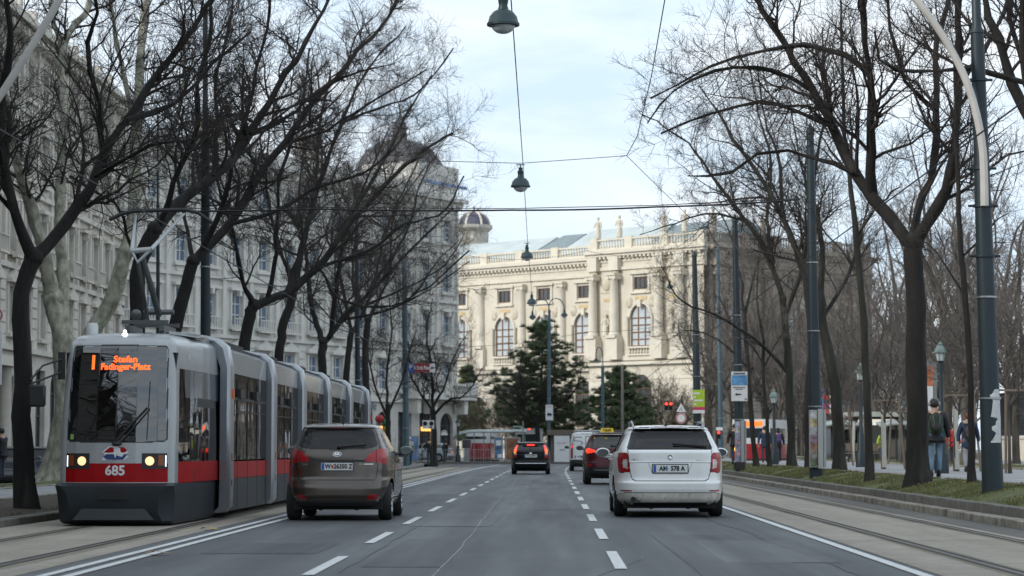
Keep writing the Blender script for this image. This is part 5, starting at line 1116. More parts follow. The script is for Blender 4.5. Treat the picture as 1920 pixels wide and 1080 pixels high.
b = MB(); text_flat(b, 'TAXI', .12, (-.12, 1.39, 1.785), bold=.004); b.build('lettering', M_INK, sg, smooth=0)
b = MB(); ts_.decal(b, rect(.44, .06), face(4), -.36, 1.53, .008); b.build('window_sticker', M_YEL, tr_, smooth=0)
rear_plate(tr_, ts_, .0, .95, 'W 817 TX'); wiper(tr_, ts_, .0, 1.26, .4, 1.24)
MB().bb(-.62, .62, .9, 2.3, 1.698, 1.715).build('roof_panel', M_RIM, tr_, smooth=0)
# --- white delivery van ---------------------------------------------------------
PV = mat('white_van_paint', (.74, .75, .75), .35, var=.06, coat=.3)
vn = dict(L=4.9, H=2.05, z0=.28, step=.022, nrest=40, n=10, taper=.02, paint=PV, rw=.32, wt=.22, axles=(.95, 3.9), belt=1.2,
    yr=[(.28, .08), (.42, .0), (.58, .0), (.62, .05), (1.2, .08), (1.9, .2), (1.97, .24), (2.02, .4), (2.04, .8), (2.05, 1.4)],
    yf=[(.28, 4.85), (.6, 4.9), (.95, 4.6), (1.1, 4.2), (1.2, 4.0), (1.9, 2.9), (2.0, 2.6), (2.04, 2.3), (2.05, 2.0)],
    w=[(.28, .88), (.5, .94), (1.0, .95), (1.2, .93), (1.9, .82), (1.98, .76), (2.02, .66), (2.04, .45), (2.05, .05)],
    parts=[('rear_door', PV, 'rear', [(.006, .60), (.78, .60), (.80, 1.2), (.72, 1.94), (.006, 1.95)], .012), ('rear_bumper', M_TRIM, 'rear', [(0, .28), (1.4, .28), (1.4, .56), (.9, .60), (0, .58)], 0),
           ('tail_light', M_RED, 'rear', [(.80, .66), (.79, 1.42), (.93, 1.42), (1.0, .66)], 0), ('brake_lit', M_REDLIT, 'rear', [(.81, 1.22), (.80, 1.36), (.92, 1.36), (.93, 1.22)], 0),
           ('side_window', M_GLASSD, 'side', [(3.1, 1.2), (3.1, 1.75), (3.5, 1.72), (4.0, 1.18)], 0), ('windscreen', M_GLASSD, 'front', [(0, 1.2), (.85, 1.2), (.75, 1.85), (0, 1.88)], 0)],
    split=('rear_door', 'tail_light', 'brake_lit'), mirror=(3.75, 1.25, M_TRIM))
vr, vs_ = car('delivery_van', 'white delivery van with a curved line drawn on its rear door, ahead of the taxi', 'van', (XP(1102, 126), 126, 0), 0, vn)
b = MB(); vs_.line(b, [(-.30, 1.78), (-.62, 1.78), (-.72, 1.72), (-.72, 1.64), (-.62, 1.58), (-.36, 1.58), (-.26, 1.5), (-.28, 1.42), (-.38, 1.4)], .018, .01); vs_.line(b, [(.1, 1.8), (-.1, 1.85), (-.12, 1.45), (.1, 1.3)], .016, .01); b.build('door_graphic', mat('grey_graphic', (.14, .2, .17), .5), vr)
rear_plate(vr, vs_, -.42, .74, 'W 381', .5, .13)
b = MB(); b.tube([(-.7, .5, 2.12), (.7, .5, 2.12)], .03, 6); b.tube([(-.7, 2.5, 2.12), (.7, 2.5, 2.12)], .03, 6); b.tube([(-.7, .4, 2.13), (-.7, 2.7, 2.13)], .03, 6); b.tube([(.7, .4, 2.13), (.7, 2.7, 2.13)], .03, 6)
for x in (-.68, .68):
    for y in (.5, 2.5): b.tube([(x, y, 1.95), (x, y, 2.12)], .02, 5)
b.build('roof_rack', M_RIM, vr)
# --- parked cars on the service lane, and a small car at the shops ---------------
def parked(px, Y, col, label, yaw, k, ground=-.34, grp='cars parked along the service lane'):
    s = dict(kia if k else sk); s.update(step=.03, nrest=45, paint=mat('parked_paint_'+col[0], col[1], .3, coat=.7, var=.1, inside=(.03, .03, .03)))
    s['parts'] = [(p[0], s['paint'] if p[1] in (PB, PW) else M_TRIM if p[1] is PWD else p[1], p[2], p[3], p[4]*2) for p in s['parts']]
    s['mirror'] = (*s['mirror'][:2], s['paint'])
    r, h = car('parked_car', label, 'car', (XP(px, Y), Y, ground), yaw, s, grp); return r
parked(14, 92, ('charcoal', (.03, .032, .035)), 'charcoal car parked at the edge of the view behind the forked tree', R(8), 1)
parked(38, 112, ('silver', (.35, .36, .38)), 'silver car parked farther along between two trunks', R(6), 0)
parked(68, 98, ('navy', (.025, .035, .07)), 'navy blue car parked just before the pale plane tree', R(5), 1)
parked(850, 193, ('ice', (.40, .48, .52)), 'pale silver blue car passing the corner shops behind the bus stop', R(80), 0, .12, None)
# ------------------------------------------------------------------ tram
M_TG = mat('tram_grey', (.36, .375, .38), .35, .2, var=.07, coat=.4, dirt=((.24, .25, .25), 1.6, .6))
M_TPORT = mat('tram_portal_aluminium', (.34, .36, .385), .28, .5, var=.08, vs=1.2, dirt=((.26, .27, .28), 1.5, .6))
M_TRED = mat('tram_red', (.33, .004, .006), .5, var=.09, spec=.2, coat=0, dirt=((.24, .02, .018), 2, .62))
M_TSLATE = mat('tram_slate', (.026, .033, .040), .5, .1, spec=.3, var=.12, vs=2.5, dirt=((.05, .056, .06), 1.4, .60))
M_TROOF = mat('tram_roof_dark', (.035, .037, .04), .7)
M_TGL = glassmat('tram_glass', (.08, .08, .08), .015, .11, .9, .06)
M_TGLS = glassmat('tram_side_glass', (.025, .022, .022), .02, .10, .8, .04)
M_LED = mat('led_orange', (.9, .25, .03), .5, emis=(1, .085, .008), es=1.5)
M_HEAD = mat('head_lamp_lit', (.9, .8, .6), .3, emis=(1, .50, .18), es=1.0)
M_WHITELIT = mat('white_lamp_lit', (.9, .9, .9), .3, emis=(1, .97, .92), es=4.0)
M_ORANGE = mat('marker_orange', (.75, .13, .02), .35, coat=.5)
TX, TY = -6.64, 36.5
tram = thing('tram', 'red and grey low floor articulated tram with orange display showing line 1', 'tram', (TX, TY, 0))
zz = np.concatenate([np.arange(.655, 2.79, .012), 2.79+.22*np.sin(np.linspace(0, math.pi/2, 16))])
yfz = pchip([.655, 1.2, 1.9, 2.5, 2.77, 2.90, 2.98, 3.01], [.0, .03, .12, .24, .32, .48, .9, 1.6], zz); wfz = pchip([.655, 1.3, 2.2, 2.77, 2.90, 2.98, 3.01], [.885, .885, .86, .83, .76, .55, .10], zz); wbz = pchip([.655, 1.2, 2.3, 2.85, 2.97, 3.01], [1.0, 1.0, .99, .95, .82, .30], zz)
def tout(z):
    i = int(np.argmin(abs(zz-z))); y, f, b = yfz[i], wfz[i], wbz[i]
    q = np.linspace(0, math.pi/2, 14)[1:]; r = .10; pts = [(0, y), (f*.35, y+.02), (f*.7, y+.075), (max(.02, f-r), y+.155)]
    cx, cy = max(.02, f-r), y+.155+r*1.2
    pts += [(cx+min(r, f)*math.sin(a), cy-r*1.2*math.cos(a)) for a in q]
    pts += [(f+(b-f)*.55, y+1.2), (b*.99, y+2.2), (b, 3.2), (b, 4.6)]; return pts
th = Shell(zz, tout, 2.2, .012, 46); u, z, au = th.uc, th.c[:, 2], abs(th.uc); yv = th.c[:, 1]; k = th.cls; k[:] = 0
FW = .745; fr = au < .93; sd = au >= .93; yl = yv
k[fr & (au < .80) & (z > .665) & (z < .955)] = 2
k[pip([(0, 1.285), (.45, 1.285), (.73, 1.30), (.77, 1.33), (.735, 2.70), (.70, 2.745), (0, 2.755)], au, z)] = 3
k[fr & (abs(pdist([(0, 1.275), (.45, 1.275), (.745, 1.295), (.785, 1.33), (.75, 2.71), (.71, 2.757), (0, 2.767)], au, z, False)) < .010)] = 4
k[sd & (z < .98)] = 2; k[sd & (z >= .98) & (z < 2.42)] = 5
k[sd & (z >= .975) & (z < .985)] = 8
k[sd & (z >= .985) & (z < 2.42)] = 6
k[sd & (z >= 1.98) & (z < 2.42) & (yl > 1.0)] = 7
k[sd & (yl > 1.9) & (yl < 3.6) & (z > 1.84) & (z < 1.99)] = 9
k[sd & (abs(yl-1.65) < .02) & (z < 2.42)] = 10
k[(au > .82) & (au < 1.13)] = 0
for i, nm, m in ((0, 'cab_shell', M_TG), (2, 'red_band', M_TRED), (3, 'windscreen', M_TGL), (4, 'window_seal', M_TRIM), (8, 'waist_seal', M_TRIM), (9, 'window_rail', M_TRIM), (10, 'window_post', M_TRIM), (6, 'cab_side_window', M_TGLS), (7, 'upper_panel', mat('tram_blue_grey', (.12, .145, .165), .15, .3, coat=.6))):
    for s_ in ((-1, 1) if i in (6, 7, 8, 9, 10) else (0,)): th.part(i, nm, m, tram, 0, s_)
# bumper skirt: faceted slate apron
def ring(w, y, c, z): return [(-w, y+c*1.4, z), (-w+c, y, z), (w-c, y, z), (w, y+c*1.4, z), (w+.06, y+2.2, z), (w+.06, 4.4, z), (-w-.06, 4.4, z), (-w-.06, y+2.2, z)]
bm_ = MB(); rings = [ring(.84, .10, .16, .03), ring(.87, -.02, .14, .08), ring(.89, -.10, .22, .22), ring(.90, -.17, .20, .49), ring(.905, -.16, .10, .615), ring(.90, -.06, .08, .65)]
for r in rings: bm_.v += r
for i in range(len(rings)-1): bm_.f += [(i*8+j, i*8+(j+1) % 8, i*8+8+(j+1) % 8, i*8+8+j) for j in range(8)]
bm_.f.append(tuple(range(40, 48))); bu = bm_.build('bumper', M_TSLATE, tram, smooth=20)
b = MB(); b.bb(-.22, .22, -.185, -.16, .41, .57)
for i in range(5): b.bb(-.20, .20, -.195, -.186, .425+i*.028, .44+i*.028)
b.build('coupler_flap', M_TRIM, bu, smooth=0)
b = MB().prism([(-.62, .10), (.62, .10), (.48, .27), (-.48, .27)], -.115, -.105); b.build('lower_recess', mat('slate_recess', (.05, .058, .065), .6), bu, smooth=0)
# head lamps
for s in (-1, 1):
    b = MB(); th.decal(b, *(patch(.40, .79, .872, 1.108) if s > 0 else patch(-.79, -.40, .872, 1.108)), 0, 0, .007); h = b.build('headlight_box', M_TRIM, tram, smooth=0)
    b = MB(); th.decal(b, ell(.068, .068), face(20), s*.52, .99, .016); b.build('headlight', M_HEAD, h, smooth=0)
    b = MB(); th.decal(b, rect(.09, .16), face(4), s*.69, 1.0, .014); b.build('indicator', mat('indicator_amber', (.25, .06, .01), .25), h, smooth=0)
    b = MB(); th.decal(b, rect(.018, .17), face(4), s*.765, .99, .016); b.build('marker_light', mat('marker_strip_lit', (.8, .85, .9), .3, emis=(.85, .92, 1), es=1.3), h, smooth=0)
# emblem and number
b = MB(); th.decal(b, [(-.215, 1.0), (.13, 1.0), (.205, 1.055), (.16, 1.09), (.205, 1.13), (-.0, 1.215), (-.10, 1.215), (-.205, 1.13), (-.16, 1.09)], [tuple(range(9))], 0, .0, .008); em = b.build('emblem', mat('emblem_white', (.7, .7, .7), .4), tram, smooth=0)
b = MB(); th.decal(b, [(-.185, 1.118), (.14, 1.118), (.18, 1.15), (.13, 1.2), (-.085, 1.2)], face(5), 0, 0, .011); b.build('emblem_red', M_TRED, em, smooth=0)
b = MB(); th.decal(b, [(-.14, 1.098), (-.185, 1.06), (-.13, 1.015), (.12, 1.015), (.185, 1.098)], face(5), 0, -.005, .0115); b.build('emblem_blue', mat('emblem_navy', (.02, .05, .17), .4), em, smooth=0)
b = MB(); th.decal(b, [(0, 1.19), (.018, 1.125), (.08, 1.108), (.018, 1.09), (0, 1.03), (-.018, 1.09), (-.08, 1.108), (-.018, 1.125)], face(8), 0, 0, .014); b.build('emblem_star', MATS['emblem_white'], em, smooth=0)
b = MB(); th.text(b, '685', .205, 0, .84, .008, bold=.006); b.build('number_lettering', MATS['emblem_white'], tram, smooth=0)
b = MB(); th.text(b, '1', .30, -.40, 2.49, .004, bold=.008); th.text(b, 'Stefan', .135, .10, 2.545, .004, bold=.004, sx=1.12); th.text(b, 'Fadinger-Platz', .135, .10, 2.43, .004, bold=.004, sx=1.0); b.build('destination_display', M_LED, tram, smooth=0)
# cab inside
b = MB(); b.add([(-.80, .45, 1.2), (.80, .45, 1.2), (.74, 1.1, 1.47), (-.5, 1.1, 1.47)], face(4)); b.bb(-.72, .78, 1.1, 1.5, .9, 1.46); b.build('dashboard', mat('dashboard_pale', (.42, .45, .43), .5), tram, smooth=0)
b = MB(); b.bb(-.95, .95, 2.5, 2.55, .8, 2.7); b.bb(-.26, .26, 1.9, 2.05, 1.2, 1.75); b.bb(-.85, .85, .45, 1.1, 2.32, 2.66); b.build('cab_partition', M_UNDER, tram, smooth=0)
# wiper, mirrors, lamp, stub
b = MB(); th.line(b, [(-.02, 1.26), (.46, 1.80)], .016, .03); th.line(b, [(.08, 1.27), (.50, 1.78)], .012, .03); th.line(b, [(.47, 1.32), (.49, 2.2)], .009, .022); b.sphere(th.at(.02, 1.25, .02)[0], .05, 10, 6, (1.6, 1, .7)); b.build('wiper', M_TRIM, tram)
b = MB(); b.tube([(-.87, .3, 2.56), (-1.12, -.02, 2.44), (-1.26, -.2, 2.22)], .016, 6); b.tube([(-.87, .3, 2.36), (-1.26, -.2, 2.16)], .016, 6); b.box((-.9, .33, 2.45), (.09, .12, .42)); ma = b.build('mirror_arm', M_TRIM, tram)
MB().box((-1.16, -.2, 1.98), (.26, .10, .34)).build('mirror', M_TRIM, ma).modifiers.new('bevel', 'BEVEL').width = .03
MB().sphere((.02, .62, 2.99), .028, 10, 8).lathe([(.05, 2.92), (.04, 2.96), (.02, 2.97)], (.02, .62, 0), 10).build('top_lamp', M_WHITELIT, tram)
MB().lathe([(.095, 2.85), (.095, 3.12), (.07, 3.16), (.01, 3.165)], (-.62, 1.3, 0), 14).build('antenna_drum', mat('antenna_white', (.55, .57, .56), .5), tram)
b = MB(); th.text(b, '685', .13, 1.75, 2.62, .006); b.build('side_lettering', MATS['emblem_white'], tram, smooth=0) 
b = MB(); th.decal(b, rect(.06, .08), face(4), -.70, 1.36, .006); b.build('windscreen_sticker', mat('lime_sticker', (.25, .45, .12), .6), tram, smooth=0)
b = MB().prism([(.0, .0), (.0, .01), (.01, .0)], 0, .001)
# cars and portals
PY = [4.4, 10.9, 16.7, 22.8, 29.2, 35.7]; PW_ = .36
def side_panel(mb, y0, y1, z0, z1, x):
    for s in (-1, 1): mb.add([(s*x, y0, z0), (s*x, y1, z0), (s*x, y1, z1), (s*x, y0, z1)], [(0, 1, 2, 3)] if s > 0 else [(3, 2, 1, 0)])
M_TUP = mat('tram_upper_panel', (.40, .42, .43), .38, .1, var=.05, coat=.7)
for i, y in enumerate(PY):
    sec = []
    if i < len(PY)-1:
        y0, y1 = y+PW_, PY[i+1]-PW_
        a = MB(); side_panel(a, y0, y1, 2.50, 2.86, 1.045); a.add([(-1.045, y0, 2.86), (-1.045, y1, 2.86), (-.88, y1, 2.96), (-.88, y0, 2.96)], face(4)); a.add([(1.045, y0, 2.86), (1.045, y1, 2.86), (.88, y1, 2.96), (.88, y0, 2.96)], [(3, 2, 1, 0)])
        c = a.build('upper_panel', M_TUP, tram, smooth=0)
        a = MB(); side_panel(a, y0, y1, .98, 2.495, 1.04); gw = a.build('side_window', M_TGLS, tram, smooth=0)
        a = MB(); side_panel(a, y0, y1, .66, .955, 1.05); a.build('red_band', M_TRED, tram, smooth=0)
        a = MB(); side_panel(a, y0, y1, .10, .655, 1.05)
        a.build('side_skirt', M_TSLATE, tram, smooth=0)
        a = MB(); n = 4
        for j in range(1, n):
            yy = y0+(y1-y0)*j/n
            for s in (-1, 1): a.box((s*1.049, yy, 1.26), (.012, .03, 2.26))
        for s in (-1, 1):
            a.box((s*1.046, (y0+y1)/2, 2.06), (.02, y1-y0-.3, .05)); a.box((s*1.048, (y0+y1)/2, 1.84), (.012, y1-y0-.3, .018))
            for j in range(2): a.box((s*1.07, y0+(.3+.4*j)*(y1-y0), 2.16), (.07, .55, .16))
        a.build('window_bars', M_TRIM, gw, smooth=0)
        a = MB(); a.bb(-.9, .9, y0, y1, 2.9, 3.0); a.bb(-.65, .65, y0+.6, y1-.5, 3.001, 3.14); a.bb(-.95, .95, y0, y1, .15, .5); a.bb(-.04, .04, y0, y1, 1.0, 2.4)
        for q in range(int((y1-y0)/.9)): a.bb(-.9, -.5, y0+.3+q*.9, y0+.42+q*.9, .9, 1.5); a.bb(.5, .9, y0+.3+q*.9, y0+.42+q*.9, .9, 1.5)
        a.build('roof_and_seats', M_TROOF, tram, smooth=0)
    # portal frame: rounded aluminium arch
    sec = MB(); o = [(1.10, .10), (1.19, .20), (1.20, .60), (1.20, 2.55), (1.13, 2.92), (.98, 3.05), (.6, 3.11), (0, 3.13)]; o = o+[(-x, zq) for x, zq in o[-2::-1]]
    prof = ((-PW_+.03, -.17), (-PW_, -.05), (-PW_+.05, -.015), (-PW_+.16, 0), (PW_-.16, 0), (PW_-.05, -.015), (PW_, -.05), (PW_-.03, -.17)); n = len(o)
    for dy, off in prof:
        for x, zq in o: sec.v.append((x+(off if x > .9 else -off if x < -.9 else 0), y+dy, zq+(off if zq > 2.6 else 0)))
    for j in range(len(prof)-1): sec.f += [(j*n+q, j*n+q+1, j*n+n+q+1, j*n+n+q) for q in range(n-1)]
    po = sec.build('portal', M_TPORT, tram, smooth=50)
    mk = MB(); mk.bb(1.19, 1.225, y-.09, y+.09, 2.03, 2.19) if i in (0, 5) else mk.bb(1.19, 1.208, y-.05, y+.05, 1.0, 1.12)
    mk.build('side_marker', M_ORANGE, po, smooth=0)
    mk = MB(); mk.bb(1.199, 1.206, y-.1, y+.02, .96, 1.10); mk.bb(1.199, 1.206, y-.09, y+.01, .55, .66); mk.build('reflector', mat('dull_orange', (.28, .09, .04), .6), po, smooth=0)
MB().bb(-.95, .95, 36.2, 36.8, .2, 2.9).build('rear_end', M_TG, tram, smooth=0)
a = MB(); a.bb(-.8, .8, .6, 4.2, .12, .5); a.build('floor', M_TROOF, tram, smooth=0)
a = MB(); a.bb(-.86, .86, 2.4, 3.95, 2.95, 3.03)
a.add([(.55, 1.6, 3.0), (.93, 2.0, 2.96), (.96, 4.0, 3.06), (.6, 4.0, 3.12), (.55, 1.6, 3.05)], [(0, 1, 2, 3, 4)]); a.build('roof_fairing', M_TG, tram, smooth=0)
# pantograph, placed where its frame and bow are seen
def tl(px, py, Y): return P(px, py, Y)-np.array([TX, TY, 0])
Yp = 39.2; M_PGREY = mat('pantograph_grey', (.12, .13, .13), .45, .4); M_PWHT = mat('pantograph_light', (.42, .44, .44), .4, .3)
pg = MB(); z0 = tl(290, 606, Yp)[2]; xa, xb = tl(240, 600, Yp)[0], tl(326, 600, Yp)[0]
for dy in (-.55, .55): pg.bb(xa, xb, Yp-TY+dy-.035, Yp-TY+dy+.035, z0-.04, z0+.02)
for x in (xa+.1, xb-.1): pg.bb(x-.04, x+.04, Yp-TY-.6, Yp-TY+.6, z0-.16, z0-.061)
for x in (xa+.1, xb-.1):
    for dy in (-.5, .5): pg.lathe([(.05, 2.95), (.07, z0-.4), (.05, z0-.36), (.07, z0-.3), (.05, z0-.26), (.07, z0-.22), (.05, z0-.16)], (x, Yp-TY+dy, 0), 8)
pg.tube([tl(270, 586, Yp), tl(326, 585, Yp)], .045, 8); pg.sphere(tl(255, 590, Yp), .09, 8, 6)
pa = pg.build('pantograph', M_PGREY, tram)
b = MB(); b.tube([tl(298, 590, Yp), tl(284, 540, Yp-.6), tl(264, 470, Yp-1.1)], [.055, .052, .042], 8); b.tube([tl(277, 600, Yp-.1), tl(259, 492, Yp-1.15)], .032, 6); b.build('lower_arm', M_PGREY, pa)
b = MB(); b.tube([tl(245, 471, Yp-1.1), tl(283, 468, Yp-1.1)], .045, 8)
b.tube([tl(247, 470, Yp-1.1), tl(254, 404, Yp)], [.034, .024], 6); b.tube([tl(283, 468, Yp-1.1), tl(345, 401, Yp)], [.034, .022], 6); b.tube([tl(247, 470, Yp-1.1), tl(258, 492, Yp-1.15), tl(283, 468, Yp-1.1)], .03, 6); b.build('upper_arm', M_PWHT, pa)
b = MB()
for dy in (-.22, .22):
    b.tube([tl(205, 412, Yp+dy), tl(228, 401, Yp+dy), tl(250, 396, Yp+dy), tl(345, 393, Yp+dy), tl(372, 399, Yp+dy), tl(398, 418, Yp+dy)], .035, 6)
b.tube([tl(252, 397, Yp-.22), tl(252, 397, Yp+.22)], .025, 5); b.tube([tl(345, 394, Yp-.22), tl(345, 394, Yp+.22)], .025, 5); b.build('bow', M_TRIM, pa)

# ------------------------------------------------------------------ poles, lamps, wires
M_POLE = mat('pole_blue_grey', (.017, .030, .038), .5, .2, var=.15, vs=2, dirt=((.028, .042, .05), 1.2, .6))
M_POLEL = mat('pole_light_teal', (.07, .12, .145), .5, .2, var=.12)
M_ARM = mat('white_lamp_arm', (.50, .48, .45), .5, var=.12, vs=2, dirt=((.30, .28, .26), 2, .6))
M_LAMPG = mat('lamp_green', (.028, .05, .055), .45, .2, var=.2)
M_COPG = mat('verdigris', (.15, .215, .20), .6, var=.3, vs=4)
M_LGLASS = mat('lamp_bowl', (.50, .54, .56), .08, var=.05, coat=.5, spec=.8)
M_CABLE = mat('wire_black', (.012, .013, .014), .6)
def mast(px0, py0, px1, py1, Y, w0, w1, name, label, cat, z0, m=M_POLE, steps=1, top_thin=True):
    p0 = P(px0, py0, Y); p1 = P(px1, py1, Y); s = SPX(Y); r0, r1 = w0/s/2, w1/s/2
    root = thing(name, label, cat, (p0[0], Y, z0)); d = p1-np.array([p0[0], Y, z0]); H = d[2]; dx = d[0]
    b = MB(); b.tube([(0, 0, -.1), (dx*.5, 0, H*.5), (dx, 0, H)], [r0, (r0+r1)/2, r1], 16)
    if top_thin: b.tube([(dx, 0, H), (dx*1.02, 0, H+.12), (dx*1.3, 0, H+3.5)], [r1*1.15, r1*.72, r1*.6], 12)
    else: b.lathe([(r1*1.2, H-.02), (r1*1.2, H+.06), (r1*.5, H+.22), (.01, H+.3)], (dx, 0, 0), 12)
    b.build('pole', m, root)
    b = MB()
    for q in (.2, .42, .62): b.lathe([(r0+(r1-r0)*q+.004, H*q-.02), (r0+(r1-r0)*q+.022, H*q-.015), (r0+(r1-r0)*q+.022, H*q+.015), (r0+(r1-r0)*q+.004, H*q+.02)], (dx*q, 0, 0), 16)
    b.build('band', M_RIM, root); return root, r0, r1, dx, H
# big pole on the grass with the white swept arm
zp = float(zv(8.0)); YP = 43.6
rp_, r0, r1, dx, H = mast(1862, 927, 1832, 62, YP, 41, 25, 'tram_pole', 'big dark blue grey pole with torn white paper and a pale swept lamp arm', 'pole', zp)
o = np.array([XP(1862, YP), YP, zp]); o[0] = P(1862, 927, YP)[0]
pts = [P(x, y, YP-.32)-o for x, y in ((1846, 386), (1845, 330), (1842, 275), (1831, 215), (1813, 155), (1786, 98), (1755, 48), (1722, 5), (1680, -40), (1630, -85))]
b = MB(); pp = smooth_poly(pts, 30); b.tube(pp, np.linspace(.075, .062, 30), 10); b.build('lamp_arm', M_ARM, rp_)
for y, q in ((316, 1), (386, 1), (480, 0), (150, 0)):
    c = P(1852-(y-480)*-.034 if False else 1846+(y-386)*.03, y, YP)-o; rr = np.interp(c[2], [0, H], [r0, r1])
    b = MB(); b.lathe([(rr+.002, c[2]-.03), (rr+.03, c[2]-.025), (rr+.03, c[2]+.025), (rr+.002, c[2]+.03)], (dx*c[2]/H, 0, 0), 16)
    b.tube([(dx*c[2]/H-rr-.12, 0, c[2]), (dx*c[2]/H+rr+.12, 0, c[2])], .025, 6); b.build('clamp', M_POLE, rp_)
# torn poster wrapped on the pole
v = []; prof = [(730, 1866, 1874), (742, 1856, 1876), (748, 1860, 1876), (752, 1862, 1877), (770, 1860, 1877), (782, 1858, 1878), (786, 1872, 1878), (790, 1868, 1878), (797, 1867, 1878), (800, 1860, 1878), (806, 1860, 1878), (812, 1868, 1878), (820, 1864, 1878), (830, 1857, 1878)]
b = MB(); rows = []
for y, xa_, xb_ in prof:
    pts = []
    zc = P(1862, y, YP)[2]-zp; rr = np.interp(zc, [0, H], [r0, r1])+.004; cx = dx*zc/H
    for x in np.linspace(xa_, xb_, 5):
        xo = np.clip((P(x, y, YP-r0)[0]-o[0]-cx)/rr, -1, .93); pts.append((cx+rr*xo, -rr*math.sqrt(1-xo*xo), zc))
    rows.append(pts)
b.v = [p for r in rows for p in r]; b.f = [(i*5+j+5, i*5+j+6, i*5+j+1, i*5+j) for i in range(len(rows)-1) for j in range(4)]
b.build('torn_paper', mat('torn_paper', (.55, .56, .56), .8, var=.15, dirt=((.25, .27, .28), 14, .55)), rp_, smooth=0)
# the row of poles along the track
p2 = mast(1530, 893, 1519, 250, 70, 25, 14, 'tram_pole', 'dark pole with a wrapped silver poster box at its foot', 'pole', float(zv(7.9)), top_thin=False)
p3 = mast(1388, 879, 1378, 415, 96, 19, 10, 'tram_pole', 'dark pole carrying the blue picture sign and a poster box', 'pole', float(zv(7.7)), top_thin=False)
p4 = mast(1309, 868, 1302, 480, 125, 17, 9, 'tram_pole', 'dark pole carrying the green and pink banner', 'pole', float(zv(7.8)), top_thin=False)
p5 = mast(1352, 866, 1346, 470, 160, 10, 6, 'tram_pole', 'slim light teal pole with the small red signal box', 'pole', .4, M_POLEL, top_thin=False)
def poster_box(px0, px1, py0, py1, Y, label, cols, seed):
    a = P(px0, py1, Y); c = P(px1, py0, Y); w = c[0]-a[0]; h = c[2]-a[2]; rs = np.random.RandomState(seed)
    r = thing('poster_box', label, 'poster board', (a[0], Y-.34, a[2]))
    b = MB(); b.bb(w*.50, w*.80, -.05, .10, 0, h); b.bb(w*.84, w, .0, .3, .03, h-.02); b.bb(w*.0, w*.48, .06, .3, .03, h-.03); b.build('housing', mat('brushed_silver', (.42, .43, .42), .4, .5, var=.12, vs=3, stretch=(6, 6, .3)), r, smooth=0)
    n = 7
    for i in range(n):
        q = MB().bb(.01, w*.47, .045, .058, .05+(h-.1)*i/n, .05+(h-.1)*(i+1)/n-.004); q.build('poster', mat('poster_'+'abcdefghijk'[cols[i % len(cols)]], PCOL[cols[i % len(cols)]], .6, var=.8, vs=7, dirt=(PCOL[(cols[i % len(cols)]+3) % 10], 9, .58)), r, smooth=0)
    return r
PCOL = [(.42, .42, .42), (.36, .20, .14), (.16, .22, .36), (.30, .20, .28), (.16, .2, .12), (.42, .36, .22), (.25, .23, .2), (.34, .36, .48), (.10, .10, .11), (.44, .32, .38), (.3, .2, .2)]
poster_box(1517, 1546, 767, 878, 70, 'silver poster box with colourful sheets strapped to the middle pole', [4, 6, 1, 3, 0, 5, 0], 1)
poster_box(1378, 1398, 788, 868, 96, 'poster box with pale blue and pink sheets below the picture sign', [7, 9, 7, 9, 7, 0, 7], 2)
b0 = MB().lathe([(.24, 0), (.24, .28), (.2, .3)], (0, 0, 0), 14).build('pole_socket', M_TRIM, loc=(P(1387, 880, 95.6)[0], 95.6, float(zv(7.7)))); tag(b0, 'black rubber collar under the poster box of the picture sign pole', 'pole base')
# left poles
mast(386, 880, 385, 250, 66, 23, 15, 'tram_pole', 'dark blue grey pole standing behind the second tram car', 'pole', .13)
mast(672, 878, 669, 480, 114, 12, 8, 'tram_pole', 'dark pole rising behind the last tram cars', 'pole', .13)
mast(297, 880, 296, 385, 92, 10, 6, 'lamp_post', 'slim teal post rising behind the pantograph', 'post', .13, M_POLE)
pS = mast(762, 905, 758, 520, 145, 12, 9, 'sign_pole', 'light teal pole carrying the red street direction sign', 'pole', .13, M_POLEL)
mast(1029, 868, 1030, 585, 196, 8, 5, 'lamp_post', 'light teal lamp post with two curved arms before the tall pine', 'lamp post', .12, M_POLEL, top_thin=False)
mast(1130, 868, 1130, 690, 194, 7, 6, 'lamp_post', 'light teal lamp post ending in one hooked arm', 'lamp post', .12, M_POLEL, top_thin=False)
mast(1167, 868, 1167, 690, 190, 6, 5, 'post', 'plain grey wooden post between the hook lamp and the pine', 'post', .12, mat('weathered_post', (.16, .15, .14), .8), top_thin=False)
def lamp_body(mb, bowl, c, d):
    r = d/2; x, y, z = c
    mb.lathe([(.02, z+r*2.1), (r*.22, z+r*2.05), (r*.20, z+r*1.75), (r*.32, z+r*1.7), (r*.30, z+r*1.5), (r*.26, z+r*1.3), (r*.34, z+r*1.05), (r*.62, z+r*.9), (r*.84, z+r*.62), (r*.93, z+r*.28), (r*1.0, z+r*.2), (r*1.0, z+r*.06), (r*.8, z+r*.04), (r*.7, z+r*.03)], (x, y, 0), 22)
    bowl.lathe([(r*.72*math.cos(q), z+.02-r*.52*math.sin(q)) for q in np.linspace(0, 1.5, 8)], (x, y, 0), 20)
def pendant(px, py_rim, wpx, Y, label, grp='pendant lamps strung above the street'):
    d = wpx/SPX(Y); p = P(px, py_rim, Y); r = thing('pendant_lamp', label, 'lamp', p, 0, grp); a, c = MB(), MB(); lamp_body(a, c, (0, 0, 0), d)
    a.tube([(0, 0, d*1.03), (0, 0, d*1.2)], .02, 6); a.bb(-d*.22, d*.22, -.03, .03, d*1.16, d*1.2)
    a.build('shade', M_LAMPG, r); c.build('glass_bowl', M_LGLASS, r); return p+np.array([0, 0, d*1.2])
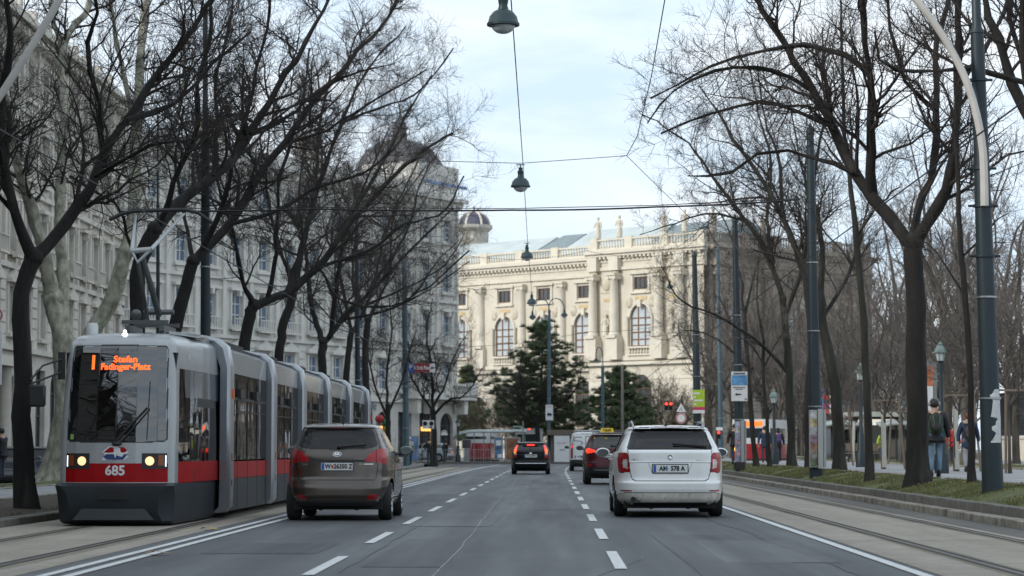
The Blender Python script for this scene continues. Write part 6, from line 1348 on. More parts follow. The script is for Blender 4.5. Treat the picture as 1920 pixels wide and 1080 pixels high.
tops = [pendant(943.5, 50, 62, 41, 'largest pendant lamp, hanging at the top of the view'), pendant(976, 352, 37, 69, 'pendant lamp hanging in the open sky below the largest one'), pendant(988, 484, 24, 105, 'pendant lamp seen against the museum balustrade'),
        pendant(997, 570, 19, 132, 'pendant lamp hanging beside the two armed post'), pendant(798, 545, 13, 165, 'small pendant lamp in the twigs before the corner house'), pendant(1256, 540, 13, 165, 'small pendant lamp before the museum corner window')]
# arms of the two lamp posts
def arm_lamps(px, Y, y0, arms, z0, nm):
    o = np.array([P(px, 868, Y)[0], Y, z0]); root = [q for q in bpy.data.objects if q.parent is None and q.name.startswith('lamp_post') and abs(q.location[0]-o[0]) < .4 and abs(q.location[1]-Y) < .1][0]; off = np.array(root.location)
    for pts, lx, ly, w in arms:
        MB().tube(smooth_poly([P(a, c, Y)-off for a, c in pts], 14), .05, 6).build('arm', M_POLEL, root)
        a, c = MB(), MB(); lamp_body(a, c, P(lx, ly, Y)-off, w/SPX(Y)); h = a.build('lamp_head', M_LAMPG, root); c.build('glass_bowl', M_LGLASS, h)
arm_lamps(1029, 196, 0, [([(1029, 590), (1028, 570), (1018, 561), (1005, 563), (1000, 575), (999, 585)], 998.5, 597, 13), ([(1029, 590), (1030, 570), (1038, 560), (1050, 562), (1057, 572), (1058, 580)], 1058, 593, 13)], .12, '')
arm_lamps(1130, 194, 0, [([(1130, 692), (1130, 668), (1127, 654), (1121, 651), (1118, 660), (1117, 668)], 1117.5, 677, 9)], .12, '')
# wires: every strand is a thing of its own
def wire(pts, r, label, grp='overhead wires', sag=0.0, k=24, name='overhead_wire'):
    pts = [np.array(p, float) for p in pts]; out_ = []
    for a, c in zip(pts, pts[1:]):
        for t in np.linspace(0, 1, k)[(0 if not out_ else 1):]:
            q = a+(c-a)*t; q = q.copy(); q[2] -= sag*4*t*(1-t); out_.append(q)
    o = out_[0].copy(); return tag(MB().tube([q-o for q in out_], r, 5).build(name, M_CABLE, loc=o), label, 'wire', grp)
wire([(tops[0][0]-.2, 5, tops[0][2]+1.5), tops[0]+np.array([.12, 0, .0]), tops[1]+np.array([.07, 0, .02]), tops[2]+np.array([.03, 0, .02]), tops[3]], .012, 'lengthwise wire that strings the pendant lamps together', sag=.0)
wire([P(225, 396, 47), P(600, 392, 46), P(960, 394, 45.5), P(1230, 388, 45), P(1500, 374, 44.5)], .017, 'thick cable spanning the street just above the museum roof', sag=.02)
wire([P(225, 392, 47.2), P(600, 389, 46.2), P(960, 391, 45.7), P(1230, 385, 45.2), P(1500, 372, 44.7)], .008, 'thin steel line running along the thick spanning cable')
wire([P(820, 302, 69), tops[1]+np.array([0, 0, .03]), P(1175, 292, 70)], .010, 'cross wire that holds the second pendant lamp')
wire([P(1175, 292, 70), P(1195, 255, 64), P(1222, 140, 56), P(1250, -20, 46)], .012, 'slack wire climbing from the cross wire to the upper edge')
wire([P(1175, 292, 70), P(1290, 405, 84), P(1375, 445, 95.5)], .010, 'wire dropping from the cross wire to the picture sign pole')
wire([(TX+.1, 12, 4.98), (TX+.12, 36, 4.97), (TX+.1, 66, 5.0), (TX+.2, 115, 5.05), (TX+.5, 170, 5.1)], .011, 'contact wire above the tram', sag=.03)
wire([(5.17, 12, 5.0), (5.17, 48, 5.0), (5.17, 82, 5.0), (5.2, 113, 5.05), (5.3, 170, 5.1)], .011, 'contact wire above the empty track', sag=.03)
wire([P(1540, 520, 82), P(1740, 350, 64), P(1925, 55, 49)], .010, 'oblique guy wire crossing behind the forked tree')
wire([P(1300, 470, 113), P(1100, 470, 130), P(880, 480, 118)], .010, 'far cross wire in front of the museum attic', sag=.3)
wire([P(1300, 600, 145), P(1100, 622, 160), P(870, 650, 158)], .012, 'low far cross wire before the pines', sag=.2)
wire([P(1310, 665, 145), P(1130, 688, 170), P(880, 700, 158)], .012, 'lowest far cross wire before the pines', sag=.2)
# pale curved arm at the upper edge of the view
pl = [P(x, y, 36) for x, y in ((-60, 330), (-20, 215), (10, 165), (45, 110), (85, 45), (120, -15), (150, -60))]; o = pl[0]; sp = thing('lamp_arm_post', 'pale swept lamp arm entering among the twigs of the first tree', 'lamp arm', (o[0], 36, .13))
off = np.array([o[0], 36, .13]); MB().tube(smooth_poly([q-off for q in pl], 20), .06, 8).build('lamp_arm', M_ARM, sp); MB().tube([(-.05, .1, -.1), (-.05, .1, o[2]+3)], .17, 12).build('pole', M_POLE, sp)
# ------------------------------------------------------------------ signs, signals, street furniture
M_WHT = mat('sign_white', (.70, .71, .71), .5, var=.05); M_SBLUE = mat('sign_blue', (.02, .10, .46), .45); M_SRED = mat('sign_red', (.30, .025, .03), .5); M_LIME = mat('banner_lime', (.36, .52, .03), .6, var=.08); M_PINK = mat('banner_pink', (.55, .03, .12), .6)
M_SIGRED = mat('signal_red_lit', (.8, .05, .03), .3, emis=(1, .05, .03), es=2.0); M_SIGGRN = mat('signal_green_lit', (.05, .7, .35), .3, emis=(.05, 1, .55), es=2.4); M_SIGAMB = mat('signal_amber_lit', (.8, .35, .03), .3, emis=(1, .45, .05), es=2.5)
def panel(name, label, cat, px0, py0, px1, py1, Y, m, t=.04, group=None, dy=0.0):
    a = P(px0, py1, Y); c = P(px1, py0, Y); w, h = c[0]-a[0], c[2]-a[2]; r = thing(name, label, cat, (a[0]+w/2, Y+dy, a[2]), 0, group)
    MB().bb(-w/2, w/2, 0, t, 0, h).build('board', m, r, smooth=0); return r, w, h
# picture sign
r, w, h = panel('picture_sign', 'white sign with a blue lake picture above a black arrow', 'sign', 1371, 697, 1401, 752, 95.6, M_WHT, dy=-.1)
MB().bb(-w*.47, w*.47, -.012, -.002, h*.54, h*.88).build('picture', mat('lake_picture', (.10, .28, .50), .5, var=.6, vs=2.2, dirt=((.5, .6, .65), 2.4, .56), stretch=(1, 1, 3)), r, smooth=0)
b = MB(); b.prism([(-w*.30, h*.225), (-w*.12, h*.275), (-w*.12, h*.245), (w*.1, h*.245), (w*.1, h*.205), (-w*.12, h*.205), (-w*.12, h*.175)], -.012, -.002); b.build('arrow', M_INK, r, smooth=0)
b = MB(); b.bb(-w*.36, w*.36, -.01, -.002, h*.905, h*.965); b.bb(-w*.40, w*.38, -.01, -.002, h*.445, h*.475); b.bb(-w*.25, w*.2, -.01, -.002, h*.39, h*.415); b.bb(w*.33, w*.45, -.01, -.002, h*.04, h*.09); b.build('lettering', mat('grey_print', (.12, .13, .16), .6), r, smooth=0)
r, w, h = panel('banner', 'lime green banner with a pink and white foot on a tram pole', 'banner', 1299, 731, 1321, 775, 124.6, M_LIME, dy=-.1)
MB().bb(-w/2, w/2, -.012, -.002, 0, h*.14).build('white_foot', M_WHT, r, smooth=0); MB().bb(-w/2, w/2, -.012, -.002, h*.142, h*.27).build('pink_foot', M_PINK, r, smooth=0)
b = MB()
for z, x0, x1 in ((.86, -.42, .1), (.70, -.42, -.25), (.56, -.40, .32), (.40, -.42, -.2)): b.bb(w*x0, w*x1, -.01, -.002, h*z-.06, h*z+.03)
b.build('lettering', M_WHT, r, smooth=0)
r, w, h = panel('notice_board', 'small white notice board with black figures on the two armed lamp post', 'sign', 1023, 759, 1037, 788, 195.6, M_WHT, dy=-.12)
b = MB(); b.bb(-w*.3, w*.35, -.01, -.002, h*.32, h*.42); b.bb(-w*.2, -w*.05, -.01, -.002, h*.25, h*.5); b.bb(w*.1, w*.22, -.01, -.002, h*.25, h*.48); b.build('figures', M_INK, r, smooth=0)
b = MB(); b.bb(-w*.35, w*.3, -.01, -.002, h*.86, h*.9); b.build('lettering', mat('pink_print', (.6, .3, .28), .6), r, smooth=0)
# street direction sign
r, w, h = panel('direction_sign', 'red street direction sign with blue parking square and white arrow end', 'sign', 766, 682, 816, 698, 144.7, M_SRED, dy=-.2)
MB().bb(-w*.5, -w*.29, -.012, -.002, -.02, h+.02).build('parking_square', M_SBLUE, r, smooth=0); MB().bb(w*.3, w*.5, -.012, -.002, 0, h).build('arrow_field', M_WHT, r, smooth=0)
b = MB(); text_flat(b, 'R Stolz Platz', h*.60, (w*.005, -.013, h*.5), bold=.008, sx=.62); text_flat(b, 'P', h*.9, (-w*.40, -.014, h*.58), bold=.01); b.build('lettering', M_WHT, r, smooth=0)
b = MB(); b.prism([(w*.33, h*.5), (w*.40, h*.72), (w*.40, h*.57), (w*.47, h*.57), (w*.47, h*.43), (w*.40, h*.43), (w*.40, h*.28)], -.022, -.013); b.build('arrow', M_INK, r, smooth=0)
MB().bb(-w*.62, -w*.5, .0, .06, h*.3, h*.6).build('bracket', M_POLEL, r, smooth=0)
# traffic signals
def signal(name, label, px, py, Y, cells, wpx, m_case=M_TRIM, twin=False, post=None, back=None):
    p = P(px, py, Y); s = wpx/SPX(Y); r = thing(name, label, 'traffic light', p); h = len(cells)*s*1.05
    for k, dx in enumerate((-s*.55, s*.55) if twin else (0,)):
        c = MB().bb(dx-s*.5, dx+s*.5, 0, s*.7, -h+s*.5, s*.55).build('housing', m_case, r, smooth=0)
        for i, m in enumerate(cells):
            b = MB(); b.lathe([(s*.36, -.02), (.001, -.03)], (dx, 0, -i*s*1.05), 14, 'y'); b.build('lens', m or M_UNDER, c)
            b = MB(); b.lathe([(s*.4, -.28*s), (s*.4, 0)], (dx, 0, -i*s*1.05), 12, 'y', 0, math.pi); b.build('hood', m_case, c)
    if back: MB().bb(-s*back[0], s*back[0], s*.7, s*.7+.03, -h+s*.3-back[1]*s, s*.75+back[1]*s).build('back_board', M_WHT, r, smooth=0)
    if post: MB().tube([(s*.2, s*.9, -p[2]+post), (s*.2, s*.9, s*.3)], .05, 8).build('post', M_POLEL, r)
    return r
signal('traffic_light', 'twin red traffic light hanging before the yellowish shrub', 1253.5, 757, 165, (M_SIGRED, None), 7.5, twin=True, post=.0)
signal('traffic_light', 'red pedestrian signal beneath a white box on the slim teal pole', 1347.5, 811, 156, (M_SIGRED, None), 7.5)
panel('signal_box', 'small white box above the red pedestrian signal', 'box', 1343, 801, 1355, 807, 155.6, M_WHT, .2)
signal('traffic_light', 'green traffic light by the mossy leaning trunk', 1575.5, 758, 168, (M_SIGGRN, None), 7, post=.3)
signal('traffic_light', 'green traffic light seen right of the slender young tree', 1638, 758, 172, (M_SIGGRN, None), 6.5, post=.3)
signal('traffic_light', 'small amber traffic light among the grove twigs', 1686.5, 706, 150, (M_SIGAMB,), 6)
r, w, h = panel('tram_signal', 'white boarded tram signal with two dark lenses at the corner', 'traffic light', 792, 788, 814, 804, 150, M_WHT, dy=0)
b = MB()
for x in (-.27, .27): b.lathe([(w*.19, -.03), (.001, -.05)], (x*w, 0, h*.62), 14, 'y')
b.build('lens', M_UNDER, r); MB().bb(w*.1, w*.35, -.012, -.002, h*.1, h*.28).build('lettering', mat('grey_print', (.12, .13, .16)), r, smooth=0); MB().tube([(w*.3, .06, -P(803, 804, 150)[2]+.13), (w*.3, .06, .1)], .05, 8).build('post', M_POLE, r)
r, w, h = panel('stop_sign_board', 'yellow construction notice with a red stripe beside the waiting man', 'sign', 807.5, 822, 820, 835, 162, mat('notice_yellow', (.75, .55, .03), .5), dy=0)
MB().bb(-w*.4, w*.4, -.012, -.002, h*.45, h*.72).build('red_stripe', mat('notice_red', (.6, .05, .04), .5), r, smooth=0); MB().tube([(0, .06, -P(803, 835, 162)[2]+.13), (0, .06, .1)], .04, 8).build('post', M_POLE, r)
def round_sign(label, px, py, Y, rpx, kind):
    p = P(px, py, Y); s = rpx/SPX(Y); r = thing('traffic_sign', label, 'sign', p)
    if kind == 'round':
        MB().lathe([(s, 0), (s, .03), (.001, .03)], (0, 0, 0), 24, 'y').lathe([(s, 0), (.001, 0)], (0, 0, 0), 24, 'y').build('board', M_WHT, r, smooth=0)
        MB().lathe([(s*.95, -.006), (s*.72, -.006)], (0, 0, 0), 24, 'y').build('red_ring', mat('ring_red', (.5, .16, .16), .5), r, smooth=0)
    elif kind == 'tri':
        MB().prism([(-s, -s*.8), (s, -s*.8), (0, s)], 0, .03).build('board', M_WHT, r, smooth=0); MB().prism([(-s*.5, -s*.5), (s*.5, -s*.5), (0, s*.35)], -.008, -.002).build('symbol', mat('pale_symbol', (.40, .42, .42)), r, smooth=0)
    return r, s
r, s = round_sign('round white sign with a thin red ring under the triangular sign', 1277, 784, 150, 10, 'round'); MB().tube([(.05, .08, -P(1277, 784, 150)[2]+.3), (.05, .08, 1.4)], .045, 8).build('post', M_POLE, r)
round_sign('small triangular white sign above the round one', 1277, 765, 150, 9, 'tri'); b = MB().lathe([(.26, 0), (.26, .03), (.001, .03)], (0, 0, 0), 16, 'y'); 
r, s = round_sign('red and white round sign cut by the edge of the view', -8, 590, 46, 14, 'round'); MB().tube([(0, .08, -P(0, 590, 46)[2]+.14), (0, .08, .4)], .04, 8).build('post', M_RIM, r)
b = MB().bb(-.1, .13, -.02, .02, -1.35, -.32); b.build('plate', M_WHT, r, smooth=0)
for i, (y, lb) in enumerate(((746, 'upper red direction board with white end among the grove trunks'), (776, 'middle magenta round board in the cluster of direction boards') if False else (762, 'middle magenta direction board with white end in the cluster'), (772, 'lowest red direction board with white end in the cluster'))):
    r, w, h = panel('direction_board', lb, 'sign', 1543, y-5, 1561, y+3, 150, mat('magenta_sign', (.42, .05, .22), .5) if i == 1 else mat('bright_red_sign', (.50, .05, .05), .5), group='direction boards by the grove'); MB().bb(w*.18, w*.5, -.012, -.002, 0, h).build('white_end', M_WHT, r, smooth=0)
    if i == 2: MB().tube([(-w*.45, .1, -P(1543, 775, 150)[2]+.3), (-w*.45, .1, 1.6)], .06, 8).build('post', mat('post_blue', (.05, .14, .35), .5), r)
# historic lanterns
def lantern(label, px, ytop, ybase, Y, wpx, z0, m=M_COPG):
    p = P(px, ytop, Y); s = wpx/SPX(Y); H = p[2]-z0; r = thing('park_lantern', label, 'lantern', (p[0], Y, z0), 0, 'old park lanterns')
    MB().lathe([(.2, 0), (.2, .5), (.13, .6), (.12, 1.2), (.07, 1.3), (.055, H-s*1.6), (.09, H-s*1.55), (.05, H-s*1.5)], (0, 0, 0), 10).build('post', M_POLE, r)
    MB().lathe([(s*.24, H-s*1.45), (s*.36, H-s*.85)], (0, 0, 0), 6).build('glass', mat('lantern_glass', (.50, .54, .54), .2), r)
    b = MB().lathe([(s*.5, H-s*.86), (s*.5, H-s*.80), (s*.30, H-s*.42), (s*.16, H-s*.3), (s*.19, H-s*.2), (s*.1, H-s*.1), (.001, H)], (0, 0, 0), 6)
    for k in range(6): q = k*math.pi/3; b.tube([(s*.24*math.cos(q), s*.24*math.sin(q), H-s*1.45), (s*.37*math.cos(q), s*.37*math.sin(q), H-s*.84)], .012, 4)
    b.build('lantern_roof', m, r, smooth=30); return r
lantern('green roofed lantern beside the man with the backpack', 1763, 640, 870, 66, 25, .5); lantern('green roofed lantern half behind the slender young tree', 1613, 680, 870, 88, 22, .5); lantern('pale roofed lantern above the far walkers', 1451, 729, 862, 104, 18, .5)
lantern('small green lantern seen left of the forked trunk', 1690, 745, 866, 112, 16, .5); lantern('dark lantern post at the stop before the corner house', 859, 783, 868, 186, 11, .12, M_LAMPG)
# advertising pillar behind the forked tree
p = P(1746, 872, 78); r = thing('advertising_column', 'glazed advertising column with an orange and white poster behind the man', 'advertising column', (p[0], 78, .5)); hh = P(1746, 680, 78)[2]-.5; q = 12/SPX(78)
MB().bb(-q, q, 0, .5, .3, hh).build('case', mat('column_case', (.20, .21, .21), .4), r, smooth=0); MB().bb(-q*.8, q*.5, -.012, -.002, hh*.35, hh*.97).build('poster', mat('poster_orange', (.40, .12, .05), .6, var=.8, vs=3, dirt=((.5, .2, .1), 3, .5)), r, smooth=0); MB().bb(-q*.7, q*.4, -.022, -.013, hh*.55, hh*.78).build('poster_label', M_WHT, r, smooth=0); MB().bb(-.35, .35, .05, .45, 0, .3).build('foot', M_POLE, r, smooth=0)
# loudspeaker arm and round camera between lantern and tree
# ---- stop shelter across the end of the road
def bar(mb, p0, p1, r=.04): mb.tube([p0, p1], r, 6)
Ys = 189.0; xl, xr = XP(852, Ys), XP(985, Ys); zt = P(900, 809, Ys)[2]
r = thing('bus_shelter', 'glass bus stop shelter with a curved canopy across the end of the road', 'bus shelter', (xl, Ys, .12)); W = xr-xl; h = zt-.12
b = MB(); n = 16
for i in range(n+1):
    t = i/n; zc = h+.28*math.sin(math.pi*min(1, t*3.2)*.5)-.22; 
    for y, dz in ((-.6, -.08), (.2, .10), (1.2, .05)): b.v.append((-.1+(W+.2)*t, y, zc+dz-(.32 if i == 0 else 0)))
for i in range(n): b.f += [(i*3, i*3+3, i*3+4, i*3+1), (i*3+1, i*3+4, i*3+5, i*3+2)]
cn = b.build('canopy', mat('canopy_grey', (.30, .34, .33), .35, .2), r); cn.modifiers.new('thick', 'SOLIDIFY').thickness = .1
for px in (858, 889, 907, 920, 947, 966, 984): x = XP(px, Ys)-xl; b = MB(); bar(b, (x, 0, 0), (x, 0, h-.05)); b.build('post', mat('shelter_post', (.24, .27, .27), .4, .3), r)
for a, c in ((858, 889), (889, 907), (907, 920), (947, 966)): MB().bb(XP(a, Ys)-xl+.06, XP(c, Ys)-xl-.06, .0, .012, .25, h-.35).build('glass_wall', glassmat('shelter_glass', (.9, .92, .92), .03, .0), r, smooth=0)
def poster(label, px0, py0, px1, py1, Y, m, frame=M_RIM, t=.15, extra=()):
    a = P(px0, py1, Y); c = P(px1, py0, Y); w, h = c[0]-a[0], c[2]-a[2]; r = thing('poster_case', label, 'poster', (a[0]+w/2, Y, a[2])); MB().bb(-w/2, w/2, 0, t, -.0, h).build('frame', frame, r, smooth=0); MB().bb(-w*.42, w*.42, -.02, -.002, h*.05, h*.95).build('poster', m, r, smooth=0)
    for (x0, x1, z0, z1, mm) in extra: MB().bb(w*x0, w*x1, -.03, -.021, h*z0, h*z1).build('poster_patch', mm, r, smooth=0)
    if a[2] > .4: MB().bb(-w*.3, w*.3, .03, t-.03, -a[2]+.12, -.002).build('stand', frame, r, smooth=0)
    return r
poster('lit poster case with blue white and yellow print in the shelter', 926.5, 819, 943, 862, 188.6, mat('poster_blue', (.08, .18, .30), .4, var=.9, vs=1.6, dirt=((.55, .42, .12), 1.4, .55)), extra=((-.3, .3, .62, .85, M_WHT), (-.1, .4, .08, .25, M_WHT)))
poster('brown and ochre poster case at the end of the shelter', 947.5, 820, 976, 864, 188.8, mat('poster_ochre', (.28, .12, .06), .5, var=.8, vs=1.2, dirt=((.40, .25, .04), 1.2, .52)))
poster('dark picture board on the shelter fence', 866, 824, 884, 841, 187.8, mat('poster_dark', (.06, .05, .055), .4, var=.9, vs=2, dirt=((.3, .07, .08), 2, .6)))
poster('bright advertising case behind the policeman at the corner', 769, 817, 785, 866, 165, mat('poster_city', (.12, .22, .42), .4, var=.9, vs=1.5, dirt=((.55, .45, .06), 1.3, .52)), mat('case_grey', (.30, .28, .26), .5), .3)
fb = MB(); x0, x1 = XP(830, 187), XP(925, 187)
fb.bb(0, x1-x0, -.02, .02, .95, 1.0); fb.bb(0, x1-x0, -.02, .02, .3, .34)
for i in range(20): fb.bb((x1-x0)*i/20, (x1-x0)*i/20+.03, -.015, .015, 0, .98)
tag(fb.build('guard_rail', mat('shelter_post', (.24, .27, .27)), loc=(x0, 187, .12), smooth=0), 'low steel guard rail along the edge of the stop island', 'railing')
r, w, h = panel('display_board', 'green edged passenger display above the shelter roof', 'display', 962, 799, 978, 806, 188, mat('display_pale', (.50, .60, .56), .5), .2); MB().bb(-w*.42, w*.42, -.012, -.002, h*.2, h*.8).build('screen', mat('display_dark', (.05, .08, .05), .4), r, smooth=0); MB().tube([(w*.65, .1, -P(978, 806, 188)[2]+.12), (w*.65, .1, h+.4)], .05, 8).build('post', M_RIM, r); MB().bb(w*.5, w*.65, .08, .12, h*.4, h*.55).build('bracket', M_RIM, r, smooth=0)
p = P(833, 816, 180); r = thing('stop_sign', 'half round tram stop sign on a dark post at the corner', 'sign', (p[0], 180, .13)); z = p[2]-.13; s = 7.5/SPX(180)
b = MB(); b.prism([(s*math.cos(q), z+s*1.25*math.sin(q)) for q in np.linspace(0, math.pi, 14)], 0, .05); b.build('board', M_WHT, r, smooth=0); MB().lathe([(s*1.02, -.01), (s*.88, -.01)], (0, 0, z), 18, 'y', 0, math.pi).build('rim', M_INK, r, smooth=0); MB().bb(-s, s, -.01, .06, z-.12, z-.002).build('bar', M_INK, r, smooth=0); MB().tube([(0, .03, 0), (0, .03, z-.1)], .05, 8).build('post', M_POLE, r)
# public transport vehicles beyond the stop
def far_bus(label, px0, px1, py0, Y, yaw, red_top, z0=.0, orange=None):
    xa, xb = XP(px0, Y), XP(px1, Y); w = xb-xa; h = P(px0, py0, Y)[2]-z0; r = thing('bus', label, 'bus', ((xa+xb)/2, Y, z0), yaw); L = 9.0
    def hull(a, c): 
        m = MB(); k = .18; q = [(-w/2, k), (-w/2+k, 0), (w/2-k, 0), (w/2, k), (w/2, L), (-w/2, L)]; m.v = [(x, y, a) for x, y in q]+[(x, y, c) for x, y in q]; m.f = [(i, (i+1) % 6, (i+1) % 6+6, i+6) for i in range(6)]+[tuple(range(6, 12))]; return m
    hull(.3, red_top).build('lower_body', mat('bus_red', (.40, .02, .03), .4, coat=.4), r, smooth=0); hull(red_top+.001, red_top+.32).build('waist', M_WHT, r, smooth=0)
    hull(red_top+.321, h-.5).build('window_band', M_GLASSD if False else mat('bus_window', (.03, .04, .045), .06, spec=.8), r, smooth=0); hull(h-.499, h).build('roof', M_WHT, r, smooth=0); hull(.12, .299).build('skirt', M_TRIM, r, smooth=0)
    MB().bb(w*.3, w*.5-.02, -.012, -.0, red_top, h-.3).build('corner_post', M_WHT, r, smooth=0)
    for x in (-w*.38, w*.38):
        for y in (1.8, 7.0): MB().lathe([(.25, -.12), (.42, -.12), (.45, 0), (.42, .12), (.25, .12)], (x, y, .45), 14, 'x').build('wheel', M_TYRE, r)
    for s_ in (-1, 1): b = MB(); b.bb(s_*w*.42-.12, s_*w*.42+.12, -.015, .02, .75, .95); b.build('lamp', M_SIGAMB if s_ < 0 else M_WHITELIT if orange else M_RED, r, smooth=0)
    if orange: MB().bb(-w*.25, w*.3, -.015, -.001, h-.4, h-.12).build('display', M_LED, r, smooth=0)
    else: MB().bb(-.1, .1, -.02, 0, h-.12, h-.02).build('top_lamp', M_SIGRED, r, smooth=0)
    return r
far_bus('red and white bus seen from behind through the stop shelter', 873, 921, 807, 196, R(-3), 1.62)
far_bus('white roofed bus standing behind the end of the shelter', 966, 1018, 803, 205, R(-4), 1.4)
far_bus('white and red tram with lit orange display waiting past the grass strip', 1372, 1445, 786, 135, R(-14), 1.15, .3, True)
# hoarding and low pavilion before the pines
r, w, h = panel('hoarding', 'white hoarding panel with faint red lettering at the end of the road', 'hoarding', 1039, 817, 1068, 866, 190, M_WHT, .1)
b = MB(); text_flat(b, '2WU9?' if False else 'GALLERY', h*.11, (0, -.008, h*.72), sx=.9); b.build('lettering', mat('ring_red', (.5, .08, .08)), r, smooth=0); b = MB(); b.bb(-w*.15, w*.2, -.008, -.002, h*.44, h*.47); b.build('small_print', mat('grey_print', (.12, .13, .16)), r, smooth=0)
xa, xb = XP(1032, 192), XP(1180, 192); r = thing('pavilion', 'low flat roofed pavilion with a brown roof edge behind the hoarding', 'pavilion', ((xa+xb)/2, 191.4, .12)); w = xb-xa; h = P(1040, 816, 192)[2]-.12
MB().bb(-w/2, w/2, .4, 5, 0, h).build('wall', mat('pavilion_wall', (.13, .12, .105), .8, var=.2), r, smooth=0); MB().bb(-w/2-.3, w/2+.3, -.4, 5.3, h+.002, h+.42).build('roof', mat('pavilion_roof', (.15, .125, .10), .8, var=.2), r, smooth=0)
for i in range(9): MB().bb(-w/2+w*i/9+.02, -w/2+w*i/9+.2, .22, .398, 0, h).build('pillar', mat('pavilion_pillar', (.16, .14, .115), .8), r, smooth=0)
xa, xb = XP(1030, 200), XP(1340, 200); r = thing('balustrade_wall', 'pale stone balustrade in front of the museum garden', 'balustrade', ((xa+xb)/2, 216, .12)); b = MB(); balustrade(b, -(xb-xa)/2, (xb-xa)/2, 0, .0, 1.2, [-(xb-xa)/2+i*4 for i in range(4)]); b.build('balusters', M_STONE2, r, smooth=0)
# glass stop shelter and kiosk in the park side distance
def glasshouse(label, px0, px1, pyt, pyb, Y, z0, group=None):
    xa, xb = XP(px0, Y), XP(px1, Y); w = xb-xa; h = P(px0, pyt, Y)[2]-z0; r = thing('tram_shelter', label, 'shelter', ((xa+xb)/2, Y, z0), 0, group)
    b = MB(); n = 10
    for i in range(n+1):
        t = i/n
        for y, dz in ((-.7, -.1), (1.2, .1)): b.v.append((-w/2-.2+(w+.4)*t, y, h+.15*math.sin(math.pi*t)+dz))
    b.f = [(i*2, i*2+2, i*2+3, i*2+1) for i in range(n)]; c = b.build('canopy', mat('canopy_grey', (.30, .34, .33)), r); c.modifiers.new('thick', 'SOLIDIFY').thickness = .12
    for i in range(5): x = -w/2+w*i/4; b = MB(); bar(b, (x, .6, 0), (x, .6, h), .05); b.build('post', M_POLE, r)
    for i in range(4): MB().bb(-w/2+w*i/4+.06, -w/2+w*(i+1)/4-.06, .6, .62, .2, h-.3).build('glass_wall', glassmat('shelter_glass_dark', (.30, .33, .33), .03, .1), r, smooth=0)
    return r
glasshouse('long glass tram shelter behind the staked trees', 1545, 1612, 795, 860, 140, .5); glasshouse('glass shelter past the slender young tree', 1655, 1712, 795, 862, 132, .5)
r = thing('park_kiosk', 'dark flat kiosk with a lit front behind the stakes', 'kiosk', (XP(1665, 146), 146, .5)); MB().bb(-2, 2, 0, 3, 0, 2.6).build('wall', mat('kiosk_dark', (.04, .042, .04), .7), r, smooth=0); MB().bb(-2.3, 2.3, -.5, 3.2, 2.602, 2.9).build('roof', mat('kiosk_roof', (.35, .36, .33), .6), r, smooth=0); MB().bb(-1.8, .4, -.02, -.002, 2.1, 2.45).build('lit_front', mat('kiosk_light', (.5, .5, .42), .5, emis=(1, .95, .8), es=.5), r, smooth=0)
# litter bin, bench
for px, Y, lb in ((1618, 120, 'wooden bench by the far walkway between two trunks'),):
    r = thing('park_bench', lb, 'bench', (XP(px, Y), Y, .5)); MB().bb(-.8, .8, 0, .45, .42, .48).build('seat', M_STAKE, r, smooth=0); MB().bb(-.8, .8, .42, .48, .55, .95).build('backrest', M_STAKE, r, smooth=0)
    for x in (-.7, .7): MB().bb(x-.03, x+.03, .02, .44, 0, .418).build('leg', M_TRIM, r, smooth=0)
# balloons / umbrella by the first shop
r = thing('parasol', 'red green and yellow parasol at the shop fronts behind the brown car', 'parasol', (XP(718, 150), 150, .13)); z = P(718, 800, 150)[2]
for i, (dx, dz, c) in enumerate(((-.22, .35, (.5, .03, .03)), (.22, .12, (.03, .22, .08)), (.2, -.25, (.6, .42, .03)))): MB().sphere((dx, .05*i, z+dz), .28 if i < 2 else .22, 12, 8, (1, .8, .9)).build('panel', mat('parasol_'+('red', 'green', 'yellow')[i], [q*.7 for q in c], .6), r)
MB().tube([(0, .1, 0), (0, .1, z)], .04, 6).build('pole', M_POLE, r)
# bicycle leaning behind the waiting man
r = thing('bicycle', 'dark bicycle standing behind the waiting man', 'bicycle', (XP(797, 172), 172, .13), .2)
for x in (-.5, .5):
    w_ = MB(); w_.tube([(x+.33*math.cos(q), 0, .34+.33*math.sin(q)) for q in np.linspace(0, 2*math.pi, 20)], .022, 5, False); w_.build('wheel', M_TYRE, r)
b = MB(); b.tube([(-.5, 0, .34), (-.15, 0, .85), (.35, 0, .9), (.5, 0, .34)], .02, 5); b.tube([(-.15, 0, .85), (-.05, 0, .34), (.35, 0, .85)], .02, 5); b.tube([(-.5, 0, .34), (-.05, 0, .34)], .016, 5); b.build('frame', M_TRIM, r); MB().box((-.17, 0, .93), (.24, .12, .06)).build('saddle', M_TRIM, r); MB().tube([(.38, -.26, 1.02), (.34, 0, 1.0), (.38, .26, 1.02)], .015, 5).build('handlebar', M_TRIM, r)

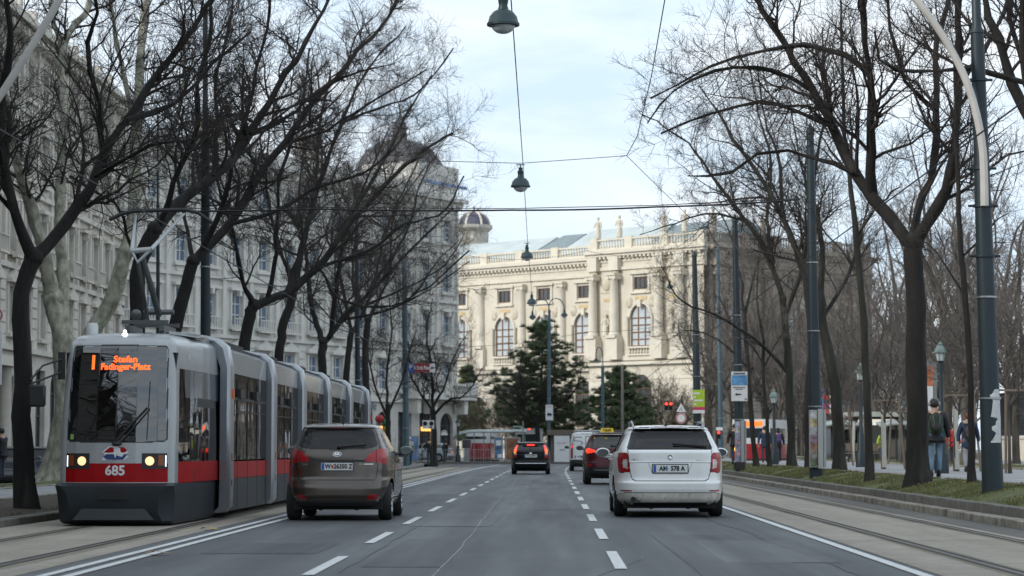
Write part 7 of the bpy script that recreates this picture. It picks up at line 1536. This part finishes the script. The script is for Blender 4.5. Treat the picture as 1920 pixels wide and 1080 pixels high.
# ------------------------------------------------------------------ people
def skin(verts, edges, radii, name, m, parent, sub=1):
    me = bpy.data.meshes.new(name); me.from_pydata([tuple(map(float, v)) for v in verts], edges, []); o = bpy.data.objects.new(name, me); C.objects.link(o)
    o.modifiers.new('skin', 'SKIN').use_smooth_shade = True; o.modifiers.new('sub', 'SUBSURF').levels = sub
    L = me.skin_vertices[0].data
    for i, r in enumerate(radii): L[i].radius = (r, r) if np.isscalar(r) else r; L[i].use_root = i == 0
    dg = bpy.context.evaluated_depsgraph_get(); dg.update(); out = bpy.data.meshes.new_from_object(o.evaluated_get(dg)); bpy.data.objects.remove(o)
    out.name = name; out.materials.clear(); out.materials.append(m); return out
M_SKIN = mat('skin', (.48, .29, .21), .6, var=.08); M_HAIRD = mat('dark_hair', (.02, .016, .013), .6); M_HAIRR = mat('auburn_hair', (.16, .035, .015), .6); M_SHOE = mat('black_shoe', (.015, .015, .016), .6); M_JEANS = mat('blue_jeans', (.16, .24, .33), .85, var=.3, vs=5); M_DJEANS = mat('dark_jeans', (.03, .045, .065), .85, var=.2, vs=6)
def hand(mb, p, s):
    """palm, five unequal bent fingers and a thumb, hanging relaxed at point p (wrist)."""
    x, y, z = p; mb.sphere((x, y, z-.05), .043, 10, 8, (.55, 1.0, 1.15))
    for i, (dy, L) in enumerate(((-.032, .068), (-.011, .08), (.011, .074), (.031, .058))): mb.tube([(x, y+dy, z-.085), (x-s*.006, y+dy*1.05, z-.085-L*.5), (x-s*.022, y+dy*1.0-.004, z-.085-L*.92)], [.0095, .009, .007], 6)
    mb.tube([(x-s*.01, y-.035, z-.04), (x-s*.022, y-.058, z-.068), (x-s*.03, y-.062, z-.098)], [.012, .011, .008], 6)
def person(label, px, Y, z0, H, rz, top, legs, hair, stride=.12, coat_len=.62, hood=None, cap=None, group=None, hands_up=False):
    r = thing('person', label, 'person', (P(px, 850, Y)[0], Y, z0), rz, group); k = H/1.76
    hipL, hipR = (-.09, 0, .92), (.09, 0, .92); fl, fr = (-.10, -stride, .09), (.10, stride, .09+.03)
    kl, kr_ = (-.10, -stride*.35+.03, .50), (.10, stride*.55+.02, .51); hl = [(-.31, -.04, .84), (.31, .03, .84)]
    if hands_up: hl = [(-.22, .22, .98), (.22, .22, .98)]
    el = [(-.285, .05, 1.12), (.285, .06, 1.12)]; S = lambda v: np.array(v)*k
    V = [(0, 0, .95), (0, 0, 1.2), (0, .0, 1.42), (0, .0, 1.50), (0, .03, 1.58), (0, .035, 1.68), (-.185, .0, 1.41), el[0], hl[0], (.185, .0, 1.41), el[1], hl[1], hipL, kl, fl, (fl[0], fl[1]+.12, .04), hipR, kr_, fr, (fr[0], fr[1]+.12, .05)]
    E = [(0, 1), (1, 2), (2, 3), (3, 4), (4, 5), (2, 6), (6, 7), (7, 8), (2, 9), (9, 10), (10, 11), (0, 12), (12, 13), (13, 14), (14, 15), (0, 16), (16, 17), (17, 18), (18, 19)]
    RR = [.13, .125, .12, .055, .085, .085, .06, .045, .03, .06, .045, .03, .09, .06, .042, .03, .09, .06, .042, .03]
    me = skin([S(v) for v in V], E, [q*k for q in RR], 'body', M_SKIN, r)
    mb = MB(); mb.v = [tuple(v.co) for v in me.vertices]; mb.f = [tuple(p.vertices) for p in me.polygons]
    for s, h in ((-1, hl[0]), (1, hl[1])): hand(mb, S(h), s)
    mb.sphere(S((0, .125, 1.625)), .018*k, 8, 6, (1, 1.2, 1.4))
    for s in (-1, 1): mb.sphere(S((s*.088, .035, 1.63)), .025*k, 8, 6, (.5, .8, 1.4)); mb.sphere(S((s*.035, .112, 1.65)), .012*k, 6, 5)
    mb.sphere(S((0, .115, 1.575)), .02*k, 8, 5, (1.3, .6, .4)); mb.build('body', M_SKIN, r, smooth=70)
    V = [(0, 0, .96), (0, 0, 1.2), (0, 0, 1.41), (0, .0, 1.50), (-.19, .0, 1.41), el[0], tuple(np.array(hl[0])+(0, 0, .05)), (.19, .0, 1.41), el[1], tuple(np.array(hl[1])+(0, 0, .05)), (0, 0, .96-(coat_len-.5))]
    E = [(0, 1), (1, 2), (2, 3), (2, 4), (4, 5), (5, 6), (2, 7), (7, 8), (8, 9), (0, 10)]; RR = [(.20, .15), (.185, .15), (.19, .15), .10, .095, .075, .055, .095, .075, .055, (.245, .185)]
    link('jacket', skin([S(v) for v in V], E, [tuple(np.atleast_1d(q)*k) if not np.isscalar(q) else q*k for q in RR], 'jacket', top, r), r)
    V = [(0, 0, .98), hipL, kl, (fl[0], fl[1], .13), hipR, kr_, (fr[0], fr[1], .15)]; E = [(0, 1), (1, 2), (2, 3), (0, 4), (4, 5), (5, 6)]
    link('trousers', skin([S(v) for v in V], E, [.12*k, .10*k, .078*k, .066*k, .10*k, .078*k, .066*k], 'trousers', legs, r), r)
    for f in (fl, fr): b = MB(); b.sphere(S((f[0], f[1]+.06, f[2]-.035)), .1*k, 12, 8, (.5, 1.4, .55)); b.sphere(S((f[0], f[1]-.02, f[2]+.02)), .055*k, 10, 8, (.9, 1, 1.3)); b.build('shoe', M_SHOE, r)
    if hair is not None:
        b = MB(); b.sphere(S((0, .015, 1.66)), .108*k, 14, 10, (.92, 1.0, 1.02))
        if hood: b.sphere(S((0, -.03, 1.58)), .10*k, 12, 8, (.9, .7, 1.0))
        b.build('hair', hair, r)
    if cap is not None: b = MB(); b.lathe([(.001, 1.775*k), (.09*k, 1.77*k), (.115*k, 1.73*k), (.105*k, 1.69*k)], (0, .02*k, 0), 14); b.box(S((0, .13, 1.70)), (.15*k, .1*k, .012*k)); b.build('cap', cap, r)
    return r, k
def backpack(label, r, k, m, m2, zc=1.22, name='backpack'):
    rz = r.rotation_euler[2]; off = Matrix.Rotation(rz, 3, 'Z') @ Vector((0, -.235*k, zc*k)); t = thing(name, label, 'backpack', Vector(r.location)+off, rz)
    b = MB(); b.sphere((0, 0, 0), .2*k, 16, 12, (.78, .45, 1.2)); b.build('bag', m, t)
    b = MB(); b.sphere((0, -.07*k, -.08*k), .13*k, 14, 10, (.95, .5, .9)); b.build('front_pocket', m, t)
    b = MB()
    for s in (-1, 1): b.tube([(s*.115*k, .04*k, .17*k), (s*.15*k, .03*k, 0), (s*.12*k, .03*k, -.2*k)], .016*k, 6); b.tube([(s*.07*k, -.075*k, .16*k), (s*.06*k, -.13*k, .0)], .009*k, 5)
    b.tube([(-.04*k, -.02*k, .235*k), (0, -.02*k, .27*k), (.04*k, -.02*k, .235*k)], .01*k, 6); b.build('straps', m2, t); return t
M_NYLON = mat('black_jacket_cloth', (.013, .014, .017), .75, var=.3, vs=6); M_NAVY = mat('navy_coat_cloth', (.02, .035, .07), .75, var=.3, vs=6); M_FUR = mat('pale_fur', (.42, .36, .30), .95, var=.3, vs=20)
Ym = 54.6; r, k = person('man in black jacket and blue jeans walking away past the big tree, seen from behind', 1753, Ym, .5, 1.80, 0, M_NYLON, M_JEANS, M_HAIRD, .10)
backpack('black backpack with green edging worn by the man in jeans', r, k, mat('pack_black', (.02, .022, .022), .6), mat('strap_green', (.02, .16, .05), .6))
b = MB(); b.tube([(.108*k*math.cos(q), .015, 1.67*k+.112*k*math.sin(q)) for q in np.linspace(0, math.pi, 12)], .012, 6)
for s in (-1, 1): b.lathe([(.001, -.02), (.045, -.02), (.045, .02), (.001, .02)], (s*.108*k, .015, 1.65*k), 12, 'x')
t = b.build('headphones', mat('headphone_grey', (.30, .31, .32), .4), loc=r.location); tag(t, 'grey headphones on the head of the man with the backpack', 'headphones')
r, k = person('person in a navy hooded coat with pale fur trim walking away beyond the slim tree', 1816, 70, .5, 1.72, 0, M_NAVY, mat('grey_leggings', (.30, .31, .33), .85), M_HAIRR, .14, .80)
MB().lathe([(.16*k, 1.44*k), (.17*k, 1.48*k), (.16*k, 1.53*k), (.12*k, 1.5*k)], (0, -.02, 0), 16).build('fur_hood', M_FUR, r); backpack('small dark bag on the back of the navy coat', r, k, M_TRIM, M_TRIM, 1.15, 'shoulder_bag')
r, k = person('person in long dark navy coat walking away behind the crooked tree', 1434, 118, .5, 1.78, 0, M_NAVY, M_DJEANS, M_HAIRD, .15, .75)
r, k = person('person in black coat with purple backpack walking toward the white tram', 1459, 119, .5, 1.70, 0, M_NYLON, M_DJEANS, M_HAIRD, .12, .70, hood=True)
backpack('purple backpack worn by the walker in the black coat', r, k, mat('pack_purple', (.10, .05, .20), .7), M_TRIM)
person('dark clad person mostly hidden behind the poster box', 1378, 104, .5, 1.75, 0, M_NYLON, M_DJEANS, M_HAIRD, .1)
person('man in black standing beside the yellow notice at the corner', 805, 168, .13, 1.78, .3, M_NYLON, M_DJEANS, M_HAIRD, .03, .7)
person('police officer with white cap and high visibility vest at the corner', 768, 150, .13, 1.75, .5, mat('grey_vest', (.28, .31, .26), .8, var=.7, vs=4), M_DJEANS, None, .04, cap=M_WHT)
person('passer by in a lime yellow vest near the far kiosk', 1655, 138, .5, 1.70, .2, mat('lime_vest', (.30, .42, .03), .7), mat('work_trousers', (.03, .09, .2), .8), None, .08, cap=M_WHT)
person('passer by in a red jacket seen between stakes and navy coat', 1789, 96, .5, 1.68, .4, mat('red_jacket', (.50, .03, .03), .7), M_DJEANS, M_HAIRD, .08)
person('dark figure waiting by the corner shop arch', 835, 190, .13, 1.7, .8, M_NYLON, M_DJEANS, M_HAIRD, .03)
person('person in dark clothes standing at the shop on the service lane', 3, 78, .13, 1.72, 1.2, M_NYLON, M_DJEANS, M_HAIRD, .03)
